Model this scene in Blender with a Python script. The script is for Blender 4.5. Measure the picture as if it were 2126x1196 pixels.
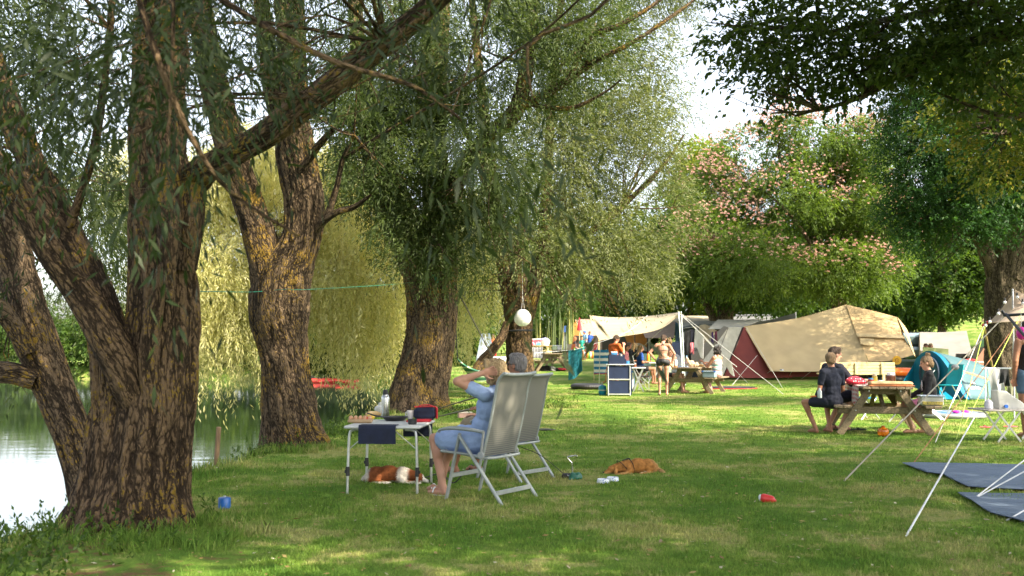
import bpy, math, random
import numpy as np
from mathutils import Vector, Matrix
for o in list(bpy.data.objects): bpy.data.objects.remove(o)
S = bpy.context.scene
COL = S.collection
R = math.radians
# ------------------------------------------------------------ camera
F = 2100.0; CX = 1063.0; CY = 598.0; HC = 1.37
TH = math.atan(122 / F)
cam_d = bpy.data.cameras.new("camera"); cam = bpy.data.objects.new("camera", cam_d); COL.objects.link(cam)
cam.location = (0, 0, HC); cam.rotation_euler = (math.pi / 2 + TH, 0, 0)
cam_d.sensor_width = 36; cam_d.lens = 36 * F / 2126; cam_d.clip_end = 2000; cam_d.clip_start = 0.05
cam_d.dof.use_dof = True; cam_d.dof.focus_distance = 14; cam_d.dof.aperture_fstop = 3.0
S.camera = cam
# ------------------------------------------------------------ light
SUN_EL = 40.0
SUN_V = Vector((0.83, -0.56, 0)).normalized()
sd = Vector((SUN_V.x * math.cos(R(SUN_EL)), SUN_V.y * math.cos(R(SUN_EL)), math.sin(R(SUN_EL))))
w = bpy.data.worlds.new("World"); S.world = w; w.use_nodes = True
nt = w.node_tree
bg = nt.nodes["Background"]
sky = nt.nodes.new("ShaderNodeTexSky"); sky.sky_type = 'NISHITA'; sky.sun_disc = False
sky.sun_elevation = R(SUN_EL); sky.sun_rotation = math.atan2(SUN_V.x, SUN_V.y)
sky.air_density = 1.0; sky.dust_density = 3.0; sky.ozone_density = 1.0; sky.altitude = 0
hs = nt.nodes.new("ShaderNodeHueSaturation"); hs.inputs["Saturation"].default_value = .45; hs.inputs["Value"].default_value = 1.25   # thin high haze pales the blue
nt.links.new(sky.outputs[0], hs.inputs["Color"]); nt.links.new(hs.outputs[0], bg.inputs[0]); bg.inputs[1].default_value = 0.142
sl = bpy.data.lights.new("sun", 'SUN'); sl.energy = 5.0; sl.angle = R(0.5); sl.color = (1, 0.89, 0.70)
so = bpy.data.objects.new("sun", sl); COL.objects.link(so)
so.rotation_euler = (-sd).to_track_quat('-Z', 'Y').to_euler(); so.location = (30, -20, 30)
S.view_settings.view_transform = 'Standard'; S.view_settings.look = 'None'
S.view_settings.exposure = 1.52; S.view_settings.gamma = 1
S.render.engine = 'CYCLES'
S.cycles.max_bounces = 8; S.cycles.transparent_max_bounces = 16
rng = np.random.default_rng(7); random.seed(7)

def W(px, py, d):
    dx = (px - CX) / F; dz = -(py - CY) / F
    vy = math.cos(TH) - dz * math.sin(TH); vz = math.sin(TH) + dz * math.cos(TH)
    t = d / vy
    return Vector((dx * t, d, HC + vz * t))
def G(px, py, z=0.0):
    dx = (px - CX) / F; dz = -(py - CY) / F
    vy = math.cos(TH) - dz * math.sin(TH); vz = math.sin(TH) + dz * math.cos(TH)
    t = (z - HC) / vz
    return Vector((dx * t, vy * t, z))

# ------------------------------------------------------------ noise
def _h(ix, iy, iz):
    n = (ix * 374761393 + iy * 668265263 + iz * 1274126177) & 0x7fffffff
    n = ((n ^ (n >> 13)) * 1103515245 + 12345) & 0x7fffffff
    return ((n ^ (n >> 16)) & 0xffff) / 65535.0
def vn(p):
    p = np.asarray(p, dtype=np.float64); i = np.floor(p).astype(np.int64); f = p - i; f = f * f * (3 - 2 * f)
    x, y, z = i[..., 0], i[..., 1], i[..., 2]; fx, fy, fz = f[..., 0], f[..., 1], f[..., 2]
    def L(a, b, t): return a + (b - a) * t
    return L(L(L(_h(x, y, z), _h(x+1, y, z), fx), L(_h(x, y+1, z), _h(x+1, y+1, z), fx), fy),
             L(L(_h(x, y, z+1), _h(x+1, y, z+1), fx), L(_h(x, y+1, z+1), _h(x+1, y+1, z+1), fx), fy), fz)
def fbm(p, o=3):
    p = np.asarray(p, dtype=np.float64); a = 0; s = 0.5; t = 0
    for k in range(o): a = a + s * vn(p * 2**k + 17.3 * k); t += s; s *= 0.5
    return a / t

# ------------------------------------------------------------ materials
def nodes(name):
    m = bpy.data.materials.new(name); m.use_nodes = True; n = m.node_tree; n.nodes.clear()
    out = n.nodes.new("ShaderNodeOutputMaterial"); return m, n, out
def N(n, t, **k):
    q = n.nodes.new(t)
    for a, b in k.items():
        if a.startswith("i_"):
            key = a[2:]
            q.inputs[int(key) if key.isdigit() else key.replace('_', ' ')].default_value = b
        else: setattr(q, a, b)
    return q
def c4(c): return (c[0], c[1], c[2], 1)
_M = {}
def mat(name, col, rough=0.6, metal=0.0, col2=None, scale=6.0, stretch=(1, 1, 1), bump=0.0, bscale=None, spec=0.5, trans=0.0, sheen=0.0, sss=0.0, detail=4, lo=.35, hi=.65, coat=0.0):
    """principled with two-tone noise colour and noise bump; trans = translucent cloth share"""
    if name in _M: return _M[name]
    m, n, out = nodes(name)
    p = N(n, "ShaderNodeBsdfPrincipled"); p.inputs["Roughness"].default_value = rough; p.inputs["Metallic"].default_value = metal
    p.inputs["Specular IOR Level"].default_value = spec
    if coat: p.inputs["Coat Weight"].default_value = coat
    if sheen: p.inputs["Sheen Weight"].default_value = sheen
    if sss: p.inputs["Subsurface Weight"].default_value = sss; p.inputs["Subsurface Radius"].default_value = (.02, .008, .004)
    tc = N(n, "ShaderNodeTexCoord"); mp = N(n, "ShaderNodeMapping"); mp.inputs["Scale"].default_value = stretch
    n.links.new(tc.outputs["Object"], mp.inputs[0])
    if col2 is None: col2 = tuple(c * 0.82 for c in col)
    nz = N(n, "ShaderNodeTexNoise"); nz.inputs["Scale"].default_value = scale; nz.inputs["Detail"].default_value = detail
    n.links.new(mp.outputs[0], nz.inputs[0])
    rp = N(n, "ShaderNodeValToRGB"); rp.color_ramp.elements[0].position = lo; rp.color_ramp.elements[1].position = hi
    rp.color_ramp.elements[0].color = c4(col2); rp.color_ramp.elements[1].color = c4(col)
    n.links.new(nz.outputs[0], rp.inputs[0]); n.links.new(rp.outputs[0], p.inputs["Base Color"])
    if bump:
        n2 = N(n, "ShaderNodeTexNoise"); n2.inputs["Scale"].default_value = bscale or scale * 4; n2.inputs["Detail"].default_value = 3
        n.links.new(mp.outputs[0], n2.inputs[0])
        b = N(n, "ShaderNodeBump"); b.inputs["Strength"].default_value = min(1, bump * 4); b.inputs["Distance"].default_value = bump * 0.1
        n.links.new(n2.outputs[0], b.inputs["Height"]); n.links.new(b.outputs[0], p.inputs["Normal"])
    if trans:
        t = N(n, "ShaderNodeBsdfTranslucent"); n.links.new(rp.outputs[0], t.inputs[0])
        mx = N(n, "ShaderNodeMixShader"); mx.inputs[0].default_value = trans
        n.links.new(p.outputs[0], mx.inputs[1]); n.links.new(t.outputs[0], mx.inputs[2]); n.links.new(mx.outputs[0], out.inputs[0])
    else: n.links.new(p.outputs[0], out.inputs[0])
    _M[name] = m; return m
def leafmat(name, cols, trans=0.4, rough=0.5, tcol=None):
    """cols: list of colours picked by the per-leaf attribute 'rnd'"""
    m, n, out = nodes(name)
    a = N(n, "ShaderNodeAttribute", attribute_name="rnd")
    rp = N(n, "ShaderNodeValToRGB"); cr = rp.color_ramp
    for k, c in enumerate(cols):
        e = cr.elements[k] if k < 2 else cr.elements.new(1)
        e.position = k / (len(cols) - 1); e.color = c4(c)
    n.links.new(a.outputs["Fac"], rp.inputs[0])
    p = N(n, "ShaderNodeBsdfPrincipled"); p.inputs["Roughness"].default_value = rough; p.inputs["Specular IOR Level"].default_value = 0.22
    n.links.new(rp.outputs[0], p.inputs["Base Color"])
    t = N(n, "ShaderNodeBsdfTranslucent")
    mc = N(n, "ShaderNodeMix", data_type='RGBA', blend_type='MULTIPLY'); mc.inputs[0].default_value = 1
    n.links.new(rp.outputs[0], mc.inputs[6]); mc.inputs[7].default_value = c4(tcol or (1.5, 1.6, 0.6))
    n.links.new(mc.outputs[2], t.inputs[0])
    mx = N(n, "ShaderNodeMixShader"); mx.inputs[0].default_value = trans
    n.links.new(p.outputs[0], mx.inputs[1]); n.links.new(t.outputs[0], mx.inputs[2]); n.links.new(mx.outputs[0], out.inputs[0])
    return m
def barkmat(name, dark, light, lichen=None, amount=0.5, scale=1.0):
    m, n, out = nodes(name)
    at = N(n, "ShaderNodeAttribute", attribute_name="bc")
    p = N(n, "ShaderNodeBsdfPrincipled"); p.inputs["Roughness"].default_value = 0.9; p.inputs["Specular IOR Level"].default_value = 0.15
    v = N(n, "ShaderNodeTexNoise"); v.inputs["Scale"].default_value = 14 * scale; v.inputs["Detail"].default_value = 6; v.inputs["Roughness"].default_value = .6
    n.links.new(at.outputs["Vector"], v.inputs[0])
    h0 = N(n, "ShaderNodeAttribute", attribute_name="hgt")
    mpb = N(n, "ShaderNodeMapping"); mpb.inputs["Scale"].default_value = (1, 1, 2.8); n.links.new(at.outputs["Vector"], mpb.inputs[0])
    wn = N(n, "ShaderNodeTexNoise"); wn.inputs["Scale"].default_value = 16 * scale; wn.inputs["Detail"].default_value = 3; n.links.new(mpb.outputs[0], wn.inputs[0])
    wa = N(n, "ShaderNodeVectorMath", operation='MULTIPLY_ADD'); n.links.new(wn.outputs[1], wa.inputs[0]); wa.inputs[1].default_value = (.07, .07, .05); n.links.new(mpb.outputs[0], wa.inputs[2])
    cr = []
    for sc_, in ((26,), (62,)):
        vo = N(n, "ShaderNodeTexVoronoi", feature='DISTANCE_TO_EDGE'); vo.inputs["Scale"].default_value = sc_ * scale; n.links.new(wa.outputs[0], vo.inputs[0])
        m_ = N(n, "ShaderNodeMapRange"); m_.inputs[1].default_value = 0; m_.inputs[2].default_value = .30; n.links.new(vo.outputs[0], m_.inputs[0]); cr.append(m_)
    k1 = N(n, "ShaderNodeMath", operation='MULTIPLY_ADD'); n.links.new(cr[1].outputs[0], k1.inputs[0]); k1.inputs[1].default_value = .4; k2 = N(n, "ShaderNodeMath", operation='MULTIPLY'); n.links.new(cr[0].outputs[0], k2.inputs[0]); k2.inputs[1].default_value = .7; n.links.new(k2.outputs[0], k1.inputs[2])
    class _O: pass
    h = _O(); kk = N(n, "ShaderNodeMath", operation='MULTIPLY_ADD'); n.links.new(h0.outputs["Fac"], kk.inputs[0]); kk.inputs[1].default_value = .45; k3 = N(n, "ShaderNodeMath", operation='MULTIPLY'); n.links.new(k1.outputs[0], k3.inputs[0]); k3.inputs[1].default_value = .6; n.links.new(k3.outputs[0], kk.inputs[2]); h.outputs = {"Fac": kk.outputs[0]}
    ad = N(n, "ShaderNodeMath", operation='MULTIPLY_ADD'); n.links.new(h.outputs["Fac"], ad.inputs[0]); ad.inputs[1].default_value = .85
    n.links.new(v.outputs[0], ad.inputs[2])
    rp = N(n, "ShaderNodeValToRGB"); rp.color_ramp.elements[0].position = .66; rp.color_ramp.elements[1].position = 1.0; rp.color_ramp.elements[1].position = 1.0; md = rp.color_ramp.elements.new(.86); md.color = c4([.5 * (x + y) * .62 for x, y in zip(dark, light)])
    rp.color_ramp.elements[0].color = c4(dark); rp.color_ramp.elements[-1].color = c4(light)
    n.links.new(ad.outputs[0], rp.inputs[0]); colo = rp.outputs[0]
    if lichen:
        ge = N(n, "ShaderNodeTexCoord")
        l1 = N(n, "ShaderNodeTexNoise"); l1.inputs["Scale"].default_value = 2.2; l1.inputs["Detail"].default_value = 3
        n.links.new(ge.outputs["Object"], l1.inputs[0])
        l2 = N(n, "ShaderNodeTexNoise"); l2.inputs["Scale"].default_value = 48; l2.inputs["Detail"].default_value = 4
        n.links.new(ge.outputs["Object"], l2.inputs[0])
        s1 = N(n, "ShaderNodeMath", operation='MULTIPLY_ADD'); n.links.new(l1.outputs[0], s1.inputs[0]); s1.inputs[1].default_value = 1.15; n.links.new(l2.outputs[0], s1.inputs[2])
        s2 = N(n, "ShaderNodeMath", operation='MULTIPLY_ADD'); n.links.new(h.outputs["Fac"], s2.inputs[0]); s2.inputs[1].default_value = .55; n.links.new(s1.outputs[0], s2.inputs[2])
        mr = N(n, "ShaderNodeMapRange"); mr.inputs[1].default_value = 1.95 - .5 * amount; mr.inputs[2].default_value = 2.1 - .5 * amount
        n.links.new(s2.outputs[0], mr.inputs[0])
        mx = N(n, "ShaderNodeMix", data_type='RGBA'); n.links.new(mr.outputs[0], mx.inputs[0]); n.links.new(colo, mx.inputs[6]); mx.inputs[7].default_value = c4(lichen)
        colo = mx.outputs[2]
    n.links.new(colo, p.inputs["Base Color"])
    b = N(n, "ShaderNodeBump"); b.inputs["Strength"].default_value = 1; b.inputs["Distance"].default_value = .045
    n.links.new(ad.outputs[0], b.inputs["Height"]); n.links.new(b.outputs[0], p.inputs["Normal"]); n.links.new(p.outputs[0], out.inputs[0])
    return m

# ------------------------------------------------------------ object helpers
def tag(o, label=None, cat=None, group=None, kind=None):
    if label: o["label"] = label
    if cat: o["category"] = cat
    if group: o["group"] = group
    if kind: o["kind"] = kind
    return o
def thing(name, label, cat, loc=(0, 0, 0), rz=0.0, group=None):
    o = bpy.data.objects.new(name, None); COL.objects.link(o); o.location = loc; o.rotation_euler = (0, 0, rz); o.empty_display_size = .1
    return tag(o, label, cat, group)
def raw(name, verts, faces_flat, nper, m=None, parent=None, smooth=False, attrs=None):
    """fast mesh: every face has nper corners"""
    verts = np.asarray(verts, dtype=np.float32); ff = np.asarray(faces_flat, dtype=np.int32).ravel()
    me = bpy.data.meshes.new(name); nv = len(verts); nl = len(ff); nf = nl // nper
    me.vertices.add(nv); me.vertices.foreach_set("co", verts.ravel())
    me.loops.add(nl); me.loops.foreach_set("vertex_index", ff)
    me.polygons.add(nf); me.polygons.foreach_set("loop_start", np.arange(0, nl, nper, dtype=np.int32))
    if smooth: me.polygons.foreach_set("use_smooth", np.ones(nf, dtype=bool))
    me.update(calc_edges=True)
    for k, (dom, typ, arr) in (attrs or {}).items():
        a = me.attributes.new(k, typ, dom)
        a.data.foreach_set("vector" if typ == 'FLOAT_VECTOR' else "value", np.asarray(arr, dtype=np.float32).ravel())
    if m: me.materials.append(m)
    o = bpy.data.objects.new(name, me); COL.objects.link(o)
    if parent: o.parent = parent
    return o
def frames(P):
    """parallel transport frames along an (n,3) path"""
    T = np.gradient(P, axis=0); T /= np.linalg.norm(T, axis=1)[:, None] + 1e-12
    a = np.array([0, 0, 1.0]) if abs(T[0][2]) < .9 else np.array([1.0, 0, 0])
    U = np.zeros_like(P); u = np.cross(T[0], a); u /= np.linalg.norm(u); U[0] = u
    for i in range(1, len(P)):
        u = u - T[i] * u.dot(T[i]); u /= np.linalg.norm(u) + 1e-12; U[i] = u
    return T, U, np.cross(T, U)
def spline(pts, n):
    pts = np.array([list(p) for p in pts], dtype=float)
    if len(pts) == 2: return pts[0] + (pts[1] - pts[0]) * np.linspace(0, 1, n)[:, None]
    q = np.vstack([2 * pts[0] - pts[1], pts, 2 * pts[-1] - pts[-2]])
    L = np.r_[0, np.cumsum(np.linalg.norm(np.diff(pts[:, :3], axis=0), axis=1))]; out = []
    for t in np.linspace(0, L[-1], n):
        i = min(np.searchsorted(L, t, side='right') - 1, len(pts) - 2); u = (t - L[i]) / (L[i+1] - L[i] + 1e-9)
        a, b, c, d = q[i], q[i+1], q[i+2], q[i+3]
        out.append(.5 * ((2*b) + (-a+c)*u + (2*a-5*b+4*c-d)*u*u + (-a+3*b-3*c+d)*u**3))
    return np.array(out)
class MB:
    """collects shapes into one mesh"""
    def __init__(s): s.v = []; s.f = []; s.mi = []; s.n = 0; s.cur = 0
    def add(s, v, f):
        s.v += [tuple(map(float, p)) for p in v]; s.f += [tuple(i + s.n for i in q) for q in f]; s.mi += [s.cur] * len(f); s.n += len(v); return s
    def box(s, c, size, rot=None, bev=0.0):
        x, y, z = [a / 2 for a in size]; c = Vector(c)
        if bev:
            b = min(bev, x * .9, y * .9, z * .9); v = []
            for sx in (-1, 1):
                for sy in (-1, 1):
                    for sz in (-1, 1):
                        v += [(sx * x, sy * (y - b), sz * (z - b)), (sx * (x - b), sy * y, sz * (z - b)), (sx * (x - b), sy * (y - b), sz * z)]
            def I(a, b_, c_, k): return ((a * 2 + b_) * 2 + c_) * 3 + k
            f = []
            for a in (0, 1):
                q = [I(a, 0, 0, 0), I(a, 0, 1, 0), I(a, 1, 1, 0), I(a, 1, 0, 0)]; f.append(q if a == 0 else q[::-1])
                q = [I(0, a, 0, 1), I(1, a, 0, 1), I(1, a, 1, 1), I(0, a, 1, 1)]; f.append(q if a == 0 else q[::-1])
                q = [I(0, 0, a, 2), I(0, 1, a, 2), I(1, 1, a, 2), I(1, 0, a, 2)]; f.append(q if a == 0 else q[::-1])
            for a in (0, 1):
                for b_ in (0, 1):
                    q = [I(a, b_, 0, 0), I(a, b_, 0, 1), I(a, b_, 1, 1), I(a, b_, 1, 0)]; f.append(q if a ^ b_ else q[::-1])
                    q = [I(a, 0, b_, 0), I(a, 0, b_, 2), I(a, 1, b_, 2), I(a, 1, b_, 0)]; f.append(q if not (a ^ b_) else q[::-1])
                    q = [I(0, a, b_, 1), I(0, a, b_, 2), I(1, a, b_, 2), I(1, a, b_, 1)]; f.append(q if a ^ b_ else q[::-1])
                    for c_ in (0, 1):
                        q = [I(a, b_, c_, 0), I(a, b_, c_, 1), I(a, b_, c_, 2)]; f.append(q if (a + b_ + c_) % 2 == 1 else q[::-1])
        else:
            v = [(-x,-y,-z),(x,-y,-z),(x,y,-z),(-x,y,-z),(-x,-y,z),(x,-y,z),(x,y,z),(-x,y,z)]
            f = [(3,2,1,0),(4,5,6,7),(0,1,5,4),(1,2,6,5),(2,3,7,6),(3,0,4,7)]
        M = rot if rot is not None else Matrix.Identity(3)
        return s.add([c + M @ Vector(p) for p in v], f)
    def beam(s, a, b, w, h, up=(0, 0, 1), bev=0.0):
        """box from a to b, w across, h along up"""
        a = Vector(a); b = Vector(b); y = (b - a); L = y.length; y = y / L
        x = y.cross(Vector(up)).normalized(); z = x.cross(y)
        M = Matrix((x, y, z)).transposed()
        return s.box((a + b) / 2, (w, L, h), M, bev)
    def tube(s, pts, r, seg=8, n=None, cap=True, closed=False, flat=1.0):
        P = spline(pts, n or max(2, (len(pts) - 1) * 6 + 1)) if not closed else np.array([list(p) for p in pts], float)
        rr = np.array(r if hasattr(r, '__len__') else [r] * 2, float); k = len(P)
        rad = np.interp(np.linspace(0, 1, k), np.linspace(0, 1, len(rr)), rr)
        T, U, V = frames(P); an = np.arange(seg) * 2 * math.pi / seg
        v = (P[:, None, :] + rad[:, None, None] * (np.cos(an)[None, :, None] * U[:, None, :] + flat * np.sin(an)[None, :, None] * V[:, None, :])).reshape(-1, 3)
        f = []
        for i in range(k if closed else k - 1):
            i2 = (i + 1) % k
            for j in range(seg): j2 = (j + 1) % seg; f.append((i*seg+j, i*seg+j2, i2*seg+j2, i2*seg+j))
        if cap and not closed: f.append(tuple(range(seg))[::-1]); f.append(tuple((k-1)*seg + j for j in range(seg)))
        return s.add(v, f)
    def lathe(s, prof, c=(0, 0, 0), seg=20, rot=None):
        v = []; f = []; c = Vector(c); M = rot if rot is not None else Matrix.Identity(3); k = len(prof)
        for (r, z) in prof:
            for j in range(seg):
                a = 2 * math.pi * j / seg; v.append(c + M @ Vector((r * math.cos(a), r * math.sin(a), z)))
        for i in range(k - 1):
            for j in range(seg): j2 = (j + 1) % seg; f.append((i*seg+j, i*seg+j2, (i+1)*seg+j2, (i+1)*seg+j))
        f.append(tuple(range(seg))[::-1]); f.append(tuple((k-1)*seg+j for j in range(seg)))
        return s.add(v, f)
    def ell(s, c, r, seg=14, rings=9, rot=None):
        if not hasattr(r, '__len__'): r = (r, r, r)
        M = rot if rot is not None else Matrix.Identity(3); c = Vector(c); v = [c + M @ Vector((0, 0, -r[2]))]; f = []
        for i in range(1, rings):
            a = -math.pi/2 + math.pi * i / rings
            for j in range(seg):
                b = 2*math.pi*j/seg; v.append(c + M @ Vector((r[0]*math.cos(a)*math.cos(b), r[1]*math.cos(a)*math.sin(b), r[2]*math.sin(a))))
        v.append(c + M @ Vector((0, 0, r[2]))); e = len(v) - 1
        for j in range(seg): f.append((0, 1+(j+1)%seg, 1+j)); f.append((e, e-seg+j, e-seg+(j+1)%seg))
        for i in range(rings - 2):
            for j in range(seg): j2=(j+1)%seg; f.append((1+i*seg+j, 1+i*seg+j2, 1+(i+1)*seg+j2, 1+(i+1)*seg+j))
        return s.add(v, f)
    def caps(s, a, b, r0, r1, seg=12):
        """tapered capsule"""
        a = Vector(a); b = Vector(b); d = b - a; L = d.length
        if L < 1e-5: return s.ell(a, max(r0, r1), seg)
        d = d / L; M = d.to_track_quat('Z', 'Y').to_matrix(); prof = []
        for i in range(5): t = -math.pi/2 + i * math.pi/2/5; prof.append((max(1e-4, r0*math.cos(t)), r0*math.sin(t)))
        prof.append((r0, 0)); prof.append((r1, L))
        for i in range(1, 6): t = i*math.pi/2/5; prof.append((max(1e-4, r1*math.cos(t)), L + r1*math.sin(t)))
        return s.lathe(prof, a, seg, M)
    def sheet(s, grid, thick=0.0):
        """grid: rows of points; thick adds a back layer and closed rim"""
        g = np.array([[list(p) for p in row] for row in grid], float); a, b = g.shape[:2]
        f = [(i*b+j, i*b+j+1, (i+1)*b+j+1, (i+1)*b+j) for i in range(a-1) for j in range(b-1)]
        if not thick: return s.add(g.reshape(-1, 3), f)
        du = np.gradient(g, axis=0); dv = np.gradient(g, axis=1); nn = np.cross(du, dv); nn /= np.linalg.norm(nn, axis=2)[..., None] + 1e-9
        h = g + nn * thick; k = a*b
        f2 = [tuple(x + k for x in q[::-1]) for q in f]; rim = [(i*b) for i in range(a)] + [(a-1)*b + j for j in range(1, b)] + [i*b+b-1 for i in range(a-2, -1, -1)] + [j for j in range(b-2, 0, -1)]
        f3 = [(rim[i], rim[(i+1) % len(rim)], rim[(i+1) % len(rim)] + k, rim[i] + k) for i in range(len(rim))]
        return s.add(np.vstack([g.reshape(-1, 3), h.reshape(-1, 3)]), f + f2 + f3)
    def poly(s, pts, thick):
        """flat outline extruded along its normal"""
        pts = [Vector(p) for p in pts]; nrm = Vector((0, 0, 0))
        for i in range(len(pts)): nrm += pts[i].cross(pts[(i+1) % len(pts)])
        nrm.normalize(); k = len(pts); q = [p + nrm * thick for p in pts]
        return s.add(pts + q, [tuple(range(k))[::-1], tuple(range(k, 2*k))] + [(i, (i+1) % k, (i+1) % k + k, i + k) for i in range(k)])
    def build(s, name, m, parent=None, smooth=True, angle=35, sub=0):
        me = bpy.data.meshes.new(name); me.from_pydata(s.v, [], s.f)
        for q in (m if isinstance(m, (list, tuple)) else [m]): me.materials.append(q)
        if max(s.mi or [0]): me.polygons.foreach_set("material_index", s.mi)
        me.update()
        if smooth:
            me.polygons.foreach_set("use_smooth", [True] * len(me.polygons))
            if angle: me.set_sharp_from_angle(angle=R(angle))
        o = bpy.data.objects.new(name, me); COL.objects.link(o)
        if parent: o.parent = parent
        if sub: md = o.modifiers.new("sub", 'SUBSURF'); md.levels = md.render_levels = sub
        return o
    def fuse(s, name, m, parent=None, voxel=.012, smooth=3, disp=None):
        """one continuous skin over all shapes"""
        me = bpy.data.meshes.new(name); me.from_pydata(s.v, [], s.f); me.update()
        o = bpy.data.objects.new(name, me); COL.objects.link(o)
        a = o.modifiers.new("r", 'REMESH'); a.mode = 'VOXEL'; a.voxel_size = voxel; a.use_smooth_shade = True
        b = o.modifiers.new("s", 'SMOOTH'); b.iterations = smooth; b.factor = .5
        dg = bpy.context.evaluated_depsgraph_get(); dg.update()
        m2 = bpy.data.meshes.new_from_object(o.evaluated_get(dg)); o.modifiers.clear(); o.data = m2; m2.name = name
        if disp:
            n = len(m2.vertices); co = np.zeros(n*3); m2.vertices.foreach_get("co", co); co = co.reshape(-1, 3)
            no = np.zeros(n*3); m2.vertices.foreach_get("normal", no); no = no.reshape(-1, 3)
            co = co + no * disp(co, no)[:, None]; m2.vertices.foreach_set("co", co.ravel())
        m2.materials.clear()
        for q in (m if isinstance(m, (list, tuple)) else [m]): m2.materials.append(q)
        m2.polygons.foreach_set("use_smooth", [True] * len(m2.polygons)); m2.update()
        if parent: o.parent = parent
        return o
def copy_tree(o, parent=None, label=None):
    c = o.copy(); COL.objects.link(c); c.parent = parent
    if label: c["label"] = label
    for ch in list(o.children): copy_tree(ch, c)
    return c
def face(v): return math.atan2(-v[0], v[1])       # rotation that turns +Y to v
# ============================================================ TERRAIN
SHORE = np.array([(-4.3, -30), (-4.2, 5), (-3.85, 7.6), (-3.85, 12), (-3.6, 14), (-3.2, 17), (-3.1, 22), (-2.9, 26), (-2.6, 36), (-4, 46), (-7, 56), (-13, 64), (-30, 67), (-60, 69), (-160, 75)], float)
POLY = np.vstack([SHORE, [(-160, -30)]])
def sdist(x, y):
    """signed distance to the pond edge, positive on land"""
    x = np.asarray(x, float); y = np.asarray(y, float); d = np.full(x.shape, 1e9); ins = np.zeros(x.shape, bool)
    for i in range(len(POLY)):
        a = POLY[i]; b = POLY[(i + 1) % len(POLY)]; e = b - a
        t = np.clip(((x - a[0]) * e[0] + (y - a[1]) * e[1]) / (e @ e), 0, 1)
        d = np.minimum(d, np.hypot(x - a[0] - t * e[0], y - a[1] - t * e[1]))
        c = ((a[1] > y) != (b[1] > y)) & (x < (b[0] - a[0]) * (y - a[1]) / (b[1] - a[1] + 1e-12) + a[0]); ins ^= c
    return np.where(ins, -d, d)
WL = -0.75
def gz(x, y):
    x = np.asarray(x, float); y = np.asarray(y, float)
    z = np.interp(y, [0, 27, 38, 43, 60, 110, 300], [0, 0, .2, .33, .67, .75, 6])
    z = np.where(y > 44, z * (.05 + .95 * np.clip((x + 9) / 8, 0, 1)), z)
    hill = np.clip((y - 58) / 40, 0, 1) * np.clip((x - 22) / 14, 0, 1); z = z + 4.2 * hill
    z = z + .05 * (fbm(np.stack([x * .35, y * .35, x * 0], -1), 2) - .5)
    s = sdist(x, y) + .25 * (vn(np.stack([x * 1.3, y * 1.3, x * 0 + 3], -1)) - .5)
    t = np.clip((s + 1.0) / 1.35, 0, 1); t = t * t * (3 - 2 * t)
    z = z - np.clip((.9 - s) / 2, 0, .45) ** 2 * .5
    return z * t + (1 - t) * (-1.6)
def gzf(x, y): return float(gz(np.array([x]), np.array([y]))[0])
def GG(px, py):
    """ground point under a pixel, following the terrain"""
    z = 0
    for _ in range(12): p = G(px, py, z); z = gzf(p.x, p.y)
    return Vector((p.x, p.y, z))
def GD(px, d):
    x = (px - CX) / F * d; return Vector((x, d, gzf(x, d)))

def ground_color(n, blade=False):
    ge = N(n, "ShaderNodeNewGeometry")
    def nz(scale, det=3):
        q = N(n, "ShaderNodeTexNoise"); q.inputs["Scale"].default_value = scale; q.inputs["Detail"].default_value = det; q.inputs["Roughness"].default_value = .6
        n.links.new(ge.outputs["Position"], q.inputs[0]); return q
    a = nz(.75, 5); b = nz(5, 4); c = nz(45, 3)
    s = N(n, "ShaderNodeMath", operation='MULTIPLY_ADD'); n.links.new(b.outputs[0], s.inputs[0]); s.inputs[1].default_value = .5; n.links.new(a.outputs[0], s.inputs[2])
    s2 = N(n, "ShaderNodeMath", operation='MULTIPLY_ADD'); n.links.new(c.outputs[0], s2.inputs[0]); s2.inputs[1].default_value = .25; n.links.new(s.outputs[0], s2.inputs[2])
    rp = N(n, "ShaderNodeValToRGB"); cr = rp.color_ramp
    st = [(.74, (.088, .172, .022)), (.90, (.152, .228, .036)), (1.05, (.245, .265, .07)), (1.18, (.34, .31, .125))]
    cr.elements[0].position = st[0][0]; cr.elements[0].color = c4(st[0][1]); cr.elements[1].position = st[3][0]; cr.elements[1].color = c4(st[3][1])
    for q in st[1:3]: e = cr.elements.new(q[0]); e.color = c4(q[1])
    n.links.new(s2.outputs[0], rp.inputs[0]); return rp, c, ge
def ground_mat():
    m, n, out = nodes("lawn")
    rp, c, ge = ground_color(n)
    # bare earth attribute
    at = N(n, "ShaderNodeAttribute", attribute_name="soil")
    nz = N(n, "ShaderNodeTexNoise"); nz.inputs["Scale"].default_value = 9; nz.inputs["Detail"].default_value = 5; n.links.new(ge.outputs["Position"], nz.inputs[0])
    sm = N(n, "ShaderNodeMath", operation='ADD'); n.links.new(at.outputs["Fac"], sm.inputs[0]); n.links.new(nz.outputs[0], sm.inputs[1])
    mr = N(n, "ShaderNodeMapRange"); mr.inputs[1].default_value = .95; mr.inputs[2].default_value = 1.15; n.links.new(sm.outputs[0], mr.inputs[0])
    mx = N(n, "ShaderNodeMix", data_type='RGBA'); n.links.new(mr.outputs[0], mx.inputs[0]); n.links.new(rp.outputs[0], mx.inputs[6]); mx.inputs[7].default_value = (.16, .095, .045, 1)
    p = N(n, "ShaderNodeBsdfPrincipled"); p.inputs["Roughness"].default_value = .95; p.inputs["Specular IOR Level"].default_value = .1
    n.links.new(mx.outputs[2], p.inputs["Base Color"])
    b = N(n, "ShaderNodeBump"); b.inputs["Strength"].default_value = .8; b.inputs["Distance"].default_value = .04
    n.links.new(c.outputs[0], b.inputs["Height"]); n.links.new(b.outputs[0], p.inputs["Normal"]); n.links.new(p.outputs[0], out.inputs[0]); return m
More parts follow.
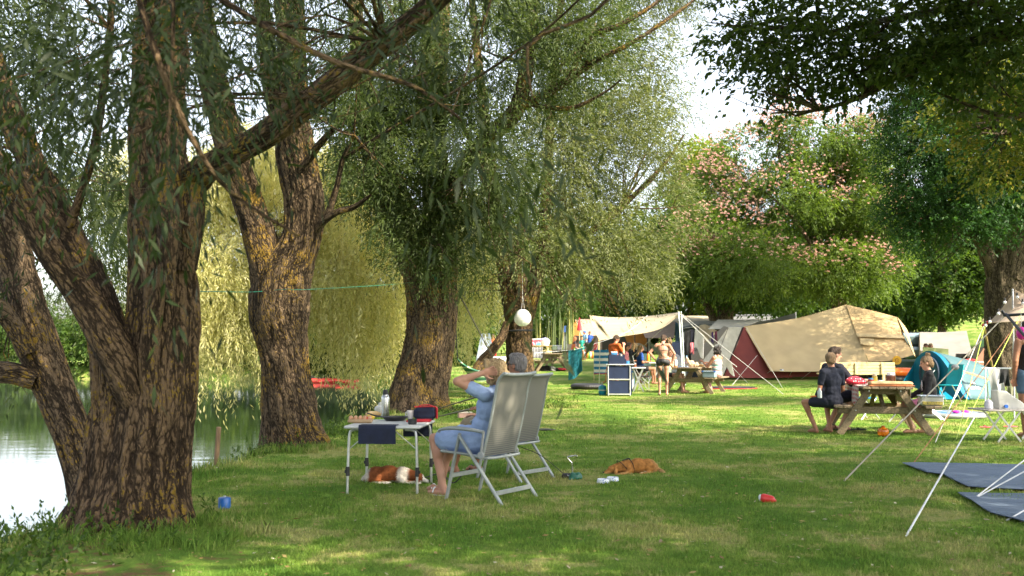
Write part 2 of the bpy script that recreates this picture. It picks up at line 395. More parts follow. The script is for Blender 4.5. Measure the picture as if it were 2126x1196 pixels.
def blade_mat():
    m, n, out = nodes("grass_blade")
    rp, c, ge = ground_color(n)
    at = N(n, "ShaderNodeAttribute", attribute_name="rnd")
    hs = N(n, "ShaderNodeHueSaturation"); n.links.new(rp.outputs[0], hs.inputs["Color"])
    mr = N(n, "ShaderNodeMapRange"); mr.inputs[3].default_value = .8; mr.inputs[4].default_value = 1.7; n.links.new(at.outputs["Fac"], mr.inputs[0]); n.links.new(mr.outputs[0], hs.inputs["Value"])
    hs.inputs["Saturation"].default_value = 1.0
    p = N(n, "ShaderNodeBsdfPrincipled"); p.inputs["Roughness"].default_value = .6; p.inputs["Specular IOR Level"].default_value = .25
    n.links.new(hs.outputs[0], p.inputs["Base Color"]); t = N(n, "ShaderNodeBsdfTranslucent"); n.links.new(hs.outputs[0], t.inputs[0])
    mx = N(n, "ShaderNodeMixShader"); mx.inputs[0].default_value = .35; n.links.new(p.outputs[0], mx.inputs[1]); n.links.new(t.outputs[0], mx.inputs[2]); n.links.new(mx.outputs[0], out.inputs[0]); return m
M_ground = ground_mat(); M_blade = blade_mat()
SPOTS = [(-3.05, 7.0, 1.1, .62), (-2.4, 6.1, .9, .62), (-1.9, 6.6, .5, .5), (-2.9, 8.0, .8, .6), (-3.2, 13.6, .9, .5), (-2.2, 21.5, 1.3, .5), (.2, 26, 1.5, .45), (5, 28.6, 1.8, .4), (-1.6, 7.6, .4, .4)]
def build_ground():
    def ax(vals): return np.unique(np.concatenate(vals))
    X = ax([np.arange(-300, -40, 20), np.arange(-40, -8, 2), np.arange(-8, 12, .16), np.arange(12, 60, 1.5), np.arange(60, 320, 20)])
    Y = ax([np.arange(-60, 0, 5), np.arange(0, 24, .16), np.arange(24, 75, .6), np.arange(75, 130, 3), np.arange(130, 600, 25)])
    gx, gy = np.meshgrid(X, Y); z = gz(gx, gy)
    near = (gy < 40) & (sdist(gx, gy) > 0)
    z = z + np.where(near, .02 * (fbm(np.stack([gx * 2.2, gy * 2.2, gx * 0], -1), 2) - .5), 0)
    v = np.stack([gx, gy, z], -1).reshape(-1, 3); a, b = gx.shape
    i, j = np.meshgrid(np.arange(a - 1), np.arange(b - 1), indexing='ij'); k = i * b + j
    f = np.stack([k, k + 1, k + b + 1, k + b], -1).reshape(-1, 4)
    soil = np.zeros(gx.shape); sdv = sdist(gx, gy)
    soil += .45 * np.clip(1 - np.abs(sdv + .35) / .5, 0, 1)
    for (sx, sy, sr, am) in SPOTS:
        soil = np.maximum(soil, am * np.clip(1 - np.hypot(gx - sx, gy - sy) / sr, 0, 1) ** .6)
    o = raw("lawn", v, f, 4, M_ground, smooth=True, attrs={"soil": ('POINT', 'FLOAT', soil)})
    tag(o, "mown grass lawn with dry patches sloping to the pond", None, None, "structure"); return o
build_ground()
def blades(name, x, y, h, w_, lean=.5, label="", seed=1, up=0.0):
    r = np.random.default_rng(seed); n = len(x); z = gz(x, y)
    a = r.uniform(0, 2 * np.pi, n); wd = np.stack([np.cos(a), np.sin(a), np.zeros(n)], -1) * w_[:, None] / 2
    b = r.uniform(0, 2 * np.pi, n); ln = r.uniform(0, lean, n)
    tip = np.stack([np.cos(b) * ln * h, np.sin(b) * ln * h, h * np.sqrt(np.clip(1 - ln**2 * .6, .1, 1))], -1)
    base = np.stack([x, y, z - .006 + up], -1)
    if np.median(h) > .07:
        mid = base + tip * np.array([.35, .35, .6]); v = np.stack([base - wd, base + wd, mid + wd * .7, base + tip, mid - wd * .7], 1).reshape(-1, 3)
        f = np.arange(n * 5).reshape(-1, 5); k = 5
    else:
        v = np.stack([base - wd, base + wd, base + tip], 1).reshape(-1, 3); f = np.arange(n * 3).reshape(-1, 3); k = 3
    o = raw(name, v, f, k, M_blade, attrs={"rnd": ('FACE', 'FLOAT', r.uniform(0, 1, n))}); return tag(o, label, None, None, "stuff")
def lawn_blades():
    r = np.random.default_rng(3); n = 760000
    # sample in screen space depth so density falls with distance
    u = r.uniform(0, 1, n); d = 5.4 * (34 / 5.4) ** (u ** 1.25); x = r.uniform(-.55, .55, n) * d
    ok = sdist(x, d) > .0; x = x[ok]; d = d[ok]; n = len(x)
    clump = vn(np.stack([x * 6, d * 6, x * 0], -1)); cl2 = fbm(np.stack([x * 1.1, d * 1.1, x * 0 + 9], -1), 2)
    bare = np.zeros(n)
    for (sx, sy, sr, am) in SPOTS: bare = np.maximum(bare, am * np.clip(1.3 - np.hypot(x - sx, d - sy) / sr, 0, 1))
    keep = (r.uniform(0, 1, n) < .3 + .7 * clump) & (bare * 2 * (.4 + vn(np.stack([x * 4, d * 4, x * 0 + 2], -1))) < r.uniform(.3, 1, n)); x, d, clump, cl2 = x[keep], d[keep], clump[keep], cl2[keep]; n = len(x)
    h = (.016 + .03 * r.uniform(0, 1, n) ** 2 * (0.5 + clump)) * (.6 + .9 * cl2); w_ = (.0035 + .0007 * d) * r.uniform(.7, 1.3, n)
    blades("grass", x, d, h, w_, .8, "short mown grass blades covering the lawn", 4)
    # long rough grass on the bank and round the trunks
    n = 60000; t = r.uniform(0, 1, n); yy = 6.0 + 34 * t ** 1.7; sx = np.interp(yy, SHORE[:, 1], SHORE[:, 0])
    off = r.normal(0.0, .33, n); x = sx + off - .12; y = yy
    g = np.arange(n) % 5 != 0
    cl = vn(np.stack([x * 3, y * 3, x * 0 + 5], -1)); k = (cl > .35) & (sdist(x, y) > -.75)
    x, y = x[k], y[k]; n = len(x)
    blades("bank_grass", x, y, r.uniform(.04, .16, n) * (1.1 - .3 * (r.uniform(0, 1, n))), (.004 + .0006 * y), .7, "long rough grass along the pond bank", 5)
    n = 9000; a = r.uniform(0, 2 * np.pi, n)
    c = [(-3.05, 7.75, .75), (-2.35, 7.35, .45), (-3.2, 14.1, .5), (-2.1, 22, .8), (.45, 26.3, .8), (1.1, 22.9, .35), (-2.9, 13.5, .4)]
    q = r.integers(0, len(c), n); cc = np.array(c)[q]; rad = cc[:, 2] * r.uniform(.75, 1.25, n) * (1 + .25 * np.sin(5 * a))
    x = cc[:, 0] + rad * np.cos(a); y = cc[:, 1] + rad * np.sin(a)
    blades("tall_grass", x, y, r.uniform(.03, .13, n), (.004 + .0004 * y), .8, "taller unmown grass around the tree bases", 6)
lawn_blades()
# water
def water():
    m, n, out = nodes("pond_water")
    p = N(n, "ShaderNodeBsdfPrincipled"); p.inputs["Base Color"].default_value = (.035, .05, .03, 1); p.inputs["Roughness"].default_value = .04; p.inputs["IOR"].default_value = 1.75
    p.inputs["Specular IOR Level"].default_value = .8
    ge = N(n, "ShaderNodeNewGeometry"); mp = N(n, "ShaderNodeMapping"); mp.inputs["Scale"].default_value = (.5, 1.5, 1); n.links.new(ge.outputs["Position"], mp.inputs[0])
    z = N(n, "ShaderNodeTexNoise"); z.inputs["Scale"].default_value = 1.6; z.inputs["Detail"].default_value = 4; n.links.new(mp.outputs[0], z.inputs[0])
    b = N(n, "ShaderNodeBump"); b.inputs["Strength"].default_value = .07; b.inputs["Distance"].default_value = .04; n.links.new(z.outputs[0], b.inputs["Height"]); n.links.new(b.outputs[0], p.inputs["Normal"])
    n.links.new(p.outputs[0], out.inputs[0])
    q = MB(); q.add([(-300, -60, WL), (3, -60, WL), (3, 90, WL), (-300, 90, WL)], [(0, 1, 2, 3)])
    tag(q.build("water", m, smooth=False), "calm pond water mirroring the pale sky", None, None, "structure")
water()
# fallen leaves and daisies on the lawn
def litter():
    r = np.random.default_rng(12); n = 3600; u = r.uniform(0, 1, n); d = 5.6 * (20 / 5.6) ** u; x = r.uniform(-.5, .52, n) * d
    ok = sdist(x, d) > .2; x = x[ok]; d = d[ok]; n = len(x); z = gz(x, d) + r.uniform(.012, .03, n); a = r.uniform(0, 6.28, n); L = r.uniform(.012, .035, n) * r.choice([1, 1, 1.8], n); w_ = L * r.uniform(.25, .5, n)
    l = np.stack([np.cos(a), np.sin(a), r.uniform(-.2, .3, n)], -1); s_ = np.stack([-np.sin(a), np.cos(a), r.uniform(-.5, .5, n)], -1); p = np.stack([x, d, z], -1)
    v = np.stack([p, p + l * (L * .5)[:, None] + s_ * (w_ * .5)[:, None], p + l * L[:, None], p + l * (L * .5)[:, None] - s_ * (w_ * .5)[:, None]], 1).reshape(-1, 3)
    m = leafmat("dry_leaf", [(.28, .17, .07), (.35, .27, .1), (.2, .11, .05), (.55, .5, .38)], .2)
    tag(raw("fallen_leaves", v, np.arange(n * 4).reshape(-1, 4), 4, m, attrs={"rnd": ('FACE', 'FLOAT', r.uniform(0, 1, n))}), "small dry leaves scattered over the lawn", None, None, "stuff")
litter()

# ============================================================ TREES
def limb(pts, radii, seg=20, step=.05, furrow=.03, seed=0, flare=0.0, kf=1.0):
    """returns verts, faces, bc, hgt"""
    pts = [Vector(p) for p in pts]; L = sum((pts[i+1] - pts[i]).length for i in range(len(pts) - 1)); n = max(4, int(L / step))
    Q = spline([(p.x, p.y, p.z, r) for p, r in zip(pts, radii)], n); P = Q[:, :3]; r = np.clip(Q[:, 3], .003, None)
    ll = np.r_[0, np.cumsum(np.linalg.norm(np.diff(P, axis=0), axis=1))]
    T, U, V = frames(P); an = np.linspace(0, 2 * np.pi, seg, endpoint=False)
    tw = an[None, :] + ll[:, None] * .25
    bc = np.stack([r[:, None] * np.cos(tw), r[:, None] * np.sin(tw), np.repeat(ll[:, None] * .11, seg, 1)], -1) + seed * 1.7
    k = 17 * kf
    wob = fbm(bc * np.array([9, 9, 22.0]), 2)[..., None] * 1.7
    rid = np.clip(np.abs(2 * vn(bc * k + wob) - 1) * 1.4, 0, 1); rid2 = vn(bc * k * 2.7 + 3); lump = fbm(bc * np.array([2.2, 2.2, 3.5]) + 40, 2) - .5
    h = .65 * rid + .35 * rid2
    rr = r[:, None] * (1 + .22 * lump) + (h - .6) * np.minimum(furrow, r[:, None] * .3)
    if flare:
        fl = np.exp(-ll / .35)[:, None]; rr = rr * (1 + flare * fl * (.55 + .8 * np.maximum(0, np.sin(an[None, :] * 3 + seed) + .4 * np.sin(an[None, :] * 5 + 2 * seed))))
    v = P[:, None, :] + rr[..., None] * (np.cos(an)[None, :, None] * U[:, None, :] + np.sin(an)[None, :, None] * V[:, None, :])
    i, j = np.meshgrid(np.arange(n - 1), np.arange(seg), indexing='ij'); j2 = (j + 1) % seg
    f = np.stack([i*seg+j, i*seg+j2, (i+1)*seg+j2, (i+1)*seg+j], -1).reshape(-1, 4)
    return v.reshape(-1, 3), f, bc.reshape(-1, 3), h.ravel()
def trunk_mesh(limbs, m, parent, name="trunk"):
    V = []; Fc = []; B = []; H = []; k = 0
    for L in limbs:
        v, f, b, h = L; V.append(v); Fc.append(f + k); B.append(b); H.append(h); k += len(v)
    return raw(name, np.vstack(V), np.vstack(Fc), 4, m, parent, True, {"bc": ('POINT', 'FLOAT_VECTOR', np.vstack(B)), "hgt": ('POINT', 'FLOAT', np.concatenate(H))})
def twigs_to(blobs, anchors, rg, nper=2, r0=.04, seed=0, sag=0.0):
    """thin branches from the nearest anchor out into each blob"""
    out = []; A = np.array([list(a) for a in anchors])
    for b in blobs:
        c = np.array(b[:3]); rr = np.array(b[3:6])
        for _ in range(nper):
            t = c + rg.normal(0, .38, 3) * rr; i = np.argmin(((A - t) ** 2).sum(1) * rg.uniform(.85, 1.25, len(A))); a = A[i]
            mid = (a + t) / 2 + rg.normal(0, .09, 3) * np.linalg.norm(t - a) + np.array([0, 0, sag * np.linalg.norm(t - a)])
            rad = r0 * rg.uniform(.6, 1.3); out.append(limb([a, mid, t], [rad, rad * .6, rad * .2], 6, .25, .004, rg.integers(99)))
            for q in range(2):
                e = t + rg.normal(0, .45, 3) * rr; s_ = mid + (t - mid) * rg.uniform(.1, .8)
                out.append(limb([s_, (s_ + e) / 2 + rg.normal(0, .1, 3), e], [rad * .4, rad * .25, rad * .1], 5, .3, .002, rg.integers(99)))
    return out
def crown_pts(blobs, n, rg, freq=.9, thr=.42, shell=.4):
    B = np.array(blobs, float); wt = B[:, 6] if B.shape[1] > 6 else np.ones(len(B)); wt = wt * (B[:, 3] * B[:, 4] * B[:, 5]) ** .7; wt /= wt.sum(); out = []; tot = 0
    while tot < n:
        q = rg.choice(len(B), n * 2, p=wt); d = rg.normal(0, 1, (n * 2, 3)); d /= np.linalg.norm(d, axis=1)[:, None]
        rad = rg.uniform(0, 1, n * 2) ** shell; p = B[q, :3] + d * rad[:, None] * B[q, 3:6]
        p = p + (fbm(p * .8 + 3, 2)[:, None] - .5) * B[q, 3:6] * .5 * d
        k = fbm(p * freq, 3) + rg.uniform(-.06, .06, len(p)) > thr; o = np.hstack([p[k], d[k]]); out.append(o); tot += len(o)
    return np.vstack(out)[:n]
def leaves(tw, K, L, Wd, tlen, droop, rg, spread=.8, grav=.3, m=None, parent=None, name="crown", flat=0.0, minz=None):
    """tw: (n,6) twig starts and outward directions; K leaves along each hanging twig"""
    n = len(tw); P0 = tw[:, :3]; D = tw[:, 3:] + rg.normal(0, .5, (n, 3)); D[:, 2] = D[:, 2] * .6 - droop * .3; D /= np.linalg.norm(D, axis=1)[:, None]
    TL = tlen * rg.uniform(.5, 1.3, n); t = (np.arange(K)[None, :] + rg.uniform(0, 1, (n, K))) / K
    P = P0[:, None, :] + D[:, None, :] * (t * TL[:, None])[..., None] * (1 - .35 * droop * t)[..., None]
    P[..., 2] -= droop * (t ** 1.6) * TL[:, None]
    P = P + rg.normal(0, L * .25, P.shape)
    dirT = D[:, None, :] * np.ones((n, K, 1)); dirT[..., 2] -= droop * 1.6 * t
    dirT /= np.linalg.norm(dirT, axis=2)[..., None]
    l = dirT + rg.normal(0, spread * .6, (n, K, 3)); l[..., 2] -= grav; l /= np.linalg.norm(l, axis=2)[..., None]
    q = rg.normal(0, 1, (n, K, 3)); q[..., 2] += flat * 0
    if flat:
        nrm = rg.normal(0, 1 - flat, (n, K, 3)); nrm[..., 2] += 1.2; wv = np.cross(l, nrm)
    else: wv = np.cross(l, q)
    wv /= np.linalg.norm(wv, axis=2)[..., None] + 1e-9
    sc = rg.uniform(.6, 1.25, (n, K, 1)); a = L * sc; b = Wd * sc / 2
    V = np.stack([P, P + l * a * .42 + wv * b, P + l * a, P + l * a * .42 - wv * b], 2).reshape(-1, 4, 3)
    tint = np.clip(rg.normal(.5, .2, (n, 1)) + rg.normal(0, .12, (n, K)) , 0, 1).ravel()
    if minz is not None: k = V[:, :, 2].min(1) > minz; V = V[k]; tint = tint[k]
    nq = len(V)
    return raw(name, V.reshape(-1, 3), np.arange(nq * 4).reshape(-1, 4), 4, m, parent, attrs={"rnd": ('FACE', 'FLOAT', tint)})
def PB(px, py, d, rx, ry, rd, w_=1.0):
    """blob from picture place, distance and radii in photo pixels (depth radius in metres)"""
    p = W(px, py, d); s = F / d; return (p.x, p.y, p.z, rx / s, rd, ry / s, w_)
def PL(lst, rad, **k):
    """limb through (px,py,d) with px half widths"""
    return limb([W(*q) for q in lst], [r / (F / q[2]) for q, r in zip(lst, rad)], **k)

M_bark = barkmat("willow_bark", (.026, .017, .010), (.155, .102, .058), (.21, .135, .022), .88)
M_bark_l = barkmat("lichen_bark", (.026, .018, .011), (.16, .112, .068), (.24, .15, .025), .97)
M_bark_d = barkmat("locust_bark", (.03, .022, .014), (.13, .10, .065), None, 0, .8)
M_bark_s = barkmat("smooth_bark", (.06, .045, .028), (.20, .155, .09), (.24, .17, .04), .3)
L_wil = leafmat("willow_leaf", [(.028, .046, .012), (.048, .074, .02), (.078, .105, .03), (.14, .165, .07)], .38)
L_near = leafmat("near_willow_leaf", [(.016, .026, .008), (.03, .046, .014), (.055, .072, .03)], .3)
L_gold = leafmat("golden_willow_leaf", [(.26, .27, .09), (.44, .43, .18), (.58, .54, .27), (.72, .68, .42)], .55, tcol=(1.3, 1.3, .75))
L_mid = leafmat("broad_leaf", [(.03, .06, .012), (.055, .1, .018), (.1, .15, .025)], .4)
L_yel = leafmat("yellow_green_leaf", [(.08, .12, .015), (.15, .19, .025), (.26, .27, .04)], .45)
L_loc = leafmat("locust_leaf", [(.018, .045, .014), (.03, .075, .02), (.05, .11, .028)], .4)
L_alb = leafmat("silk_tree_leaf", [(.055, .09, .02), (.10, .155, .03), (.19, .25, .055)], .45)
L_dark = leafmat("overhead_leaf", [(.025, .048, .011), (.05, .08, .017), (.09, .115, .024)], .48)

# ---- the two near willows on the left bank
t = thing("willow_tree", "large forked willow trunk with deeply furrowed bark standing nearest at the pond edge", "tree", (-2.95, 7.9, 0))
OFF = Vector(t.location)
def reb(ls, o): return [(v - np.array(o), f, b, h) for v, f, b, h in ls]
d0 = 7.9
L2 = [PL([(285, 1105, d0), (300, 980, d0), (325, 820, d0), (338, 640, d0 + .05), (332, 460, d0 + .1), (326, 250, d0 + .2), (335, 60, d0 + .3), (345, -200, d0 + .5), (350, -700, 8.6)], [104, 84, 80, 70, 63, 58, 54, 50, 34], seg=120, step=.02, furrow=.05, flare=.22, seed=1),
      PL([(212, 1112, d0), (226, 985, d0 - .05), (243, 870, d0), (240, 760, d0), (208, 640, d0 + .1), (168, 535, d0 + .2), (95, 400, d0 + .2), (40, 280, d0 + .2), (-10, 150, 8.2), (-70, 0, 8.3), (-200, -300, 8.6)], [72, 56, 54, 48, 38, 32, 31, 29, 27, 25, 18], seg=80, step=.022, furrow=.045, flare=.25, seed=2),
      PL([(300, 900, d0 - .05), (268, 800, d0 - .2), (226, 712, d0 - .28), (168, 615, d0 - .3), (110, 533, d0 - .35), (31, 400, d0 - .4), (-60, 250, 7.3), (-170, 50, 7)], [26, 38, 38, 32, 29, 26, 23, 17], seg=56, step=.025, furrow=.022, seed=3),
      PL([(372, 440, d0), (400, 375, d0 - .05), (455, 335, d0 - .3), (540, 285, d0 - .5), (650, 205, d0 - .8), (760, 120, d0 - 1), (850, 50, 6.7), (980, -60, 6.5), (1150, -160, 6.3)], [36, 34, 30, 28, 28, 27, 24, 20, 12], seg=56, step=.025, furrow=.03, seed=4),
      PL([(385, 560, d0 - .1), (392, 450, d0 - .15), (405, 360, d0 - .1)], [26, 34, 20], seg=30, step=.03, furrow=.03, seed=5),
      PL([(352, 620, d0 - .45), (350, 520, d0 - .42), (352, 430, d0 - .3), (350, 330, d0 - .2)], [6, 22, 26, 20], seg=26, step=.03, furrow=.02, seed=6),
      PL([(146, 470, 8.0), (190, 330, 7.8), (210, 220, 7.6), (228, 60, 7.4), (240, -100, 7.2)], [9, 9, 8, 7, 5], seg=12, step=.06, furrow=.006, seed=7),
      PL([(350, 950, d0 - .15), (312, 760, d0 - .24), (335, 560, d0 - .18)], [16, 24, 12], seg=24, step=.03, furrow=.03, seed=8)]
nb = [PB(150, 90, 5.2, 150, 150, 1.0), PB(330, 100, 4.6, 140, 170, .8, 1.2), PB(520, 60, 5.2, 160, 110, 1.0), PB(350, 260, 4.8, 90, 130, .5, .9), PB(60, 200, 5.6, 90, 160, .8, .8), PB(150, 380, 6.2, 110, 110, .6, .6), PB(760, 60, 5.2, 160, 110, .9, .9),
      PB(950, 40, 5.2, 160, 90, .9, .6), PB(-80, 60, 6.5, 160, 200, 1.5), PB(300, -300, 7.5, 500, 260, 2.5, 1.6), PB(800, -300, 6.5, 400, 200, 2, 1.0), PB(620, 190, 6, 120, 100, .6, .5), PB(930, 260, 4.6, 90, 120, .4, .3), PB(100, 560, 8.6, 80, 90, .6, .25), (.3, 6.2, 6.2, 2.4, 2.2, 1.1, 1.6), (2.2, 4.5, 6.5, 2.4, 2.4, 1.1, 1.2), (-.6, 9, 7.4, 2.4, 2, 1.2, 1.2)]
rg = np.random.default_rng(21)
anch = [W(330, 100, 8), W(335, -150, 8), W(650, 205, 7.1), W(800, 90, 6.8), W(980, -60, 6.5), W(-60, 0, 8), W(228, 60, 7.4), W(345, 300, 8), W(100, 350, 8)]
tw_l = twigs_to(nb, anch, rg, 2, .014, sag=.06)
tw_l += [PL([(270, -60, 4.2), (330, 130, 4.2), (400, 290, 4.3), (480, 400, 4.4), (620, 490, 4.6)], [7, 7, 6, 5, 3], seg=8, step=.08, furrow=.002, seed=9),
         PL([(360, -80, 4.2), (358, 150, 4.2), (350, 260, 4.2)], [5, 4, 3], seg=6, step=.1, furrow=.001, seed=9),
         PL([(430, -20, 4.4), (560, 60, 4.4), (700, 130, 4.4), (860, 180, 4.4), (960, 250, 4.5)], [7, 7, 6, 5, 3], seg=8, step=.08, furrow=.002, seed=9),
         PL([(1290, -40, 5), (1230, 30, 5), (1100, 90, 5), (1105, 200, 5)], [5, 4, 4, 2], seg=6, step=.1, furrow=.001, seed=9)]
trunk_mesh(reb(L2 + tw_l, OFF), M_bark, t)
tw = crown_pts(nb, 6200, rg, 2.2, .46, .45)
hang = []
for (px, py, d, n_) in [(980, 300, 3.6, 5), (1060, 270, 3.4, 3), (1130, 280, 3.5, 2), (1190, 290, 3.3, 1), (330, 300, 4, 8), (300, 420, 4.2, 4), (1040, 400, 3.6, 1), (1010, 200, 3.5, 5), (880, 160, 4, 4)]:
    for _ in range(n_): p = W(px + rg.normal(0, 26), py + rg.normal(0, 30), d + rg.normal(0, .2)); hang.append([p.x, p.y, p.z, 0.1, 0, -.6])
tw = np.vstack([tw, hang]); tw[:, :3] -= np.array(OFF)
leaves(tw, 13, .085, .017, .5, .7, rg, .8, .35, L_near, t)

t = thing("leaning_tree", "willow trunk leaning left over the water behind the nearest forked trunk", "tree", (-3.75, 9.6, -.2)); OFF = Vector(t.location)
e0 = 9.8
L1 = [PL([(200, 1075, e0), (160, 930, e0), (130, 850, e0), (95, 760, e0), (65, 680, e0), (40, 580, e0 + .1), (10, 470, e0 + .2), (-40, 330, 10.2), (-120, 100, 10.5)], [44, 38, 37, 40, 42, 38, 35, 30, 22], seg=70, step=.03, furrow=.035, flare=.2, seed=11),
      PL([(60, 735, e0 - .25), (25, 670, e0 - .3), (-10, 635, e0 - .4), (-60, 590, 9.3)], [18, 22, 20, 16], seg=30, step=.03, furrow=.015, seed=12),
      PL([(75, 790, e0 - .15), (30, 775, e0 - .2), (-20, 768, e0 - .2), (-80, 740, 9.6)], [20, 22, 22, 16], seg=30, step=.03, furrow=.02, seed=13),
      PL([(60, 640, e0 + .1), (20, 560, e0 + .2), (-20, 430, e0 + .3)], [16, 22, 20], seg=24, step=.04, furrow=.02, seed=14)]
trunk_mesh(reb(L1, OFF), M_bark_l, t)
nb = [PB(-60, 150, 10, 220, 260, 1.6), PB(90, 250, 10.5, 130, 190, 1.2, .8), PB(60, 760, 10.6, 90, 60, .4, .15), PB(-150, -200, 10.5, 300, 250, 2, 1.2), PB(180, 420, 11, 90, 150, .8, .5), PB(200, 470, 13, 90, 120, 1, .7), PB(130, 380, 13.5, 110, 100, 1, .7), PB(225, 610, 13, 45, 70, .8, .4), PB(330, 430, 13.5, 80, 90, 1, .4), PB(20, 600, 12.6, 40, 100, .7, .3)]
trunk_mesh(reb(twigs_to(nb, [W(-40, 330, 10.2), W(10, 470, 10), W(-120, 100, 10.5)], rg, 3, .02), OFF), M_bark_l, t, "branch")
tw = crown_pts(nb, 5200, rg, 1.4, .47, .45); tw[:, :3] -= np.array(OFF)
leaves(tw, 12, .08, .016, .5, .7, rg, .8, .35, L_wil, t)

# ---- forked lichen willow (second along the bank)
t = thing("willow_tree", "forked willow with orange lichen and swollen waist behind the blue canister", "tree", (-3.1, 14.1, 0)); OFF = Vector(t.location)
e0 = 14.1
L3 = [PL([(618, 935, e0), (610, 900, e0), (600, 830, e0), (590, 740, e0), (580, 650, e0), (590, 575, e0), (625, 500, e0), (632, 420, e0), (615, 320, e0), (608, 200, e0), (606, 80, e0), (600, -100, e0 + .3), (610, -500, 14.8)], [62, 56, 52, 50, 62, 58, 42, 42, 40, 34, 32, 28, 16], seg=96, step=.035, furrow=.05, flare=.3, seed=21),
      PL([(560, 640, e0), (560, 560, e0), (540, 490, e0), (510, 400, e0), (478, 300, e0 - .1), (440, 160, e0 - .2), (415, 20, e0 - .2), (380, -200, 13.6)], [34, 42, 36, 32, 32, 30, 26, 18], seg=60, step=.04, furrow=.035, seed=22),
      PL([(600, 330, e0 + .2), (570, 210, e0 + .3), (552, 80, e0 + .4), (530, -100, 14.8)], [14, 20, 18, 14], seg=26, step=.06, furrow=.02, seed=23),
      PL([(655, 480, e0 - .1), (680, 445, e0 - .2), (700, 385, e0 - .2), (712, 330, e0 - .3), (735, 280, 13.6)], [9, 8, 6, 5, 3], seg=12, step=.06, furrow=.005, seed=24),
      PL([(668, 462, e0 - .2), (700, 440, e0 - .3), (735, 430, e0 - .3), (770, 405, 13.6)], [8, 7, 6, 3], seg=10, step=.06, furrow=.004, seed=25),
      PL([(625, 360, e0 - .2), (655, 310, e0 - .4), (690, 270, 13.4)], [9, 8, 6], seg=10, step=.06, furrow=.004, seed=26)]
trunk_mesh(reb(L3, OFF), M_bark_l, t)
nb = [PB(500, 80, 14, 170, 130, 1.4), PB(690, 120, 13.6, 130, 130, 1.2), PB(760, 300, 13.4, 80, 120, .7, .5), PB(520, 190, 13.4, 90, 70, .8, .5), PB(560, -250, 14.2, 420, 240, 3, 1.3), PB(850, -120, 14, 260, 160, 2, .8), PB(350, 60, 14.4, 140, 150, 1, .6), (1.2, 11.8, 7.4, 3, 2.4, 1.4, 1.5), (-1.2, 13.4, 8.2, 3, 2.4, 1.6, 1.2)]
trunk_mesh(reb(twigs_to(nb, [W(606, 80, e0), W(600, -100, e0), W(440, 160, 14), W(712, 330, 13.8), W(552, 80, 14.4), W(735, 280, 13.6)], rg, 3, .02), OFF), M_bark_l, t, "branch")
tw = crown_pts(nb, 9500, rg, 1.2, .48, .45); tw[:, :3] -= np.array(OFF)
leaves(tw, 11, .08, .017, .5, .5, rg, .9, .25, L_wil, t)

# ---- third bank willow, massive curved trunk
t = thing("willow_tree", "massive curved willow trunk with yellow lichen left of the seated couple", "tree", (-2.05, 22, 0)); OFF = Vector(t.location)
e0 = 22.0
L4 = [PL([(868, 868, e0), (870, 820, e0), (885, 750, e0), (897, 680, e0), (895, 600, e0), (868, 530, e0), (825, 460, e0), (790, 380, e0), (765, 250, e0), (745, 100, e0), (730, -100, 22.4)], [70, 58, 52, 50, 52, 46, 36, 30, 22, 18, 12], seg=90, step=.05, furrow=.06, flare=.32, seed=31),
      PL([(905, 640, e0), (918, 560, e0), (912, 470, e0), (902, 350, e0), (895, 200, e0), (905, 60, e0), (910, -100, e0), (915, -400, 22.4)], [30, 34, 32, 30, 30, 28, 24, 14], seg=50, step=.06, furrow=.04, seed=32),
      PL([(915, 480, e0 - .2), (950, 370, e0 - .6), (1010, 290, 21), (1070, 230, 20.6), (1095, 130, 20.5), (1105, 20, 20.5), (1110, -150, 20.5)], [20, 22, 20, 18, 15, 12, 8], seg=30, step=.07, furrow=.02, seed=33),
      PL([(1075, 225, 20.6), (1160, 180, 20.4), (1230, 130, 20.2), (1310, 90, 20), (1400, 30, 20), (1440, 0, 20), (1500, -60, 20)], [12, 8, 7, 5, 4, 3, 2], seg=12, step=.1, furrow=.006, seed=34),
      PL([(1180, 168, 20.4), (1225, 80, 20.2), (1290, 50, 20), (1370, 0, 20), (1420, -60, 20)], [7, 6, 5, 4, 3], seg=10, step=.1, furrow=.004, seed=35),
      PL([(1090, 215, 20.6), (1180, 225, 20.4), (1250, 195, 20.2), (1290, 165, 20)], [6, 5, 3, 2], seg=8, step=.1, furrow=.003, seed=36)]
trunk_mesh(reb(L4, OFF), M_bark_l, t)
nb = [PB(800, 330, 21, 110, 150, 1.5), PB(900, 430, 20.6, 130, 120, 1.2, 1.1), PB(830, 150, 21.5, 150, 160, 2), PB(1010, 120, 21, 150, 160, 2), PB(1000, 350, 20.5, 120, 130, 1.2, .8), PB(1180, 90, 20.6, 140, 120, 1.6, .7), PB(730, 250, 22, 80, 160, 1.2, .7), PB(880, 540, 20.8, 90, 40, .8, .25),
      PB(960, 560, 21, 80, 60, .7, .25), PB(1060, 470, 21, 70, 80, .8, .35)]
trunk_mesh(reb(twigs_to(nb, [W(765, 250, e0), W(902, 350, e0), W(895, 200, e0), W(1010, 290, 21), W(1095, 130, 20.5), W(825, 460, 22), W(905, 0, 22), W(1230, 130, 20.2)], rg, 3, .035), OFF), M_bark_l, t, "branch")
tw = crown_pts(nb, 14000, rg, .9, .49, .42); tw[:, :3] -= np.array(OFF)
leaves(tw, 11, .10, .024, .55, .4, rg, .9, .2, L_wil, t)

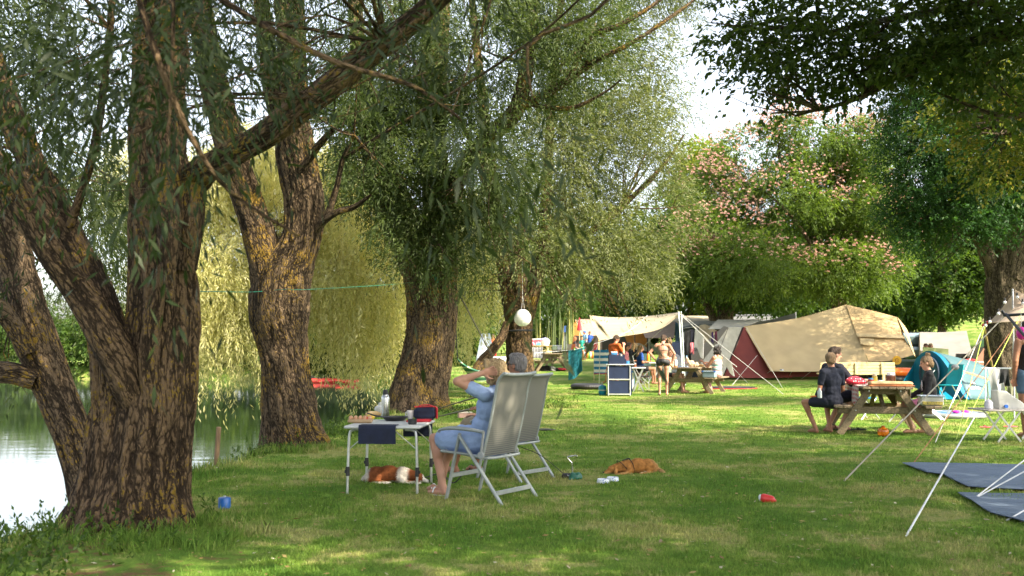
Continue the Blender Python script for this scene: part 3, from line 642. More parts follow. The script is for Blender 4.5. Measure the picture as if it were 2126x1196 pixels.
# ---- fourth willow with the paper lantern
t = thing("willow_tree", "broad willow behind the seated couple carrying the white paper lantern", "tree", (.19, 26.5, 0)); OFF = Vector(t.location)
e0 = 26.5
L5 = [PL([(1080, 835, e0), (1080, 780, e0), (1078, 700, e0), (1076, 640, e0), (1058, 570, e0), (1040, 500, e0), (1020, 380, e0), (1000, 200, e0), (980, 0, 27)], [36, 29, 27, 30, 24, 17, 14, 10, 8], seg=60, step=.06, furrow=.05, flare=.25, seed=41),
      PL([(1095, 660, e0), (1108, 600, e0), (1125, 520, e0), (1133, 430, e0), (1140, 300, 26.8), (1150, 150, 27), (1170, -50, 27)], [14, 16, 14, 12, 10, 9, 7], seg=26, step=.08, furrow=.03, seed=42),
      PL([(1085, 640, e0 - .2), (1075, 580, e0 - .2), (1080, 500, e0 - .3), (1090, 400, 26)], [16, 16, 12, 9], seg=20, step=.08, furrow=.02, seed=43),
      PL([(1120, 560, e0), (1200, 500, e0 + .5), (1290, 430, 27.5), (1380, 340, 28), (1420, 280, 28.5)], [7, 7, 6, 4, 2], seg=10, step=.15, furrow=.006, seed=44)]
trunk_mesh(reb(L5, OFF), M_bark, t)
nb = [PB(1150, 330, 27, 140, 150, 2.2), PB(1280, 300, 28, 130, 130, 2.5), PB(1230, 140, 28, 160, 130, 3), PB(1350, 170, 29, 90, 110, 2, .55), PB(1360, 400, 28.5, 80, 110, 2, .7), PB(1240, 480, 27.5, 140, 100, 2), PB(1120, 520, 26, 110, 70, 1.5, .9), PB(1220, 600, 26.5, 120, 40, 1.5, .7), PB(1310, 560, 27.5, 90, 70, 1.8, .8),
      PB(1010, 560, 26.5, 60, 60, 1, .6), PB(1400, 90, 29, 60, 90, 1.5, .35), PB(1150, -150, 28, 420, 200, 4, 1.6), PB(1420, 240, 29, 50, 60, 1.2, .3), PB(1210, 645, 26, 40, 22, .8, .14), PB(1060, 620, 25.6, 60, 28, .5, .14), PB(1290, 660, 26.5, 40, 14, .5, .05)]
trunk_mesh(reb(twigs_to(nb, [W(1058, 570, e0), W(1125, 520, e0), W(1133, 430, e0), W(1140, 300, 26.8), W(1150, 150, 27), W(1290, 430, 27.5), W(1200, 500, 27), W(1090, 400, 26)], rg, 4, .03), OFF), M_bark, t, "branch")
tw = crown_pts(nb, 27000, rg, .8, .455, .42); tw[:, :3] -= np.array(OFF)
leaves(tw, 10, .11, .027, .6, .45, rg, .9, .2, leafmat("sage_leaf", [(.05, .066, .022), (.088, .108, .038), (.15, .168, .066), (.26, .265, .13)], .38), t)

# ---- weeping willows on the far bank
def weeping(label, px, d, blobs, n, seed, strands=()):
    t = thing("weeping_willow", label, "tree", GD(px, d), 0, "golden weeping willows over the pond"); OFF = Vector(t.location); rg = np.random.default_rng(seed)
    b = OFF; top = W(px - 120, 250, d)
    ls = [limb([b, b + Vector((.1, 0, 2.4)), Vector((b.x - .2, b.y, 4.4)), top], [.4, .3, .22, .07], 20, .3, .04, seed)]
    ls += twigs_to(blobs, [W(px, 500, d), W(px, 400, d), top], rg, 3, .03, sag=.2)
    trunk_mesh(reb(ls, OFF), M_bark, t)
    tw = crown_pts(blobs, n, rg, 1.5, .485, .5)
    if len(strands):
        ex = []
        for (sx, sy, sd, k, sp) in strands:
            for _ in range(k): p = W(sx + rg.normal(0, sp), sy + rg.normal(0, 18), sd + rg.normal(0, .8)); ex.append([p.x, p.y, p.z, 0, 0, -.5])
        tw = np.vstack([tw, ex])
    tw[:, :3] -= np.array(OFF)
    leaves(tw, 22, .12, .024, 1.0, .95, rg, 1.1, .6, L_gold, t, minz=WL - .02 - OFF.z)
weeping("golden weeping willow hanging over the pond between the nearest trunk and the forked one", 872, 27, [PB(430, 400, 24, 110, 110, 2), PB(480, 540, 23, 110, 90, 1.6), PB(430, 620, 23, 80, 70, 1.4), PB(560, 330, 25, 110, 70, 2), PB(500, 660, 23, 100, 50, 1.3, .8), PB(330, 540, 25, 70, 110, 1.4, .4), PB(310, 380, 26, 90, 110, 1.6, .5)], 5200, 51, [(430, 690, 22, 40, 30), (510, 690, 22, 40, 30)])
weeping("golden weeping willow hanging over the pond between the forked trunk and the curved trunk", 895, 30, [PB(740, 470, 25, 100, 80, 2), PB(700, 580, 24, 90, 80, 1.6), PB(780, 620, 24, 60, 90, 1.5), PB(660, 430, 26, 80, 70, 1.8), PB(690, 360, 27, 120, 60, 2), PB(790, 540, 25, 70, 70, 1.4)], 4700, 52, [(720, 690, 24, 46, 35), (770, 700, 24, 46, 20), (670, 640, 24, 40, 25), (760, 640, 23, 40, 25)])
weeping("golden weeping willow hanging beside the hammock right of the curved trunk", 1078, 33, [PB(975, 560, 32, 70, 80, 2), PB(1000, 640, 31, 40, 50, 1.5), PB(960, 450, 33, 80, 70, 2), PB(965, 640, 30, 30, 50, 1)], 1700, 53, [(955, 690, 28, 20, 12), (985, 650, 29, 20, 14)])

def bigtree(name, label, px, d, blobs, n, m, bark, seed, K=8, L=.16, Wd=.07, tlen=.7, droop=.2, freq=.6, thr=.45, trunk_r=.3, group=None, limbs=None, anchors=None, nper=3, br=.06, flat=.3, minz=None):
    g = GD(px, d); t = thing(name, label, "tree", g, 0, group); rg = np.random.default_rng(seed); cb = np.mean([b[:3] for b in blobs], axis=0); top = Vector(cb)
    if limbs is None:
        k = Vector((g.x + (top.x - g.x) * .2, g.y, g.z + (top.z - g.z) * .45))
        limbs = [limb([g - Vector((0, 0, .2)), k, top], [trunk_r, trunk_r * .75, trunk_r * .25], 20, .2, .03, seed, .3)]; anchors = [k, (k + top) / 2, top]
    trunk_mesh(reb(limbs + twigs_to(blobs, anchors, rg, nper, br, sag=-.03), g), bark, t)
    tw = crown_pts(blobs, n, rg, freq, thr, .42); 
    tw[:, :3] -= np.array(g)
    leaves(tw, K, L, Wd, tlen, droop, rg, .9, .2, m, t, flat=flat, minz=minz); return t
# far left trees beyond the pond
bigtree("willow_tree", "low grey green tree at the far left beyond the water", -40, 76, [PB(-60, 650, 76, 150, 60, 5), PB(60, 660, 76, 120, 55, 5), PB(150, 680, 76, 130, 40, 4)], 4000, L_wil, M_bark, 61, 9, .24, .06, 1.2, .6)
bigtree("willow_tree", "low grey green tree on the far bank behind the two left trunks", 320, 78, [PB(300, 670, 78, 90, 55, 4), PB(420, 650, 80, 90, 70, 4), PB(230, 690, 76, 90, 40, 4)], 4000, L_wil, M_bark, 62, 9, .26, .07, 1.2, .6)
bigtree("poplar_tree", "green tree wall behind the golden willows at the middle of the far bank", 640, 78, [PB(560, 640, 80, 130, 90, 5), PB(700, 650, 80, 120, 80, 5), PB(850, 620, 78, 130, 110, 4), PB(980, 560, 78, 130, 170, 5)], 8000, L_mid, M_bark_d, 63, 8, .3, .14, 1)
# silk tree with pink flowers
sb = [PB(1560, 330, 43, 100, 70, 3), PB(1700, 290, 43, 120, 60, 3), PB(1800, 320, 43, 90, 70, 3), PB(1620, 420, 42, 120, 70, 3), PB(1500, 480, 42, 110, 60, 3), PB(1760, 430, 43, 110, 80, 3), PB(1560, 550, 41, 140, 55, 3), PB(1740, 560, 42, 120, 60, 3), PB(1830, 500, 43, 60, 110, 2.4), PB(1450, 540, 42, 60, 60, 2), PB(1640, 250, 43, 60, 30, 1.5, .5), PB(1480, 390, 43, 60, 60, 2, .6)]
sp = [W(1735, 700, 43), W(1728, 560, 43), W(1700, 470, 43), W(1640, 400, 43)]
g = GD(1740, 43)
tS = bigtree("silk_tree", "spreading silk tree covered in pink blossom above the large cream tent", 1740, 43, sb, 12500, L_alb, M_bark_s, 71, 12, .16, .055, .65, .35, .75, .455, limbs=[
    limb([g, W(1740, 640, 43), W(1715, 560, 43), W(1690, 480, 43), W(1640, 380, 43)], [.3, .28, .2, .14, .05], 18, .15, .02, 1), limb([W(1738, 620, 43), W(1745, 520, 43), W(1735, 440, 43), W(1760, 330, 43)], [.2, .18, .12, .04], 14, .15, .02, 2),
    limb([W(1720, 570, 43), W(1640, 520, 43), W(1560, 500, 42.5), W(1480, 500, 42)], [.14, .1, .07, .03], 10, .2, .01, 3), limb([W(1742, 640, 43), W(1800, 590, 43), W(1850, 540, 43)], [.16, .12, .05], 12, .2, .01, 4), limb([W(1730, 600, 42.5), W(1660, 470, 42), W(1570, 380, 42)], [.12, .08, .03], 10, .2, .01, 5)],
    anchors=[W(1690, 480, 43), W(1640, 400, 43), W(1735, 440, 43), W(1560, 500, 42.5), W(1800, 590, 43), W(1570, 420, 42), W(1750, 370, 43)])
def blossom(t, blobs, n, seed):
    rg = np.random.default_rng(seed); g = np.array(t.location); B = np.array(blobs); P = []
    while len(P) < n:
        q = B[rg.integers(len(B))]; d = rg.normal(0, 1, 3); d /= np.linalg.norm(d)
        if d[2] < -.25 + .5 * rg.random() or d[1] > .5: continue
        c = q[:3] + d * q[3:6] * rg.uniform(.85, 1.12)
        for _ in range(rg.integers(1, 6)): P.append(c + rg.normal(0, .35, 3) * [1, 1, .45])
    P = np.array(P[:n]) - g; K = 12; n = len(P)
    l = rg.normal(0, 1, (n, K, 3)); l[..., 2] = np.abs(l[..., 2]) * .9; l /= np.linalg.norm(l, axis=2)[..., None]; wv = np.cross(l, rg.normal(0, 1, (n, K, 3))); wv /= np.linalg.norm(wv, axis=2)[..., None]
    a = .055 * rg.uniform(.6, 1.2, (n, K, 1)); P = P[:, None, :]
    V = np.stack([P + 0 * l, P + l * a + wv * .026, P + l * a * 1.1, P + l * a - wv * .026], 2).reshape(-1, 3)
    m = leafmat("pink_blossom", [(.50, .24, .22), (.68, .42, .36), (.82, .64, .52)], .35, tcol=(1.1, 1, .9))
    o = raw("blossom", V, np.arange(n * K * 4).reshape(-1, 4), 4, m, t, attrs={"rnd": ('FACE', 'FLOAT', rg.uniform(0, 1, n * K))}); tag(o, "pink powder puff blossoms", None, None, "stuff")
blossom(tS, sb, 3400, 72)
# tree with ochre multi stem trunk behind the tents
g = GD(1505, 47)
bigtree("spreading_tree", "tree with several ochre stems behind the pitched tents", 1505, 47, [PB(1430, 560, 47, 110, 50, 3), PB(1550, 590, 47, 110, 40, 3), PB(1480, 500, 48, 120, 60, 3), PB(1400, 470, 50, 80, 90, 3), PB(1640, 620, 48, 70, 30, 2.5, .6)], 5500, L_mid, M_bark_s, 73, 8, .2, .1, .7, .2,
        limbs=[limb([g, W(1505, 700, 47), W(1500, 655, 47)], [.5, .42, .38], 24, .15, .03, 1)] + [limb([W(1503 + a, 690, 47), W(1503 + b, 630, 47), W(1503 + c, 560, 47)], [.22, .17, .06], 14, .15, .02, k) for k, (a, b, c) in enumerate([(-10, -38, -90), (-3, -8, -30), (4, 12, 30), (9, 20, 90)])], anchors=[W(1455, 600, 47), W(1495, 600, 47), W(1520, 600, 47), W(1530, 600, 47)])
# locust tree on the right
g = GD(2088, 33); rg = np.random.default_rng(80)
bigtree("locust_tree", "dark locust tree with thick ribbed trunk at the right behind the blue pop-up tent", 2088, 33, [PB(2010, 400, 32, 130, 80, 2.5), PB(1930, 330, 32, 90, 90, 2.2), PB(2080, 280, 32, 130, 120, 3), PB(1900, 430, 32, 70, 60, 2, .8), PB(1960, 480, 31, 90, 50, 2, .8), PB(2090, 440, 31, 90, 60, 2), PB(1880, 270, 33, 60, 90, 2, .5), PB(2060, 130, 33, 160, 150, 3), PB(1960, 200, 33, 100, 110, 2.5), PB(1930, 560, 34, 40, 30, 1, .15), PB(2200, 300, 33, 140, 250, 3)], 17000, L_loc, M_bark_d, 81, 12, .11, .045, .5, .35, .9, .45,
        limbs=[limb([g - Vector((0, 0, .2)), W(2088, 740, 33), W(2086, 600, 33), W(2095, 520, 33), W(2100, 400, 33), W(2110, 200, 33)], [.85, .64, .6, .5, .4, .2], 70, .07, .09, 1, .25, .6), limb([W(2078, 600, 33), W(2050, 530, 33), W(2010, 470, 33), W(1975, 400, 33)], [.3, .24, .18, .1], 22, .1, .03, 2), limb([W(2095, 580, 32.8), W(2118, 500, 32.8), W(2135, 400, 32.8)], [.42, .4, .3], 40, .08, .06, 3), limb([W(2070, 580, 33), W(2045, 500, 33), W(2040, 420, 33), W(2050, 300, 33)], [.24, .2, .17, .1], 20, .1, .03, 4)],
        anchors=[W(2010, 470, 33), W(1975, 400, 33), W(2050, 350, 33), W(2110, 300, 33), W(2135, 400, 33), W(2100, 180, 33)])
# near overhead tree at the right (trunk outside the picture)
g = GD(3400, 9.5)
ob = [PB(1600, 90, 10, 90, 80, .8), PB(1720, 40, 10, 120, 70, 1), PB(1850, 60, 9.6, 130, 90, 1), PB(1980, 30, 9.4, 150, 90, 1.1), PB(1560, 190, 10, 70, 40, .6, .7), PB(1660, 150, 10, 90, 60, .7, .8), PB(1530, 60, 10.4, 60, 60, .6, .5), PB(1800, 130, 9.6, 90, 50, .8, .8), PB(2080, 90, 9, 120, 100, 1), PB(1950, 130, 9.2, 100, 40, .8, .7), PB(2060, 220, 9.6, 90, 60, .7, .55)]
obx = [(9, 4, 8, 5, 5, 2.4, 1), (13, 6, 9, 5, 5, 3, 1), (6, 3, 7.5, 4, 3.5, 1.8, 1), (8, 8, 8.5, 4, 3, 2.2, .8), (4.5, 6.5, 6.6, 2.6, 2.4, 1.0, .6), (14, 1, 9, 5, 4, 3, .8), (5, -1, 7, 4, 3, 2, .7), (10, -3, 8, 4.5, 3, 2.4, .7), (7, 7.2, 9.6, 3, 2.6, 1.6, 1.2), (3, 3.5, 7.6, 3, 3, 1.2, 1), (10.5, 13.2, 12.4, 2.6, 2.2, 1.8, 1.2), (11, 10, 10.5, 3, 3, 2, .8)]
tO = bigtree("overhanging_tree", "tree at the top right whose dark leafy boughs overhang the picture", 3400, 9.5, ob + obx, 100, L_dark, M_bark_d, 91, 8, .09, .04, .4, .25, limbs=[
    limb([g - Vector((0, 0, .2)), Vector((10.4, 9, 3)), Vector((9, 7, 7)), Vector((9, 6, 9.5))], [.4, .32, .22, .1], 24, .15, .04, 1, .3),
    limb([Vector((10.4, 9, 3.2)), W(2300, 20, 9.2), W(2126, 62, 9.2), W(2000, 92, 9.4), W(1900, 130, 9.6), W(1800, 195, 9.8), W(1700, 228, 10), W(1600, 235, 10)], [.13, .085, .07, .06, .05, .03, .018, .008], 14, .08, .012, 2),
    limb([Vector((10, 8.6, 3.6)), W(2250, -60, 9), W(2050, 0, 9), W(1850, 40, 9.6), W(1650, 80, 10)], [.1, .06, .045, .03, .01], 10, .1, .01, 3),
    limb([W(2180, 230, 9.4), W(2080, 240, 9.4), W(1990, 210, 9.5), W(1920, 180, 9.6)], [.03, .025, .015, .006], 8, .1, .004, 4), limb([Vector((10.3, 9, 3.4)), W(2400, 180, 9.3), W(2180, 100, 9.4), W(2000, 150, 9.4)], [.09, .06, .04, .01], 10, .1, .008, 5)],
    anchors=[W(1900, 130, 9.6), W(1800, 190, 9.8), W(2000, 92, 9.4), W(1850, 40, 9.6), W(1700, 226, 10), Vector((9, 7, 7)), Vector((9, 6, 9)), W(2050, 0, 9), W(1700, 60, 10)], nper=3, br=.022)
rg = np.random.default_rng(92)
for q in list(tO.children):
    if q.name.startswith("crown"): bpy.data.objects.remove(q)
tw = crown_pts(ob, 2100, rg, 2.4, .49, .45); tw[:, :3] -= np.array(g)
c1 = leaves(tw, 9, .075, .038, .32, .2, rg, .9, .2, L_dark, tO, flat=.5)
tw = crown_pts(obx, 21000, rg, .6, .37, .5); tw[:, :3] -= np.array(g)
c2 = leaves(tw, 7, .16, .09, .6, .2, rg, .9, .2, L_dark, tO, name="upper_crown", flat=.5)
# yellowish tree above right behind the overhang
bigtree("maple_tree", "yellowing broadleaf tree at the right edge below the dark boughs", 2500, 22, [PB(2050, 330, 21, 110, 60, 1.2, .8), PB(2110, 250, 21, 110, 90, 1.4, .9), PB(1990, 260, 21, 80, 50, 1, .4), PB(2250, 250, 22, 160, 200, 2), PB(2080, 170, 21, 120, 60, 1.2, .6)], 4200, leafmat("yellowing_leaf", [(.04, .07, .012), (.08, .11, .018), (.15, .15, .025), (.26, .19, .04)], .4), M_bark_d, 93, 8, .1, .06, .45, .2, 1.2, .46)
# background trees on the right and behind the tents
bigtree("broadleaf_tree", "rounded green tree in front of the sunny meadow at the right", 1952, 58, [PB(1950, 590, 58, 110, 70, 4), PB(1880, 560, 60, 70, 80, 3), PB(2030, 560, 58, 60, 70, 3), PB(1940, 500, 60, 120, 60, 4)], 9000, L_mid, M_bark_d, 94, 8, .2, .12, .7, .2)
for k, (lab, px, d, bl, n, mm) in enumerate([
        ("dense green tree behind the left tents", 1260, 90, [PB(1240, 560, 90, 150, 130, 5), PB(1120, 600, 90, 120, 100, 4), PB(1250, 650, 86, 170, 40, 3)], 7000, L_mid),
        ("yellow green tree behind the silk tree at its left edge", 1430, 85, [PB(1440, 380, 85, 80, 90, 4), PB(1400, 520, 84, 110, 120, 4), PB(1500, 560, 84, 110, 100, 4), PB(1480, 330, 88, 50, 60, 3, .5)], 7000, L_yel),
        ("tall green tree behind the middle of the silk tree", 1640, 88, [PB(1620, 560, 88, 150, 120, 5), PB(1740, 600, 84, 130, 80, 4), PB(1660, 660, 80, 180, 40, 3), PB(1700, 470, 90, 120, 70, 4)], 8000, L_mid),
        ("dark green tree behind the cream tent's right end", 1840, 74, [PB(1850, 600, 74, 110, 80, 4), PB(1830, 480, 76, 80, 100, 4), PB(1860, 660, 70, 100, 36, 3)], 6000, L_mid),
        ("tall tree far right behind the locust trunk", 2180, 64, [PB(2130, 500, 64, 130, 120, 4), PB(2100, 600, 64, 60, 60, 3), PB(2060, 380, 66, 120, 120, 4)], 6000, L_mid)]):
    bigtree("background_tree", lab, px, d, bl, n, mm, M_bark_d, 100 + k, 8, .3, .17, .9, .2, .4, group="trees closing the campsite", minz=-.3)
# hedge
def hedge(name, label, pts, h, th, n, m, seed):
    t = thing(name, label, "hedge", pts[0]); rg = np.random.default_rng(seed); P = np.array([list(p) for p in pts]); bl = []
    for i in range(len(P) - 1):
        L = np.linalg.norm(P[i+1] - P[i]); k = max(2, int(L / (h * .7)))
        for j in range(k): c = P[i] + (P[i+1] - P[i]) * (j + .5) / k; bl.append((c[0], c[1], c[2] + h * .42, h * .6, th, h * (.56 + .12 * rg.random()), 1))
    tw = crown_pts(bl, n, rg, .5, .40, .35); tw[:, :3] -= np.array(P[0])
    leaves(tw, 7, .28, .16, .6, .2, rg, .9, .2, m, t, name="foliage", flat=.3, minz=-.9)
hedge("hedge", "tall dark hedge closing the site behind the cream tents", [GD(1100, 98), GD(1350, 100), GD(1600, 96), GD(1850, 90)], 8, 2.4, 14000, L_mid, 120)
hedge("hedge", "dense green thicket along the far bank of the pond", [GD(-900, 70.8), GD(-100, 68.8), GD(300, 67.4), GD(560, 66), GD(700, 63.5), GD(800, 60), GD(900, 56), GD(960, 52)], 3.3, 2.5, 19000, L_mid, 121)

def weeds():
    rg = np.random.default_rng(33); P = []
    for (x, y, r, n_) in [(-4.05, 7.6, .45, 70), (-3.9, 8.8, .5, 60), (-2.9, 6.9, .6, 60), (-3.1, 6.1, .5, 50), (-2.9, 16.2, .7, 110), (-2.6, 15.4, .5, 60), (-3.3, 13.3, .4, 30), (-1.0, 20.8, .6, 60), (-3.0, 18.5, .5, 60), (1.0, 22.8, .35, 40), (-.3, 25, .8, 80)]:
        for _ in range(n_):
            a, b_ = rg.normal(0, r, 2); xx, yy = x + a * .6, y + b_
            if sdist(np.array([xx]), np.array([yy]))[0] > -.35: P.append([xx, yy, gzf(xx, yy) - .01, rg.normal(0, .2), rg.normal(0, .2), 1.6])
    o = leaves(np.array(P), 16, .05, .02, .2, -.1, rg, 1.2, -.1, L_mid, None, "weeds", flat=.2)
    tag(o, "low leafy weeds and nettles along the bank", None, None, "stuff")
weeds()
# ============================================================ PEOPLE
V3 = Vector
SK = mat("skin_light", (.50, .27, .18), .5, col2=(.42, .21, .14), scale=5, spec=.35, sss=.06)
SK2 = mat("skin_tanned", (.36, .17, .10), .5, col2=(.29, .13, .075), scale=5, spec=.35, sss=.05)
M_eye = mat("eye_dark", (.02, .015, .012), .3); M_lip = mat("lips", (.38, .12, .10), .5)
def hairmat(name, c, c2): return mat(name, c, .55, col2=c2, scale=30, stretch=(2.2, 2.2, .35), bump=.5, bscale=60)
H_blond = hairmat("hair_blond", (.62, .45, .24), (.30, .19, .08)); H_dblond = hairmat("hair_dark_blond", (.34, .22, .11), (.20, .12, .06))
H_brown = hairmat("hair_brown", (.10, .055, .03), (.05, .028, .015)); H_dark = hairmat("hair_dark", (.035, .025, .02), (.015, .011, .01)); H_grey = hairmat("hair_grey", (.36, .33, .31), (.17, .155, .15))
def joints(kind="sit", k=1.0, lean=0.0, side=0.0):
    """sitting: hips on a seat at z .45; standing: feet at z 0. +Y forward, +X right"""
    if kind == "sit":
        J = dict(pel=(0, 0, .54), neck=(0, -.04, 1.06), hipL=(-.095, .03, .52), hipR=(.095, .03, .52), knL=(-.13, .44, .53), knR=(.13, .44, .53), anL=(-.13, .46, .09), anR=(.13, .46, .09), toL=(-.15, .60, .03), toR=(.15, .60, .03))
        z0 = .54
    else:
        J = dict(pel=(0, 0, .95), neck=(0, -.01, 1.46), hipL=(-.095, 0, .92), hipR=(.095, 0, .92), knL=(-.10, .02, .50), knR=(.10, .02, .50), anL=(-.10, -.02, .09), anR=(.10, -.02, .09), toL=(-.13, .14, .03), toR=(.13, .14, .03))
        z0 = .95
    J = {a: V3(b) for a, b in J.items()}
    M = Matrix.Rotation(-lean, 3, 'X') @ Matrix.Rotation(side, 3, 'Y')
    J['neck'] = J['pel'] + M @ (J['neck'] - J['pel'])
    J['up'] = (J['neck'] - J['pel']).normalized(); J['M'] = M
    J['shL'] = J['pel'] + M @ V3((-.17, -.03, .455)); J['shR'] = J['pel'] + M @ V3((.17, -.03, .455))
    J['elL'] = J['shL'] + V3((-.05, .02, -.27)); J['elR'] = J['shR'] + V3((.05, .02, -.27))
    J['wrL'] = J['elL'] + V3((.03, .2, -.08)); J['wrR'] = J['elR'] + V3((-.03, .2, -.08))
    J['hd'] = J['neck'] + V3((0, .035, .135)); J['look'] = V3((0, 1, -.1))
    return J
def basis(look, up=(0, 0, 1)):
    y = V3(look).normalized(); x = y.cross(V3(up)).normalized(); return Matrix((x, y, x.cross(y))).transposed()
def person(label, loc, rz, J, skin=SK, hair=None, style="short", wear=(), k=1.0, build=1.0, voxel=.010, face_=True, group=None, female=False, hands=True):
    t = thing("person", label, "person", loc, rz, group); t.scale = (k, k, k); b = build
    sx = (J['shR'] - J['shL']).normalized(); up = J['up']; fw = up.cross(sx).normalized(); T = Matrix((sx, fw, up)).transposed()
    ch = J['pel'] + (J['neck'] - J['pel']) * .62; wa = J['pel'] + (J['neck'] - J['pel']) * .3; q = MB()
    def torso(q, e=0.0):
        q.ell(J['pel'] - up * .0, ((.158 if female else .145) * b + e, .115 * b + e, .12 + e), rot=T)
        q.ell(wa, (.125 * b + e, .098 * b + e, .15 + e), rot=T); q.ell(ch, (.152 * b + e, .108 * b + e, .175 + e), rot=T)
        q.caps(J['shL'], J['shR'], .052 + e, .052 + e); q.caps(ch + up * .08, J['neck'], .085 + e, .055 + e * .5)
        q.caps(J['pel'], J['hipL'], .11 * b + e, .095 * b + e); q.caps(J['pel'], J['hipR'], .11 * b + e, .095 * b + e)
    torso(q)
    q.caps(J['neck'] - up * .02, J['hd'] - V3((0, 0, .03)), .053, .05); Hm = basis(J['look']); hd = J['hd']
    def hp(x, y, z): return hd + Hm @ V3((x, y, z))
    q.ell(hp(0, -.008, .025), (.074, .093, .088), rot=Hm); q.ell(hp(0, .022, -.035), (.055, .062, .075), rot=Hm); q.ell(hp(0, .055, -.085), (.028, .026, .024), rot=Hm)
    q.caps(hp(0, .083, .01), hp(0, .103, -.022), .009, .014); q.ell(hp(0, .078, .032), (.045, .014, .01), rot=Hm)
    for s in (-1, 1): q.ell(hp(s * .074, -.005, -.01), (.01, .02, .03), rot=Hm)
    for s in 'LR':
        sh, el, wr = J['sh' + s], J['el' + s], J['wr' + s]; q.caps(sh, el, .049 * b, .038 * b); q.caps(el, wr, .040 * b, .026); q.ell(sh.lerp(el, .45), (.047 * b, .047 * b, .047 * b))
        q.ell(el.lerp(wr, .25), .04 * b)
        hdv = (J.get('hand' + s) or (wr - el)).normalized(); pn = V3(J.get('palm' + s, (0, 0, 1))); sd_ = hdv.cross(pn).normalized(); pn = sd_.cross(hdv)
        Mh = Matrix((sd_, hdv, pn)).transposed(); pc = wr + hdv * .045; q.ell(pc, (.038, .05, .016), rot=Mh)
        if hands:
            cu = J.get('curl', .6)
            for i, ln in enumerate((.062, .072, .068, .052)):
                x = (i - 1.5) * .0195; a0 = wr + Mh @ V3((x, .075, 0)); a1 = a0 + Mh @ V3((x * .25, ln * .5 * math.cos(cu * .5), -ln * .5 * math.sin(cu * .5))); a2 = a1 + Mh @ V3((0, ln * .5 * math.cos(cu * 1.4), -ln * .5 * math.sin(cu * 1.4)))
                q.caps(a0, a1, .0105, .0098, 8); q.caps(a1, a2, .0098, .0085, 8)
            ts = -1 if s == 'R' else 1; a0 = wr + Mh @ V3((ts * -.03, .03, -.004)); a1 = a0 + Mh @ V3((ts * -.028, .03, -.012)); q.caps(a0, a1, .013, .011, 8); q.caps(a1, a1 + Mh @ V3((ts * -.006, .028, -.012)), .011, .009, 8)
        hi, kn, an, to = J['hip' + s], J['kn' + s], J['an' + s], J['to' + s]; q.caps(hi, kn, .083 * b, .052 * b); q.ell(hi.lerp(kn, .35), .080 * b)
        q.caps(kn, an, .052 * b, .034); cd = (kn - an).normalized(); bk = V3((0, -1, 0)) - cd * (V3((0, -1, 0)).dot(cd)); q.ell(kn.lerp(an, .3) + bk * .018, (.05 * b, .05 * b, .11), rot=basis(V3((0, 1, 0)) if abs(cd.y) < .9 else V3((0, 0, 1)), cd))
        ft = to - an; q.caps(an - V3((0, .02, .045)), V3((to.x, to.y, to.z)), .034, .022); q.caps(an - V3((0, .035, .05)), an, .034, .034); q.caps(an.lerp(to, .6) + V3((.015 if s == 'L' else -.015, 0, 0)), to, .026, .018)
    q.fuse("body", skin, t, voxel, 2)
    # clothing: each garment follows the body slightly larger
    for g in wear:
        kind, m = g[0], g[1]; q = MB(); e = .014; wr_amp = .010
        if kind in ("shirt", "tank", "dress", "sweater"):
            q.ell(wa, (.125 * b + .022, .098 * b + .022, .17), rot=T); q.ell(ch, (.152 * b + e, .108 * b + e, .172 if kind != "tank" else .15), rot=T)
            q.ell(J['pel'] + up * .03, (.15 * b + .016, .115 * b + .014, .12), rot=T)
            if kind != "tank": q.caps(J['shL'], J['shR'], .064, .064); q.caps(ch + up * .07, J['neck'] - up * .03, .092, .072)
            else:
                for s in 'LR': q.caps(ch.lerp(J['sh' + s], .55), J['sh' + s].lerp(J['neck'], .45) + up * .035, .055, .026)
            sl = {"shirt": .62, "dress": .5, "sweater": 2}.get(kind, 0)
            for s in 'LR':
                if sl: q.caps(J['sh' + s], J['sh' + s].lerp(J['el' + s], min(1, sl)), .064 * b, .058 * b)
                if sl == 2: q.caps(J['el' + s], J['el' + s].lerp(J['wr' + s], .95), .055 * b, .04)
            if kind == "dress":
                q.ell(J['pel'] + V3((0, .03, -.01)), (.215, .17, .125))
                for s in 'LR': q.caps(J['pel'], J['hip' + s].lerp(J['kn' + s], .66), .145 * b, .112 * b); q.caps(J['hip' + s], J['hip' + s].lerp(J['kn' + s], .62), .122 * b, .104 * b)
                q.caps(J['pel'] + V3((0, .02, -.02)), J['hipL'].lerp(J['knR'], .4), .14, .10)
        elif kind in ("shorts", "trousers", "briefs"):
            q.ell(J['pel'] - up * .01, (.165 * b, .128 * b, .12 if kind != "briefs" else .10), rot=T); f = {"shorts": .72, "trousers": 1, "briefs": .12}[kind]
            if kind == "shorts" and len(g) > 2: f = g[2]
            for s in 'LR':
                q.caps(J['pel'], J['hip' + s], .118 * b, .108 * b); q.caps(J['hip' + s], J['hip' + s].lerp(J['kn' + s], f), .102 * b, (.088 if f > .3 else .09) * b)
                if kind == "trousers": q.caps(J['kn' + s], J['kn' + s].lerp(J['an' + s], .93), .078 * b, .062 * b)
        elif kind == "bikini_top":
            c = J['pel'] + (J['neck'] - J['pel']) * .60
            for i in range(28):
                a0 = i * math.tau / 28; a1 = (i + 1) * math.tau / 28
                q.caps(c + T @ V3((.157 * b * math.cos(a0), .113 * b * math.sin(a0), 0)), c + T @ V3((.157 * b * math.cos(a1), .113 * b * math.sin(a1), 0)), .009, .009, 6)
            for s in (-1, 1): q.ell(c + T @ V3((s * .07, .10, .01)), (.07, .045, .06), rot=T); q.tube([c + T @ V3((s * .07, .12, .05)), J['neck'] + V3((s * .055, .03, -.02)), J['neck'] + V3((0, -.07, -.01))], .007, 6)
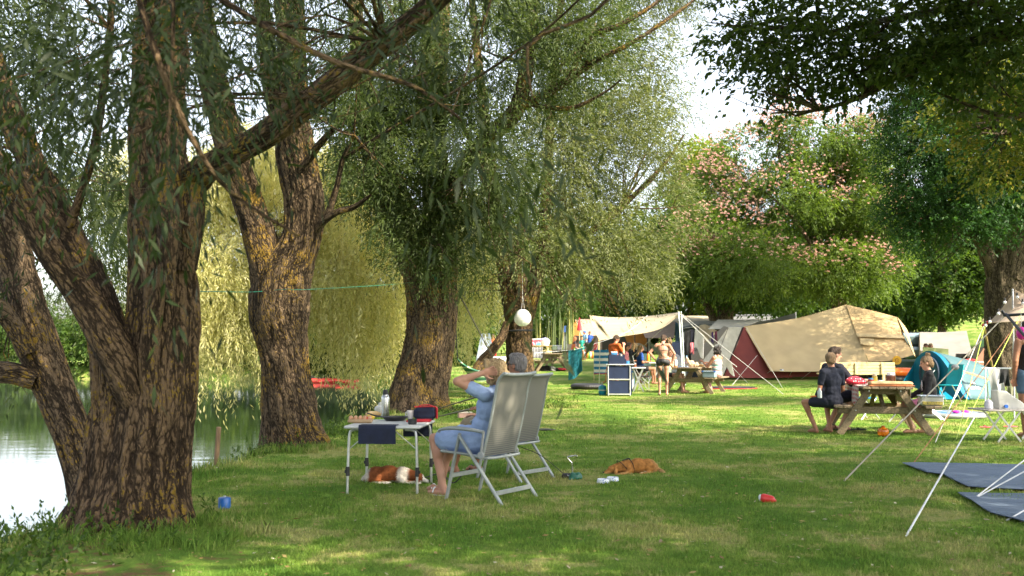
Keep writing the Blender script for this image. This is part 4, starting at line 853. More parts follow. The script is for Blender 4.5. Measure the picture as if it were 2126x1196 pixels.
            q.caps(J['neck'] + V3((-.015, -.075, -.01)), J['neck'] + V3((-.03, -.09, -.1)), .012, .008, 6); q.caps(J['neck'] + V3((.015, -.075, -.01)), J['neck'] + V3((.02, -.09, -.08)), .012, .008, 6); wr_amp = 0
        elif kind == "sandals":
            for s in 'LR':
                an, to = J['an' + s], J['to' + s]; q = MB(); q.beam(V3((an.x, an.y - .05, .008)), V3((to.x, to.y + .02, .008)), .085, .014, bev=.004)
                q.tube([an.lerp(to, .55) + V3((-.045, 0, -.02)), an.lerp(to, .6) + V3((0, 0, .025)), an.lerp(to, .55) + V3((.045, 0, -.02))], .007, 6); q.build("sandal", m, t)
            continue
        nm = kind; sc_ = 8
        q.fuse(nm, m, t, max(voxel, .010), 2, (lambda co, no: wr_amp * 2 * (fbm(co * np.array([9, 9, 16]) + 5, 2) - .5)) if wr_amp else None)
    if hair:
        q = MB(); 
        q.ell(hp(0, -.022, .04), (.083, .094, .086), rot=Hm)
        if style == "short": q.ell(hp(0, -.045, .0), (.075, .065, .075), rot=Hm); q.ell(hp(0, .03, .095), (.055, .05, .028), rot=Hm); amp = .022
        elif style == "bob":
            q.ell(hp(0, -.055, -.02), (.09, .07, .11), rot=Hm); amp = .03
            for s in (-1, 1): q.caps(hp(s * .075, -.01, .03), hp(s * .075, -.01, -.09), .032, .026); q.caps(hp(s * .05, .05, .095), hp(s * .085, .03, -.04), .026, .018)
            q.caps(hp(-.03, -.1, -.02), hp(-.035, -.085, -.13), .04, .03); q.caps(hp(.03, -.1, -.02), hp(.035, -.085, -.13), .04, .03)
        elif style == "long":
            q.ell(hp(0, -.05, -.02), (.082, .06, .1), rot=Hm); amp = .024
            for x in (-.05, 0, .05): q.caps(hp(x, -.07, -.04), hp(x * 1.2, -.105, -.27), .038, .022)
            for s in (-1, 1): q.caps(hp(s * .072, -.01, .03), hp(s * .085, -.02, -.16), .028, .018)
        elif style == "curly":
            amp = .045; q.ell(hp(0, -.045, .01), (.10, .085, .11), rot=Hm); 
            for i in range(16): a = i * 2.4; q.ell(hp(.085 * math.cos(a), -.05 + .06 * math.sin(a), -.08 + .012 * i), .035, 8, 6)
        elif style == "bun": q.ell(hp(0, -.045, .0), (.074, .06, .075), rot=Hm); q.ell(hp(0, -.06, .135), (.042, .042, .036), rot=Hm); q.caps(hp(0, -.09, -.03), hp(.01, -.08, -.085), .03, .014); amp = .024
        elif style == "tied": q.ell(hp(0, -.045, .0), (.076, .06, .078), rot=Hm); q.ell(hp(0, -.115, .03), (.035, .04, .035), rot=Hm); q.caps(hp(0, -.12, .02), hp(0, -.12, -.1), .026, .012); amp = .02
        q.fuse("hair", hair, t, .009, 1, lambda co, no: amp * (fbm(co * np.array([38, 38, 12]), 2) - .5) + .004)
    if face_:
        for s in (-1, 1): MB().ell(hp(s * .03, .077, .012), (.013, .010, .007), 8, 6, Hm).build("eye", M_eye, t)
        MB().ell(hp(0, .083, -.053), (.022, .008, .006), 8, 6, Hm).build("mouth", M_lip, t)
    t['hp'] = 0; del t['hp']; return t, hp

def meshcloth():
    m, n, out = nodes("chair_mesh_cloth"); tc = N(n, "ShaderNodeTexCoord"); sp = N(n, "ShaderNodeSeparateXYZ"); n.links.new(tc.outputs["Object"], sp.inputs[0])
    w_ = N(n, "ShaderNodeMath", operation='SINE'); q = N(n, "ShaderNodeMath", operation='MULTIPLY'); q.inputs[1].default_value = 330; n.links.new(sp.outputs[2], q.inputs[0]); n.links.new(q.outputs[0], w_.inputs[0])
    mr = N(n, "ShaderNodeMapRange"); mr.inputs[1].default_value = .72; mr.inputs[2].default_value = .42; mr.inputs[3].default_value = 0; mr.inputs[4].default_value = 1.3; n.links.new(sp.outputs[2], mr.inputs[0])
    g = N(n, "ShaderNodeMath", operation='MULTIPLY_ADD'); n.links.new(w_.outputs[0], g.inputs[0]); g.inputs[1].default_value = .5; g.inputs[2].default_value = .25
    f = N(n, "ShaderNodeMath", operation='MULTIPLY', use_clamp=True); n.links.new(g.outputs[0], f.inputs[0]); n.links.new(mr.outputs[0], f.inputs[1])
    mx = N(n, "ShaderNodeMix", data_type='RGBA'); n.links.new(f.outputs[0], mx.inputs[0]); mx.inputs[6].default_value = (.29, .28, .24, 1); mx.inputs[7].default_value = (.10, .12, .14, 1)
    p = N(n, "ShaderNodeBsdfPrincipled"); p.inputs["Roughness"].default_value = .6; n.links.new(mx.outputs[2], p.inputs["Base Color"]); t = N(n, "ShaderNodeBsdfTranslucent"); n.links.new(mx.outputs[2], t.inputs[0])
    ms = N(n, "ShaderNodeMixShader"); ms.inputs[0].default_value = .35; n.links.new(p.outputs[0], ms.inputs[1]); n.links.new(t.outputs[0], ms.inputs[2])
    tr = N(n, "ShaderNodeBsdfTransparent"); m3 = N(n, "ShaderNodeMixShader"); m3.inputs[0].default_value = .10; n.links.new(ms.outputs[0], m3.inputs[1]); n.links.new(tr.outputs[0], m3.inputs[2]); n.links.new(m3.outputs[0], out.inputs[0]); return m
# ============================================================ NEAR GROUP
M_alu = mat("brushed_aluminium", (.62, .63, .62), .35, .75, scale=20); M_chair = mat("grey_chair_frame", (.32, .345, .33), .4, .15, scale=15, bump=.02)
M_mesh = meshcloth(); M_seat = mat("blue_seat_cloth", (.16, .21, .30), .8, bump=.05)
M_black = mat("black_plastic", (.02, .02, .022), .45); M_white = mat("white_plastic", (.75, .76, .77), .4); M_navy = mat("navy_cloth", (.010, .016, .045), .85, col2=(.007, .011, .03), scale=8, bump=.1); M_red = mat("red_cloth", (.55, .02, .03), .6)
M_steel = mat("brushed_steel", (.55, .55, .54), .25, 1.0, scale=3, stretch=(1, 1, 14)); M_grey = mat("grey_plastic", (.3, .31, .31), .5)
def recliner(label, loc, rz):
    t = thing("reclining_chair", label, "camping chair", loc, rz, "grey reclining camping chairs by the pond"); w_ = .255
    bp = [(-.10, .41), (-.16, .62), (-.215, .85), (-.245, 1.0), (-.275, 1.09), (-.325, 1.135)]
    for s in (-1, 1):
        x = s * w_
        MB().beam((x, .30, 0), (x, .15, .60), .022, .036, (1, 0, 0), .006).build("leg", M_chair, t)
        MB().beam((x + s * .028, -.33, 0), (x + s * .028, .14, .585), .022, .036, (1, 0, 0), .006).build("leg", M_chair, t)
        q = MB(); q.tube([(x + s * .035, -.13, .625), (x + s * .035, .02, .64), (x + s * .035, .2, .645), (x + s * .035, .34, .625), (x + s * .035, .36, .60)], [.022, .026, .03, .03, .018], 10, flat=.6); q.build("armrest", M_chair, t)
        q = MB(); q.lathe([(.03, -.012), (.034, 0), (.03, .012)], (x + s * .02, -.095, .42), 14, Matrix.Rotation(R(90), 3, 'Y')); q.beam((x + s * .02, -.095, .42), (x + s * .03, -.13, .625), .014, .02, (1, 0, 0)); q.build("hinge", M_grey, t)
    q = MB(); q.tube([(-w_, y, z) for y, z in bp], .013, 10, 24); q.tube([(w_, y, z) for y, z in bp], .013, 10, 24); q.tube([(-w_, -.325, 1.135), (-.12, -.335, 1.125), (.12, -.335, 1.125), (w_, -.325, 1.135)], .016, 10, 14)
    q.tube([(-w_, .36, .43), (-w_, .1, .42), (-w_, -.09, .40), (-w_ + .05, -.17, .395), (w_ - .05, -.17, .395), (w_, -.09, .40), (w_, .1, .42), (w_, .36, .43), ], .012, 10, 60)
    q.tube([(-w_, .36, .43), (w_, .36, .43)], .012, 8); q.build("frame", M_chair, t)
    P = spline([(0, y, z) for y, z in bp], 26); xs = np.linspace(-w_ + .012, w_ - .012, 13); g = []
    for i, p in enumerate(P): g.append([(x, p[1] - .024 * (1 - (x / w_) ** 2), p[2] - .012 * (1 - (x / w_) ** 2) * (i == len(P) - 1)) for x in xs])
    q = MB(); q.sheet(g, .003); q.build("backrest", M_mesh, t)
    q = MB(); q.sheet([[(x, y, .425 - .03 * (1 - (x / w_) ** 2)) for x in xs] for y in np.linspace(-.09, .35, 10)], .004); q.build("seat", M_seat, t)
    for a, b_ in [((-w_, .245, .22), (w_, .245, .22)), ((-w_ - .02, -.255, .10), (w_ + .02, -.255, .10)), ((-w_, .265, .14), (w_, .265, .14))][:2]: MB().beam(a, b_, .016, .04, (0, 0, 1), .004).build("crossbar", M_chair, t)
    return t
CF = V3((-.83, .55, 0)); ZR = face(CF)
c1 = recliner("grey mesh reclining chair holding the woman in the blue dress", (-.20, 9.22, 0), ZR)
c2 = recliner("grey reclining chair of the grey haired man, half hidden behind the other recliner", (.02, 10.62, 0), ZR - .08); c2.scale = (.97, .97, .96)
M_bdress = mat("pale_blue_cotton", (.30, .40, .62), .85, col2=(.24, .33, .54), scale=6, bump=.15)
J = joints("sit", lean=-.24); J['pel'] += V3((0, 0, -.03))
for a in ('neck', 'shL', 'shR', 'hd'): J[a] += V3((0, -.02, -.03))
J['look'] = V3((-.15, 1, .0)); J['elL'] = J['shL'] + V3((-.19, .16, .12)); J['wrL'] = J['elL'] + V3((.16, -.15, .07)); J['handL'] = V3((.7, -.6, .2)); J['palmL'] = V3((0, 1, 0)); J['elR'] = J['shR'] + V3((.08, .08, -.25)); J['wrR'] = J['elR'] + V3((-.04, .24, .03))
J['anL'] = V3((-.12, .34, .09)); J['toL'] = V3((-.13, .49, .03)); J['knL'] = V3((-.11, .45, .52)); J['anR'] = V3((.06, .50, .09)); J['toR'] = V3((.05, .64, .03))
person("blonde woman in a pale blue dress sitting with one hand behind her head", V3(c1.location) + CF * .10, ZR, J, SK, H_blond, "bob", [("dress", M_bdress), ("sandals", M_white)], 1.0, 1.03, .008, female=True)
J = joints("sit", lean=-.22); J['look'] = V3((-.1, 1, -.02)); J['elL'] = J['shL'] + V3((-.07, .06, -.26)); J['wrL'] = J['elL'] + V3((.02, .24, .02)); J['anL'] = V3((-.1, .62, .09)); J['toL'] = V3((-.1, .76, .03)); J['anR'] = V3((.14, .5, .09)); J['toR'] = V3((.14, .64, .03))
for a in ('neck', 'shL', 'shR', 'hd', 'elL', 'elR', 'wrL', 'wrR', 'pel'): J[a] += V3((0, -.02, -.02))
pm, hp = person("grey haired man with dark glasses and khaki shorts behind the blonde woman", V3(c2.location) + CF * .10, ZR - .08, J, SK2, H_grey, "short", [("shirt", mat("grey_check_shirt", (.42, .47, .56), .85, col2=(.22, .26, .34), scale=40, bump=.1)), ("shorts", mat("khaki_cotton", (.32, .26, .17), .9, bump=.1), .85), ("sandals", M_black)], 1.02, 1.1, .009)
q = MB()
for s in (-1, 1): q.ell(hp(s * .032, .092, .012), (.026, .008, .018), 10, 6, basis(J['look'])); q.tube([hp(s * .055, .085, .018), hp(s * .078, .04, .016), hp(s * .08, -.02, .006)], .0035, 6)
q.tube([hp(-.02, .096, .016), hp(.02, .096, .016)], .003, 6); q.build("glasses", M_black, pm)

# folding table and what is on it
TT = (-1.17, 9.86, 0); TR = -.09
t = thing("folding_table", "white topped aluminium camping table in front of the seated couple", "table", TT, TR)
M_ttop = mat("white_table_top", (.58, .59, .57), .45, scale=3)
MB().box((0, 0, .622), (.72, .86, .026), bev=.01).build("table_top", M_ttop, t)
for sx in (-1, 1):
    for sy in (-1, 1):
        q = MB(); q.tube([(sx * .21, sy * .37, .60), (sx * .285, sy * .37, .592), (sx * .315, sy * .375, .55), (sx * .325, sy * .38, .3), (sx * .33, sy * .385, 0)], .0125, 10, 26); lg = q.build("leg", M_alu, t)
        q = MB(); q.tube([(sx * .3265, sy * .3825, .17), (sx * .329, sy * .383, .255)], .019, 10); q.box((sx * .349, sy * .383, .21), (.016, .02, .03), bev=.004); q.build("clamp", M_black, lg)
for sy in (-1, 1): MB().tube([(-.315, sy * .37, .42), (-.1, sy * .37, .6)], .005, 6).build("brace", M_alu, t); MB().tube([(.315, sy * .37, .42), (.1, sy * .37, .6)], .005, 6).build("brace", M_alu, t)
TZ = .636
def on(px, py): p = G(px, py, TZ); return (p.x, p.y, TZ)
t = thing("thermos_flask", "tall steel thermos flask with black cap standing on the folding table", "flask", on(800, 867))
MB().lathe([(.041, 0), (.044, .01), (.044, .20), (.041, .215), (.030, .235), (.028, .238)], seg=28).build("body", M_steel, t); MB().lathe([(.029, .238), (.029, .262), (.024, .268), (.024, .285), (.02, .29)], seg=24).build("cap", M_black, t)
t = thing("frying_pan", "black frying pan with its handle pointing left on the folding table", "pan", on(820, 873), .1)
MB().lathe([(.09, .0), (.118, .022), (.13, .04), (.126, .04), (.112, .02), (.085, .006)], seg=30).build("pan", M_black, t); MB().tube([(-.12, 0, .034), (-.2, .01, .05), (-.28, .02, .075)], [.012, .014, .011], 8, flat=.6).build("handle", M_black, t)
M_cup = mat("white_ceramic", (.72, .70, .68), .25)
for (px, lab) in ((852, "white mug nearest the thermos flask on the folding table"), (869, "white mug beside the red and navy bag on the folding table")):
    t = thing("mug", lab, "mug", on(px, 872), 2.5, "white mugs on the folding table"); MB().lathe([(.027, 0), (.033, .01), (.036, .083), (.032, .083), (.028, .012), (.02, .01)], seg=22).build("cup", M_cup, t); MB().tube([(.033, 0, .065), (.06, 0, .06), (.062, 0, .03), (.032, 0, .02)], .006, 8).build("handle", M_cup, t)
t = thing("tray", "flat red tray under the white mugs", "tray", on(870, 875)); MB().box((0, 0, .006), (.24, .17, .012), bev=.005).build("base", M_red, t); q = MB(); q.tube([(-.115, -.08, .014), (.115, -.08, .014), (.115, .08, .014), (-.115, .08, .014)], .006, 6, closed=True); q.build("rim", M_red, t)
for c in [o for o in COL.objects if o.name.startswith("mug") and o.parent is None]: c.location.z += .012
t = thing("bowl", "small black bowl at the front edge of the folding table", "bowl", on(856, 881)); MB().lathe([(.035, 0), (.042, .008), (.044, .05), (.040, .05), (.036, .012)], seg=24).build("bowl", M_black, t)
t = thing("cool_bag", "navy and red zipped bag on the right of the folding table", "bag", on(882, 872), .25)
q = MB(); q.box((0, 0, .065), (.23, .12, .13), bev=.035); q.fuse("body", M_navy, t, .008, 4, lambda co, no: .012 * (fbm(co * 12, 2) - .5))
q = MB(); q.box((.115, 0, .07), (.02, .11, .12), bev=.02); q.box((0, 0, .133), (.22, .06, .012), bev=.005); q.fuse("trim", M_red, t, .006, 2); MB().tube([(-.08, -.02, .13), (-.04, -.03, .15), (.04, -.03, .15), (.09, -.02, .13)], .006, 6).build("handle", M_red, t)
# egg carton, bread, lemons
t = thing("egg_carton", "open egg carton at the left corner of the folding table", "egg carton", on(748, 878), .05)
q = MB(); q.box((0, 0, .02), (.24, .10, .036), bev=.012); q.build("carton", mat("cardboard", (.42, .29, .16), .9, bump=.1), t); M_egg = mat("eggshell", (.62, .32, .18), .5)
for i in range(5):
    for j in range(2): MB().ell((-.09 + i * .045, -.022 + j * .044, .045), (.02, .02, .025), 10, 8).build("egg", M_egg, t)
t = tag(MB().ell((0, 0, .03), (.085, .045, .034), 14, 9).fuse("bread_roll", mat("bread_crust", (.62, .36, .12), .8, col2=(.75, .55, .28), scale=20), None, .006, 2, lambda co, no: .006 * (fbm(co * 30, 2) - .5)), "golden bread loaf lying left of the thermos flask", "bread"); t.location = on(775, 866)
q = MB(); q.ell((0, 0, .05), (.055, .05, .055), 12, 9); q.caps((0, 0, .08), (.01, 0, .125), .03, .012)
t = tag(q.fuse("plastic_bag", mat("clear_film", (.8, .8, .76), .3, trans=.4), None, .006, 1, lambda co, no: .02 * (fbm(co * 40, 2) - .5)), "crumpled clear bag of yellow fruit beside the thermos flask", "bag"); t.location = on(785, 862)
t.location.y += .12
q = MB(); q.ell((0, 0, .03), (.04, .03, .03), 12, 9); t = tag(q.build("lemon", mat("lemon_skin", (.8, .55, .06), .5), smooth=True), "yellow lemon in front of the thermos flask", "lemon"); t.location = on(770, 872)
q = MB(); q.ell((0, 0, .03), .033, 12, 9); t = tag(q.build("tomato", mat("tomato_skin", (.6, .05, .02), .35), smooth=True), "red tomato beside the frying pan handle", "tomato"); t.location = on(764, 878)
# tea towel over the edge
g = []; a = V3(on(797, 876)); ca, sa = math.cos(TR), math.sin(TR)
for i in range(16):
    row = []
    for j in range(14):
        u = (j / 13 - .5) * .35; s_ = i / 15 * .42; y, z = (.14 - s_, .640) if s_ < .14 else (-.004 - .02 * math.sin(j * .9) * (s_ - .14) * 2 - .008, .640 - (s_ - .14) * .60)
        row.append((u, y + (-.004 if s_ < .14 else 0), z))
    g.append(row)
q = MB(); q.sheet(g, .004); fe = V3(TT) + V3((-.04 * ca + .43 * sa, -.04 * sa - .43 * ca, 0)); t = tag(q.build("tea_towel", M_navy), "navy towel folded over the front edge of the folding table", "towel"); t.location = fe; t.rotation_euler = (0, 0, TR)
t = tag(MB().box((0, 0, 0), (.3, .02, .16), bev=.008).fuse("towel", M_navy, None, .008, 2, lambda co, no: .01 * (fbm(co * 10, 2) - .5)), "dark towel hanging from the right side of the folding table", "towel"); t.location = (TT[0] + .22, TT[1] + .42, .545)

# dogs
def furmat(name, c0, c1):
    m, n, out = nodes(name); a = N(n, "ShaderNodeAttribute", attribute_name="pt"); mx = N(n, "ShaderNodeMix", data_type='RGBA'); n.links.new(a.outputs["Fac"], mx.inputs[0]); mx.inputs[6].default_value = c4(c0); mx.inputs[7].default_value = c4(c1)
    ge = N(n, "ShaderNodeTexCoord"); nz = N(n, "ShaderNodeTexNoise"); nz.inputs["Scale"].default_value = 26; n.links.new(ge.outputs["Object"], nz.inputs[0]); hs = N(n, "ShaderNodeHueSaturation"); n.links.new(mx.outputs[2], hs.inputs["Color"])
    mr = N(n, "ShaderNodeMapRange"); mr.inputs[1].default_value = .3; mr.inputs[2].default_value = .7; mr.inputs[3].default_value = .7; mr.inputs[4].default_value = 1.25; n.links.new(nz.outputs[0], mr.inputs[0]); n.links.new(mr.outputs[0], hs.inputs["Value"])
    p = N(n, "ShaderNodeBsdfPrincipled"); p.inputs["Roughness"].default_value = .8; p.inputs["Specular IOR Level"].default_value = .15; n.links.new(hs.outputs[0], p.inputs["Base Color"]); n.links.new(p.outputs[0], out.inputs[0]); return m
def dog(label, loc, rz, sc, m, patch, ears, seed, harness=None):
    """lying on its belly along +X, chin on the ground"""
    t = thing("dog", label, "dog", loc, rz); t.scale = (sc, sc, sc); q = MB()
    q.ell((-.20, .0, .105), (.13, .105, .10)); q.ell((-.05, 0, .115), (.15, .10, .105)); q.ell((.12, 0, .105), (.13, .095, .10)); q.caps((.18, 0, .12), (.30, -.02, .095), .075, .058)
    q.ell((.345, -.03, .082), (.068, .058, .055)); q.caps((.375, -.035, .06), (.455, -.05, .034), .038, .024); q.ell((.36, -.033, .10), (.045, .045, .03))
    for s in (-1, 1):
        q.ell((-.22, s * .085, .085), (.105, .05, .075)); q.caps((-.15, s * .12, .03), (-.04, s * .135, .022), .028, .022); q.caps((-.04, s * .135, .022), (.0, s * .135, .016), .024, .018)
        q.caps((.12, s * .085, .07), (.20, s * .10, .03), .04, .028); q.caps((.20, s * .10, .028), (.34, s * .105, .02), .026, .02); q.ell((.36, s * .105, .018), (.03, .022, .018))
    q.caps((-.31, 0, .09), (-.37, .05, .04), .035, .03); q.caps((-.37, .05, .04), (-.36, .17, .028), .032, .022)
    dsp = lambda co, no: .012 * (fbm(co * 16 + seed, 3) - .5)
    b = q.fuse("body", m, t, .009, 3, dsp); n = len(b.data.vertices); co = np.zeros(n * 3); b.data.vertices.foreach_get("co", co); co = co.reshape(-1, 3); no = np.zeros(n * 3); b.data.vertices.foreach_get("normal", no); no = no.reshape(-1, 3)
    pt = patch(co + .05 * (fbm(co * 9 + seed, 2)[:, None] - .5)); b.data.attributes.new("pt", 'FLOAT', 'POINT').data.foreach_set("value", pt)
    r = np.random.default_rng(seed); k = r.integers(0, n, 16000); P = co[k] + r.normal(0, .003, (16000, 3)); ok = ~((P[:, 0] > .36) & (np.abs(P[:, 1] + .04) < .06)); P = P[ok]; nn = no[k][ok]; ptk = pt[k][ok]; N_ = len(P)
    fl = np.array([-1, 0, -.35]) + nn * .35 + r.normal(0, .22, (N_, 3)); fl = fl - nn * np.minimum(0, (fl * nn).sum(1))[:, None] * .8; fl /= np.linalg.norm(fl, axis=1)[:, None]; sd_ = np.cross(fl, nn); sd_ /= np.linalg.norm(sd_, axis=1)[:, None] + 1e-9; L = r.uniform(.012, .032, (N_, 1))
    V = np.stack([P - sd_ * .0022, P + sd_ * .0022, P + fl * L], 1).reshape(-1, 3); V[:, 2] = np.maximum(V[:, 2], .003)
    raw("coat", V, np.arange(N_ * 3).reshape(-1, 3), 3, m, t, attrs={"pt": ('FACE', 'FLOAT', ptk)})
    for s in (-1, 1):
        q = MB(); q.caps((.325, -.03 + s * .052, .105), (.335, -.03 + s * .075, .04), .018, .028); q.ell((.335, -.03 + s * .076, .045), (.032, .014, .04)); e = q.fuse("ear", m, t, .008, 2, lambda co, no: .012 * (fbm(co * 30, 2) - .5)); e.data.attributes.new("pt", 'FLOAT', 'POINT').data.foreach_set("value", [ears] * len(e.data.vertices))
        MB().ell((.393, -.036 + s * .027, .082), .007, 8, 6).build("eye", M_eye, t)
    MB().ell((.478, -.053, .04), (.012, .014, .011), 10, 8).build("nose", M_black, t)
    if harness:
        q = MB()
        for (x, tl) in ((.08, .1), (.2, .25)):
            pts = [(x + tl * .3 * math.sin(a), .108 * (1 - (x > .1) * .22) * math.cos(a), .11 + .112 * (1 - (x > .1) * .22) * math.sin(a)) for a in np.linspace(0, math.tau, 24, endpoint=False)]; q.tube(pts, .009, 6, closed=True, flat=.5)
        q.tube([(.08, -.0, .222), (.2, 0, .20)], .008, 6); q.tube([(.08, -.105, .09), (.21, -.085, .10)], .008, 6); q.build("harness", harness, t)
    return t
def p1(c): x = c[:, 0]; return np.clip(np.maximum.reduce([np.clip((-.24 - x) * 12, 0, 1) * .95, 1 - np.abs(x - .15) / .10, (x > .39) * 1.0, (c[:, 2] < .035) * .8]) * 2.5 - .5, 0, 1)
def p2(c): return np.clip((.055 - c[:, 2]) * 18, 0, 1) * .6 + np.clip((-.2 - c[:, 0]) * 4, 0, .4)
g = G(815, 1003); dog("brown and white spaniel asleep on the grass under the folding table", (g.x - .0, g.y, 0), -.1, .80, furmat("brown_white_fur", (.26, .085, .03), (.72, .66, .58)), p1, 0.0, 3)
g = G(1318, 984); dog("golden spaniel in a black harness lying on the open lawn", (g.x, g.y, 0), math.pi + .42, .76, furmat("golden_fur", (.40, .18, .05), (.62, .42, .2)), p2, 0.05, 5, mat("harness_webbing", (.025, .02, .018), .7))
# leash, stake, bag, bowls, ball, canister, posts
def cord(name, label, pts, r, m, cat="cord", group=None, n=40): q = MB(); q.tube(pts, r, 6, n); return tag(q.build(name, m), label, cat, group)
M_cord = mat("dark_cord", (.03, .03, .03), .8)
g = G(1188, 996); t = thing("ground_stake", "steel corkscrew dog stake with triangular handle in the lawn", "stake", g)
M_chr = mat("chromed_steel", (.6, .6, .6), .2, 1.0)
MB().tube([(0, 0, -.05), (0, 0, .17)], .006, 8).build("shaft", M_chr, t); q = MB(); q.tube([(0, 0, .17), (-.05, 0, .225), (-.047, 0, .235), (.047, 0, .25), (.05, 0, .24)], .006, 8, closed=True); q.build("handle", M_chr, t); q = MB(); q.tube([(.03 * math.cos(a) - .02, .03 * math.sin(a), .05 + .01 * math.sin(a)) for a in np.linspace(0, 6.28, 16, endpoint=False)], .004, 6, closed=True); q.build("ring", M_chr, t)
q = MB(); q.box((0, 0, .035), (.11, .07, .055), bev=.015); t = tag(q.build("leash_reel", M_black), "black leash reel lying beside the dog stake", "leash reel"); t.location = g + V3((-.05, .03, 0)); cord("leash", "thin dark leash running from the far recliner to the dog stake", [g + V3((-.08, .05, .05)), V3((.30, 10.5, .25)), V3((.05, 10.75, .33))], .004, M_cord, "leash")
q = MB(); q.ell((0, 0, .04), (.075, .05, .045)); q.caps((.02, 0, .03), (-.07, -.04, .012), .03, .015); t = tag(q.fuse("dog_waste_bag", mat("green_film", (.01, .12, .07), .35, bump=.1), None, .008, 1, lambda co, no: .03 * (fbm(co * 22, 2) - .5)), "crumpled dark green plastic bag at the foot of the dog stake", "bag"); t.location = g + V3((.03, -.07, 0))
cord("leash", "dark leash from the brown and white spaniel to the near recliner", [G(882, 1000) + V3((0, 0, .04)), G(915, 990) + V3((0, 0, .03)), V3((-.55, 9.55, .1)), V3((-.45, 9.45, .2))], .006, M_cord, "leash")
def paw(n_):
    m, n, out = nodes(n_); tc = N(n, "ShaderNodeTexCoord"); v = N(n, "ShaderNodeTexVoronoi"); v.inputs["Scale"].default_value = 42; n.links.new(tc.outputs["Object"], v.inputs[0]); r = N(n, "ShaderNodeValToRGB"); r.color_ramp.interpolation = 'CONSTANT'; r.color_ramp.elements[0].color = (.12, .2, .45, 1); r.color_ramp.elements[1].position = .32; r.color_ramp.elements[1].color = (.7, .74, .8, 1)
    n.links.new(v.outputs[0], r.inputs[0]); p = N(n, "ShaderNodeBsdfPrincipled"); p.inputs["Roughness"].default_value = .3; n.links.new(r.outputs[0], p.inputs["Base Color"]); n.links.new(p.outputs[0], out.inputs[0]); return m
PW = paw("spotted_enamel")
for (px, py, lab) in ((1252, 1005, "left white dog bowl with blue spots, in front of the golden dog"), (1272, 1001, "right white dog bowl with blue spots, in front of the golden dog")):
    g = G(px, py); MBx = MB(); MBx.lathe([(.062, 0), (.066, .006), (.058, .05), (.052, .052), (.047, .045), (.042, .015), (.02, .012)], seg=26); t = tag(MBx.build("dog_bowl", PW), lab, "dog bowl", "spotted dog bowls on the lawn"); t.location = g
g = G(1594, 1045); t = thing("dog_toy", "red plastic dog toy with a white end lying on the lawn", "toy", g, -.35)
q = MB(); q.caps((-.03, 0, .042), (.03, 0, .036), .042, .034); q.caps((.03, 0, .034), (.062, 0, .026), .022, .014); q.fuse("body", mat("red_rubber", (.6, .03, .025), .4, bump=.03), t, .005, 2); MB().ell((-.062, 0, .046), (.018, .03, .03)).build("end", M_white, t)
g = GG(466, 1056); t = thing("gas_canister", "small blue gas canister standing on the grass right of the nearest trunk", "gas canister", g); MB().lathe([(.048, 0), (.052, .004), (.052, .084), (.049, .092), (.034, .096), (.012, .098)], seg=26).build("body", mat("blue_paint", (.015, .12, .42), .35), t); MB().lathe([(.012, .096), (.012, .106), (.01, .108)], seg=12).build("valve", M_alu, t)
M_post = mat("weathered_post", (.30, .19, .10), .85, col2=(.2, .125, .07), scale=8, stretch=(6, 6, .6), bump=.2)
for (px, py, h, rz, wd, lab) in ((454, 962, .44, .05, .028, "short wooden post at the pond edge right of the nearest trunk"), (1128, 838, .46, -.03, .028, "short wooden post in the lawn right of the recliners")):
    g = GG(px, py) if px > 900 else GD(454, 11.9); h = h if px > 900 else .43 - g.z; q = MB(); q.tube([(0, 0, -.1), (.0, 0, h)], [wd * 1.05, wd], 10, 8); q.tube([(0, 0, h), (0, 0, h + .006)], [wd, wd * .7], 10); t = tag(q.build("wooden_post", M_post), lab, "post", "short wooden posts by the pond"); t.location = g; t.rotation_euler = (0, rz, 0)
# fishing rods, black cloth, basket behind the couple
M_rod = mat("fishing_rod_blank", (.10, .08, .05), .35)
for (a, b_, lab) in (((905, 850, 14.5), (1010, 818, 12.5), "upper fishing rod leaning past the curved willow trunk"), ((905, 866, 13.5), (975, 850, 12.3), "lower fishing rod propped behind the folding table")): q = MB(); q.tube([W(*a), W(*b_)], [.006, .014], 8); tag(q.build("fishing_rod", M_rod), lab, "fishing rod", "fishing rods by the pond")
q = MB(); q.ell((0, 0, .01), (.42, .16, .014), 20, 8); t = tag(q.fuse("ground_cloth", M_black, None, .012, 1, lambda co, no: .012 * (fbm(co * 9, 2) - .5)), "flat black cloth on the grass right of the far recliner", "cloth"); t.location = G(1105, 893) 
g = G(965, 868); t = thing("tackle_box", "pale tackle box with lid on the grass behind the couple", "box", g, .2); MB().box((0, 0, .05), (.26, .16, .1), bev=.012).build("box", mat("faded_pink_plastic", (.5, .3, .24), .6), t); MB().box((0, 0, .108), (.27, .17, .02), bev=.006).build("lid", mat("cream_plastic", (.6, .52, .42), .6), t)
# green line between the trees
cord("rope", "thin green line tied between the bank willows", [W(400, 605, 8), W(530, 606, 13.5), W(600, 600, 13.4), W(640, 601, 13.8), W(840, 588, 21.2), W(905, 572, 21.3)], .004, mat("green_line", (.01, .22, .15), .6), "rope", n=80)
q = MB(); q.caps((0, 0, 0), (.05, 0, -.12), .03, .035); q.caps((0, 0, 0), (-.05, 0, .02), .025, .01); t = tag(q.fuse("tied_cloth", mat("green_line_cloth", (.01, .15, .1), .8), None, .01, 1, lambda co, no: .02 * (fbm(co * 25, 2) - .5)), "dark green bundle knotted on the massive curved trunk", "cloth"); t.location = W(902, 572, 21.2)
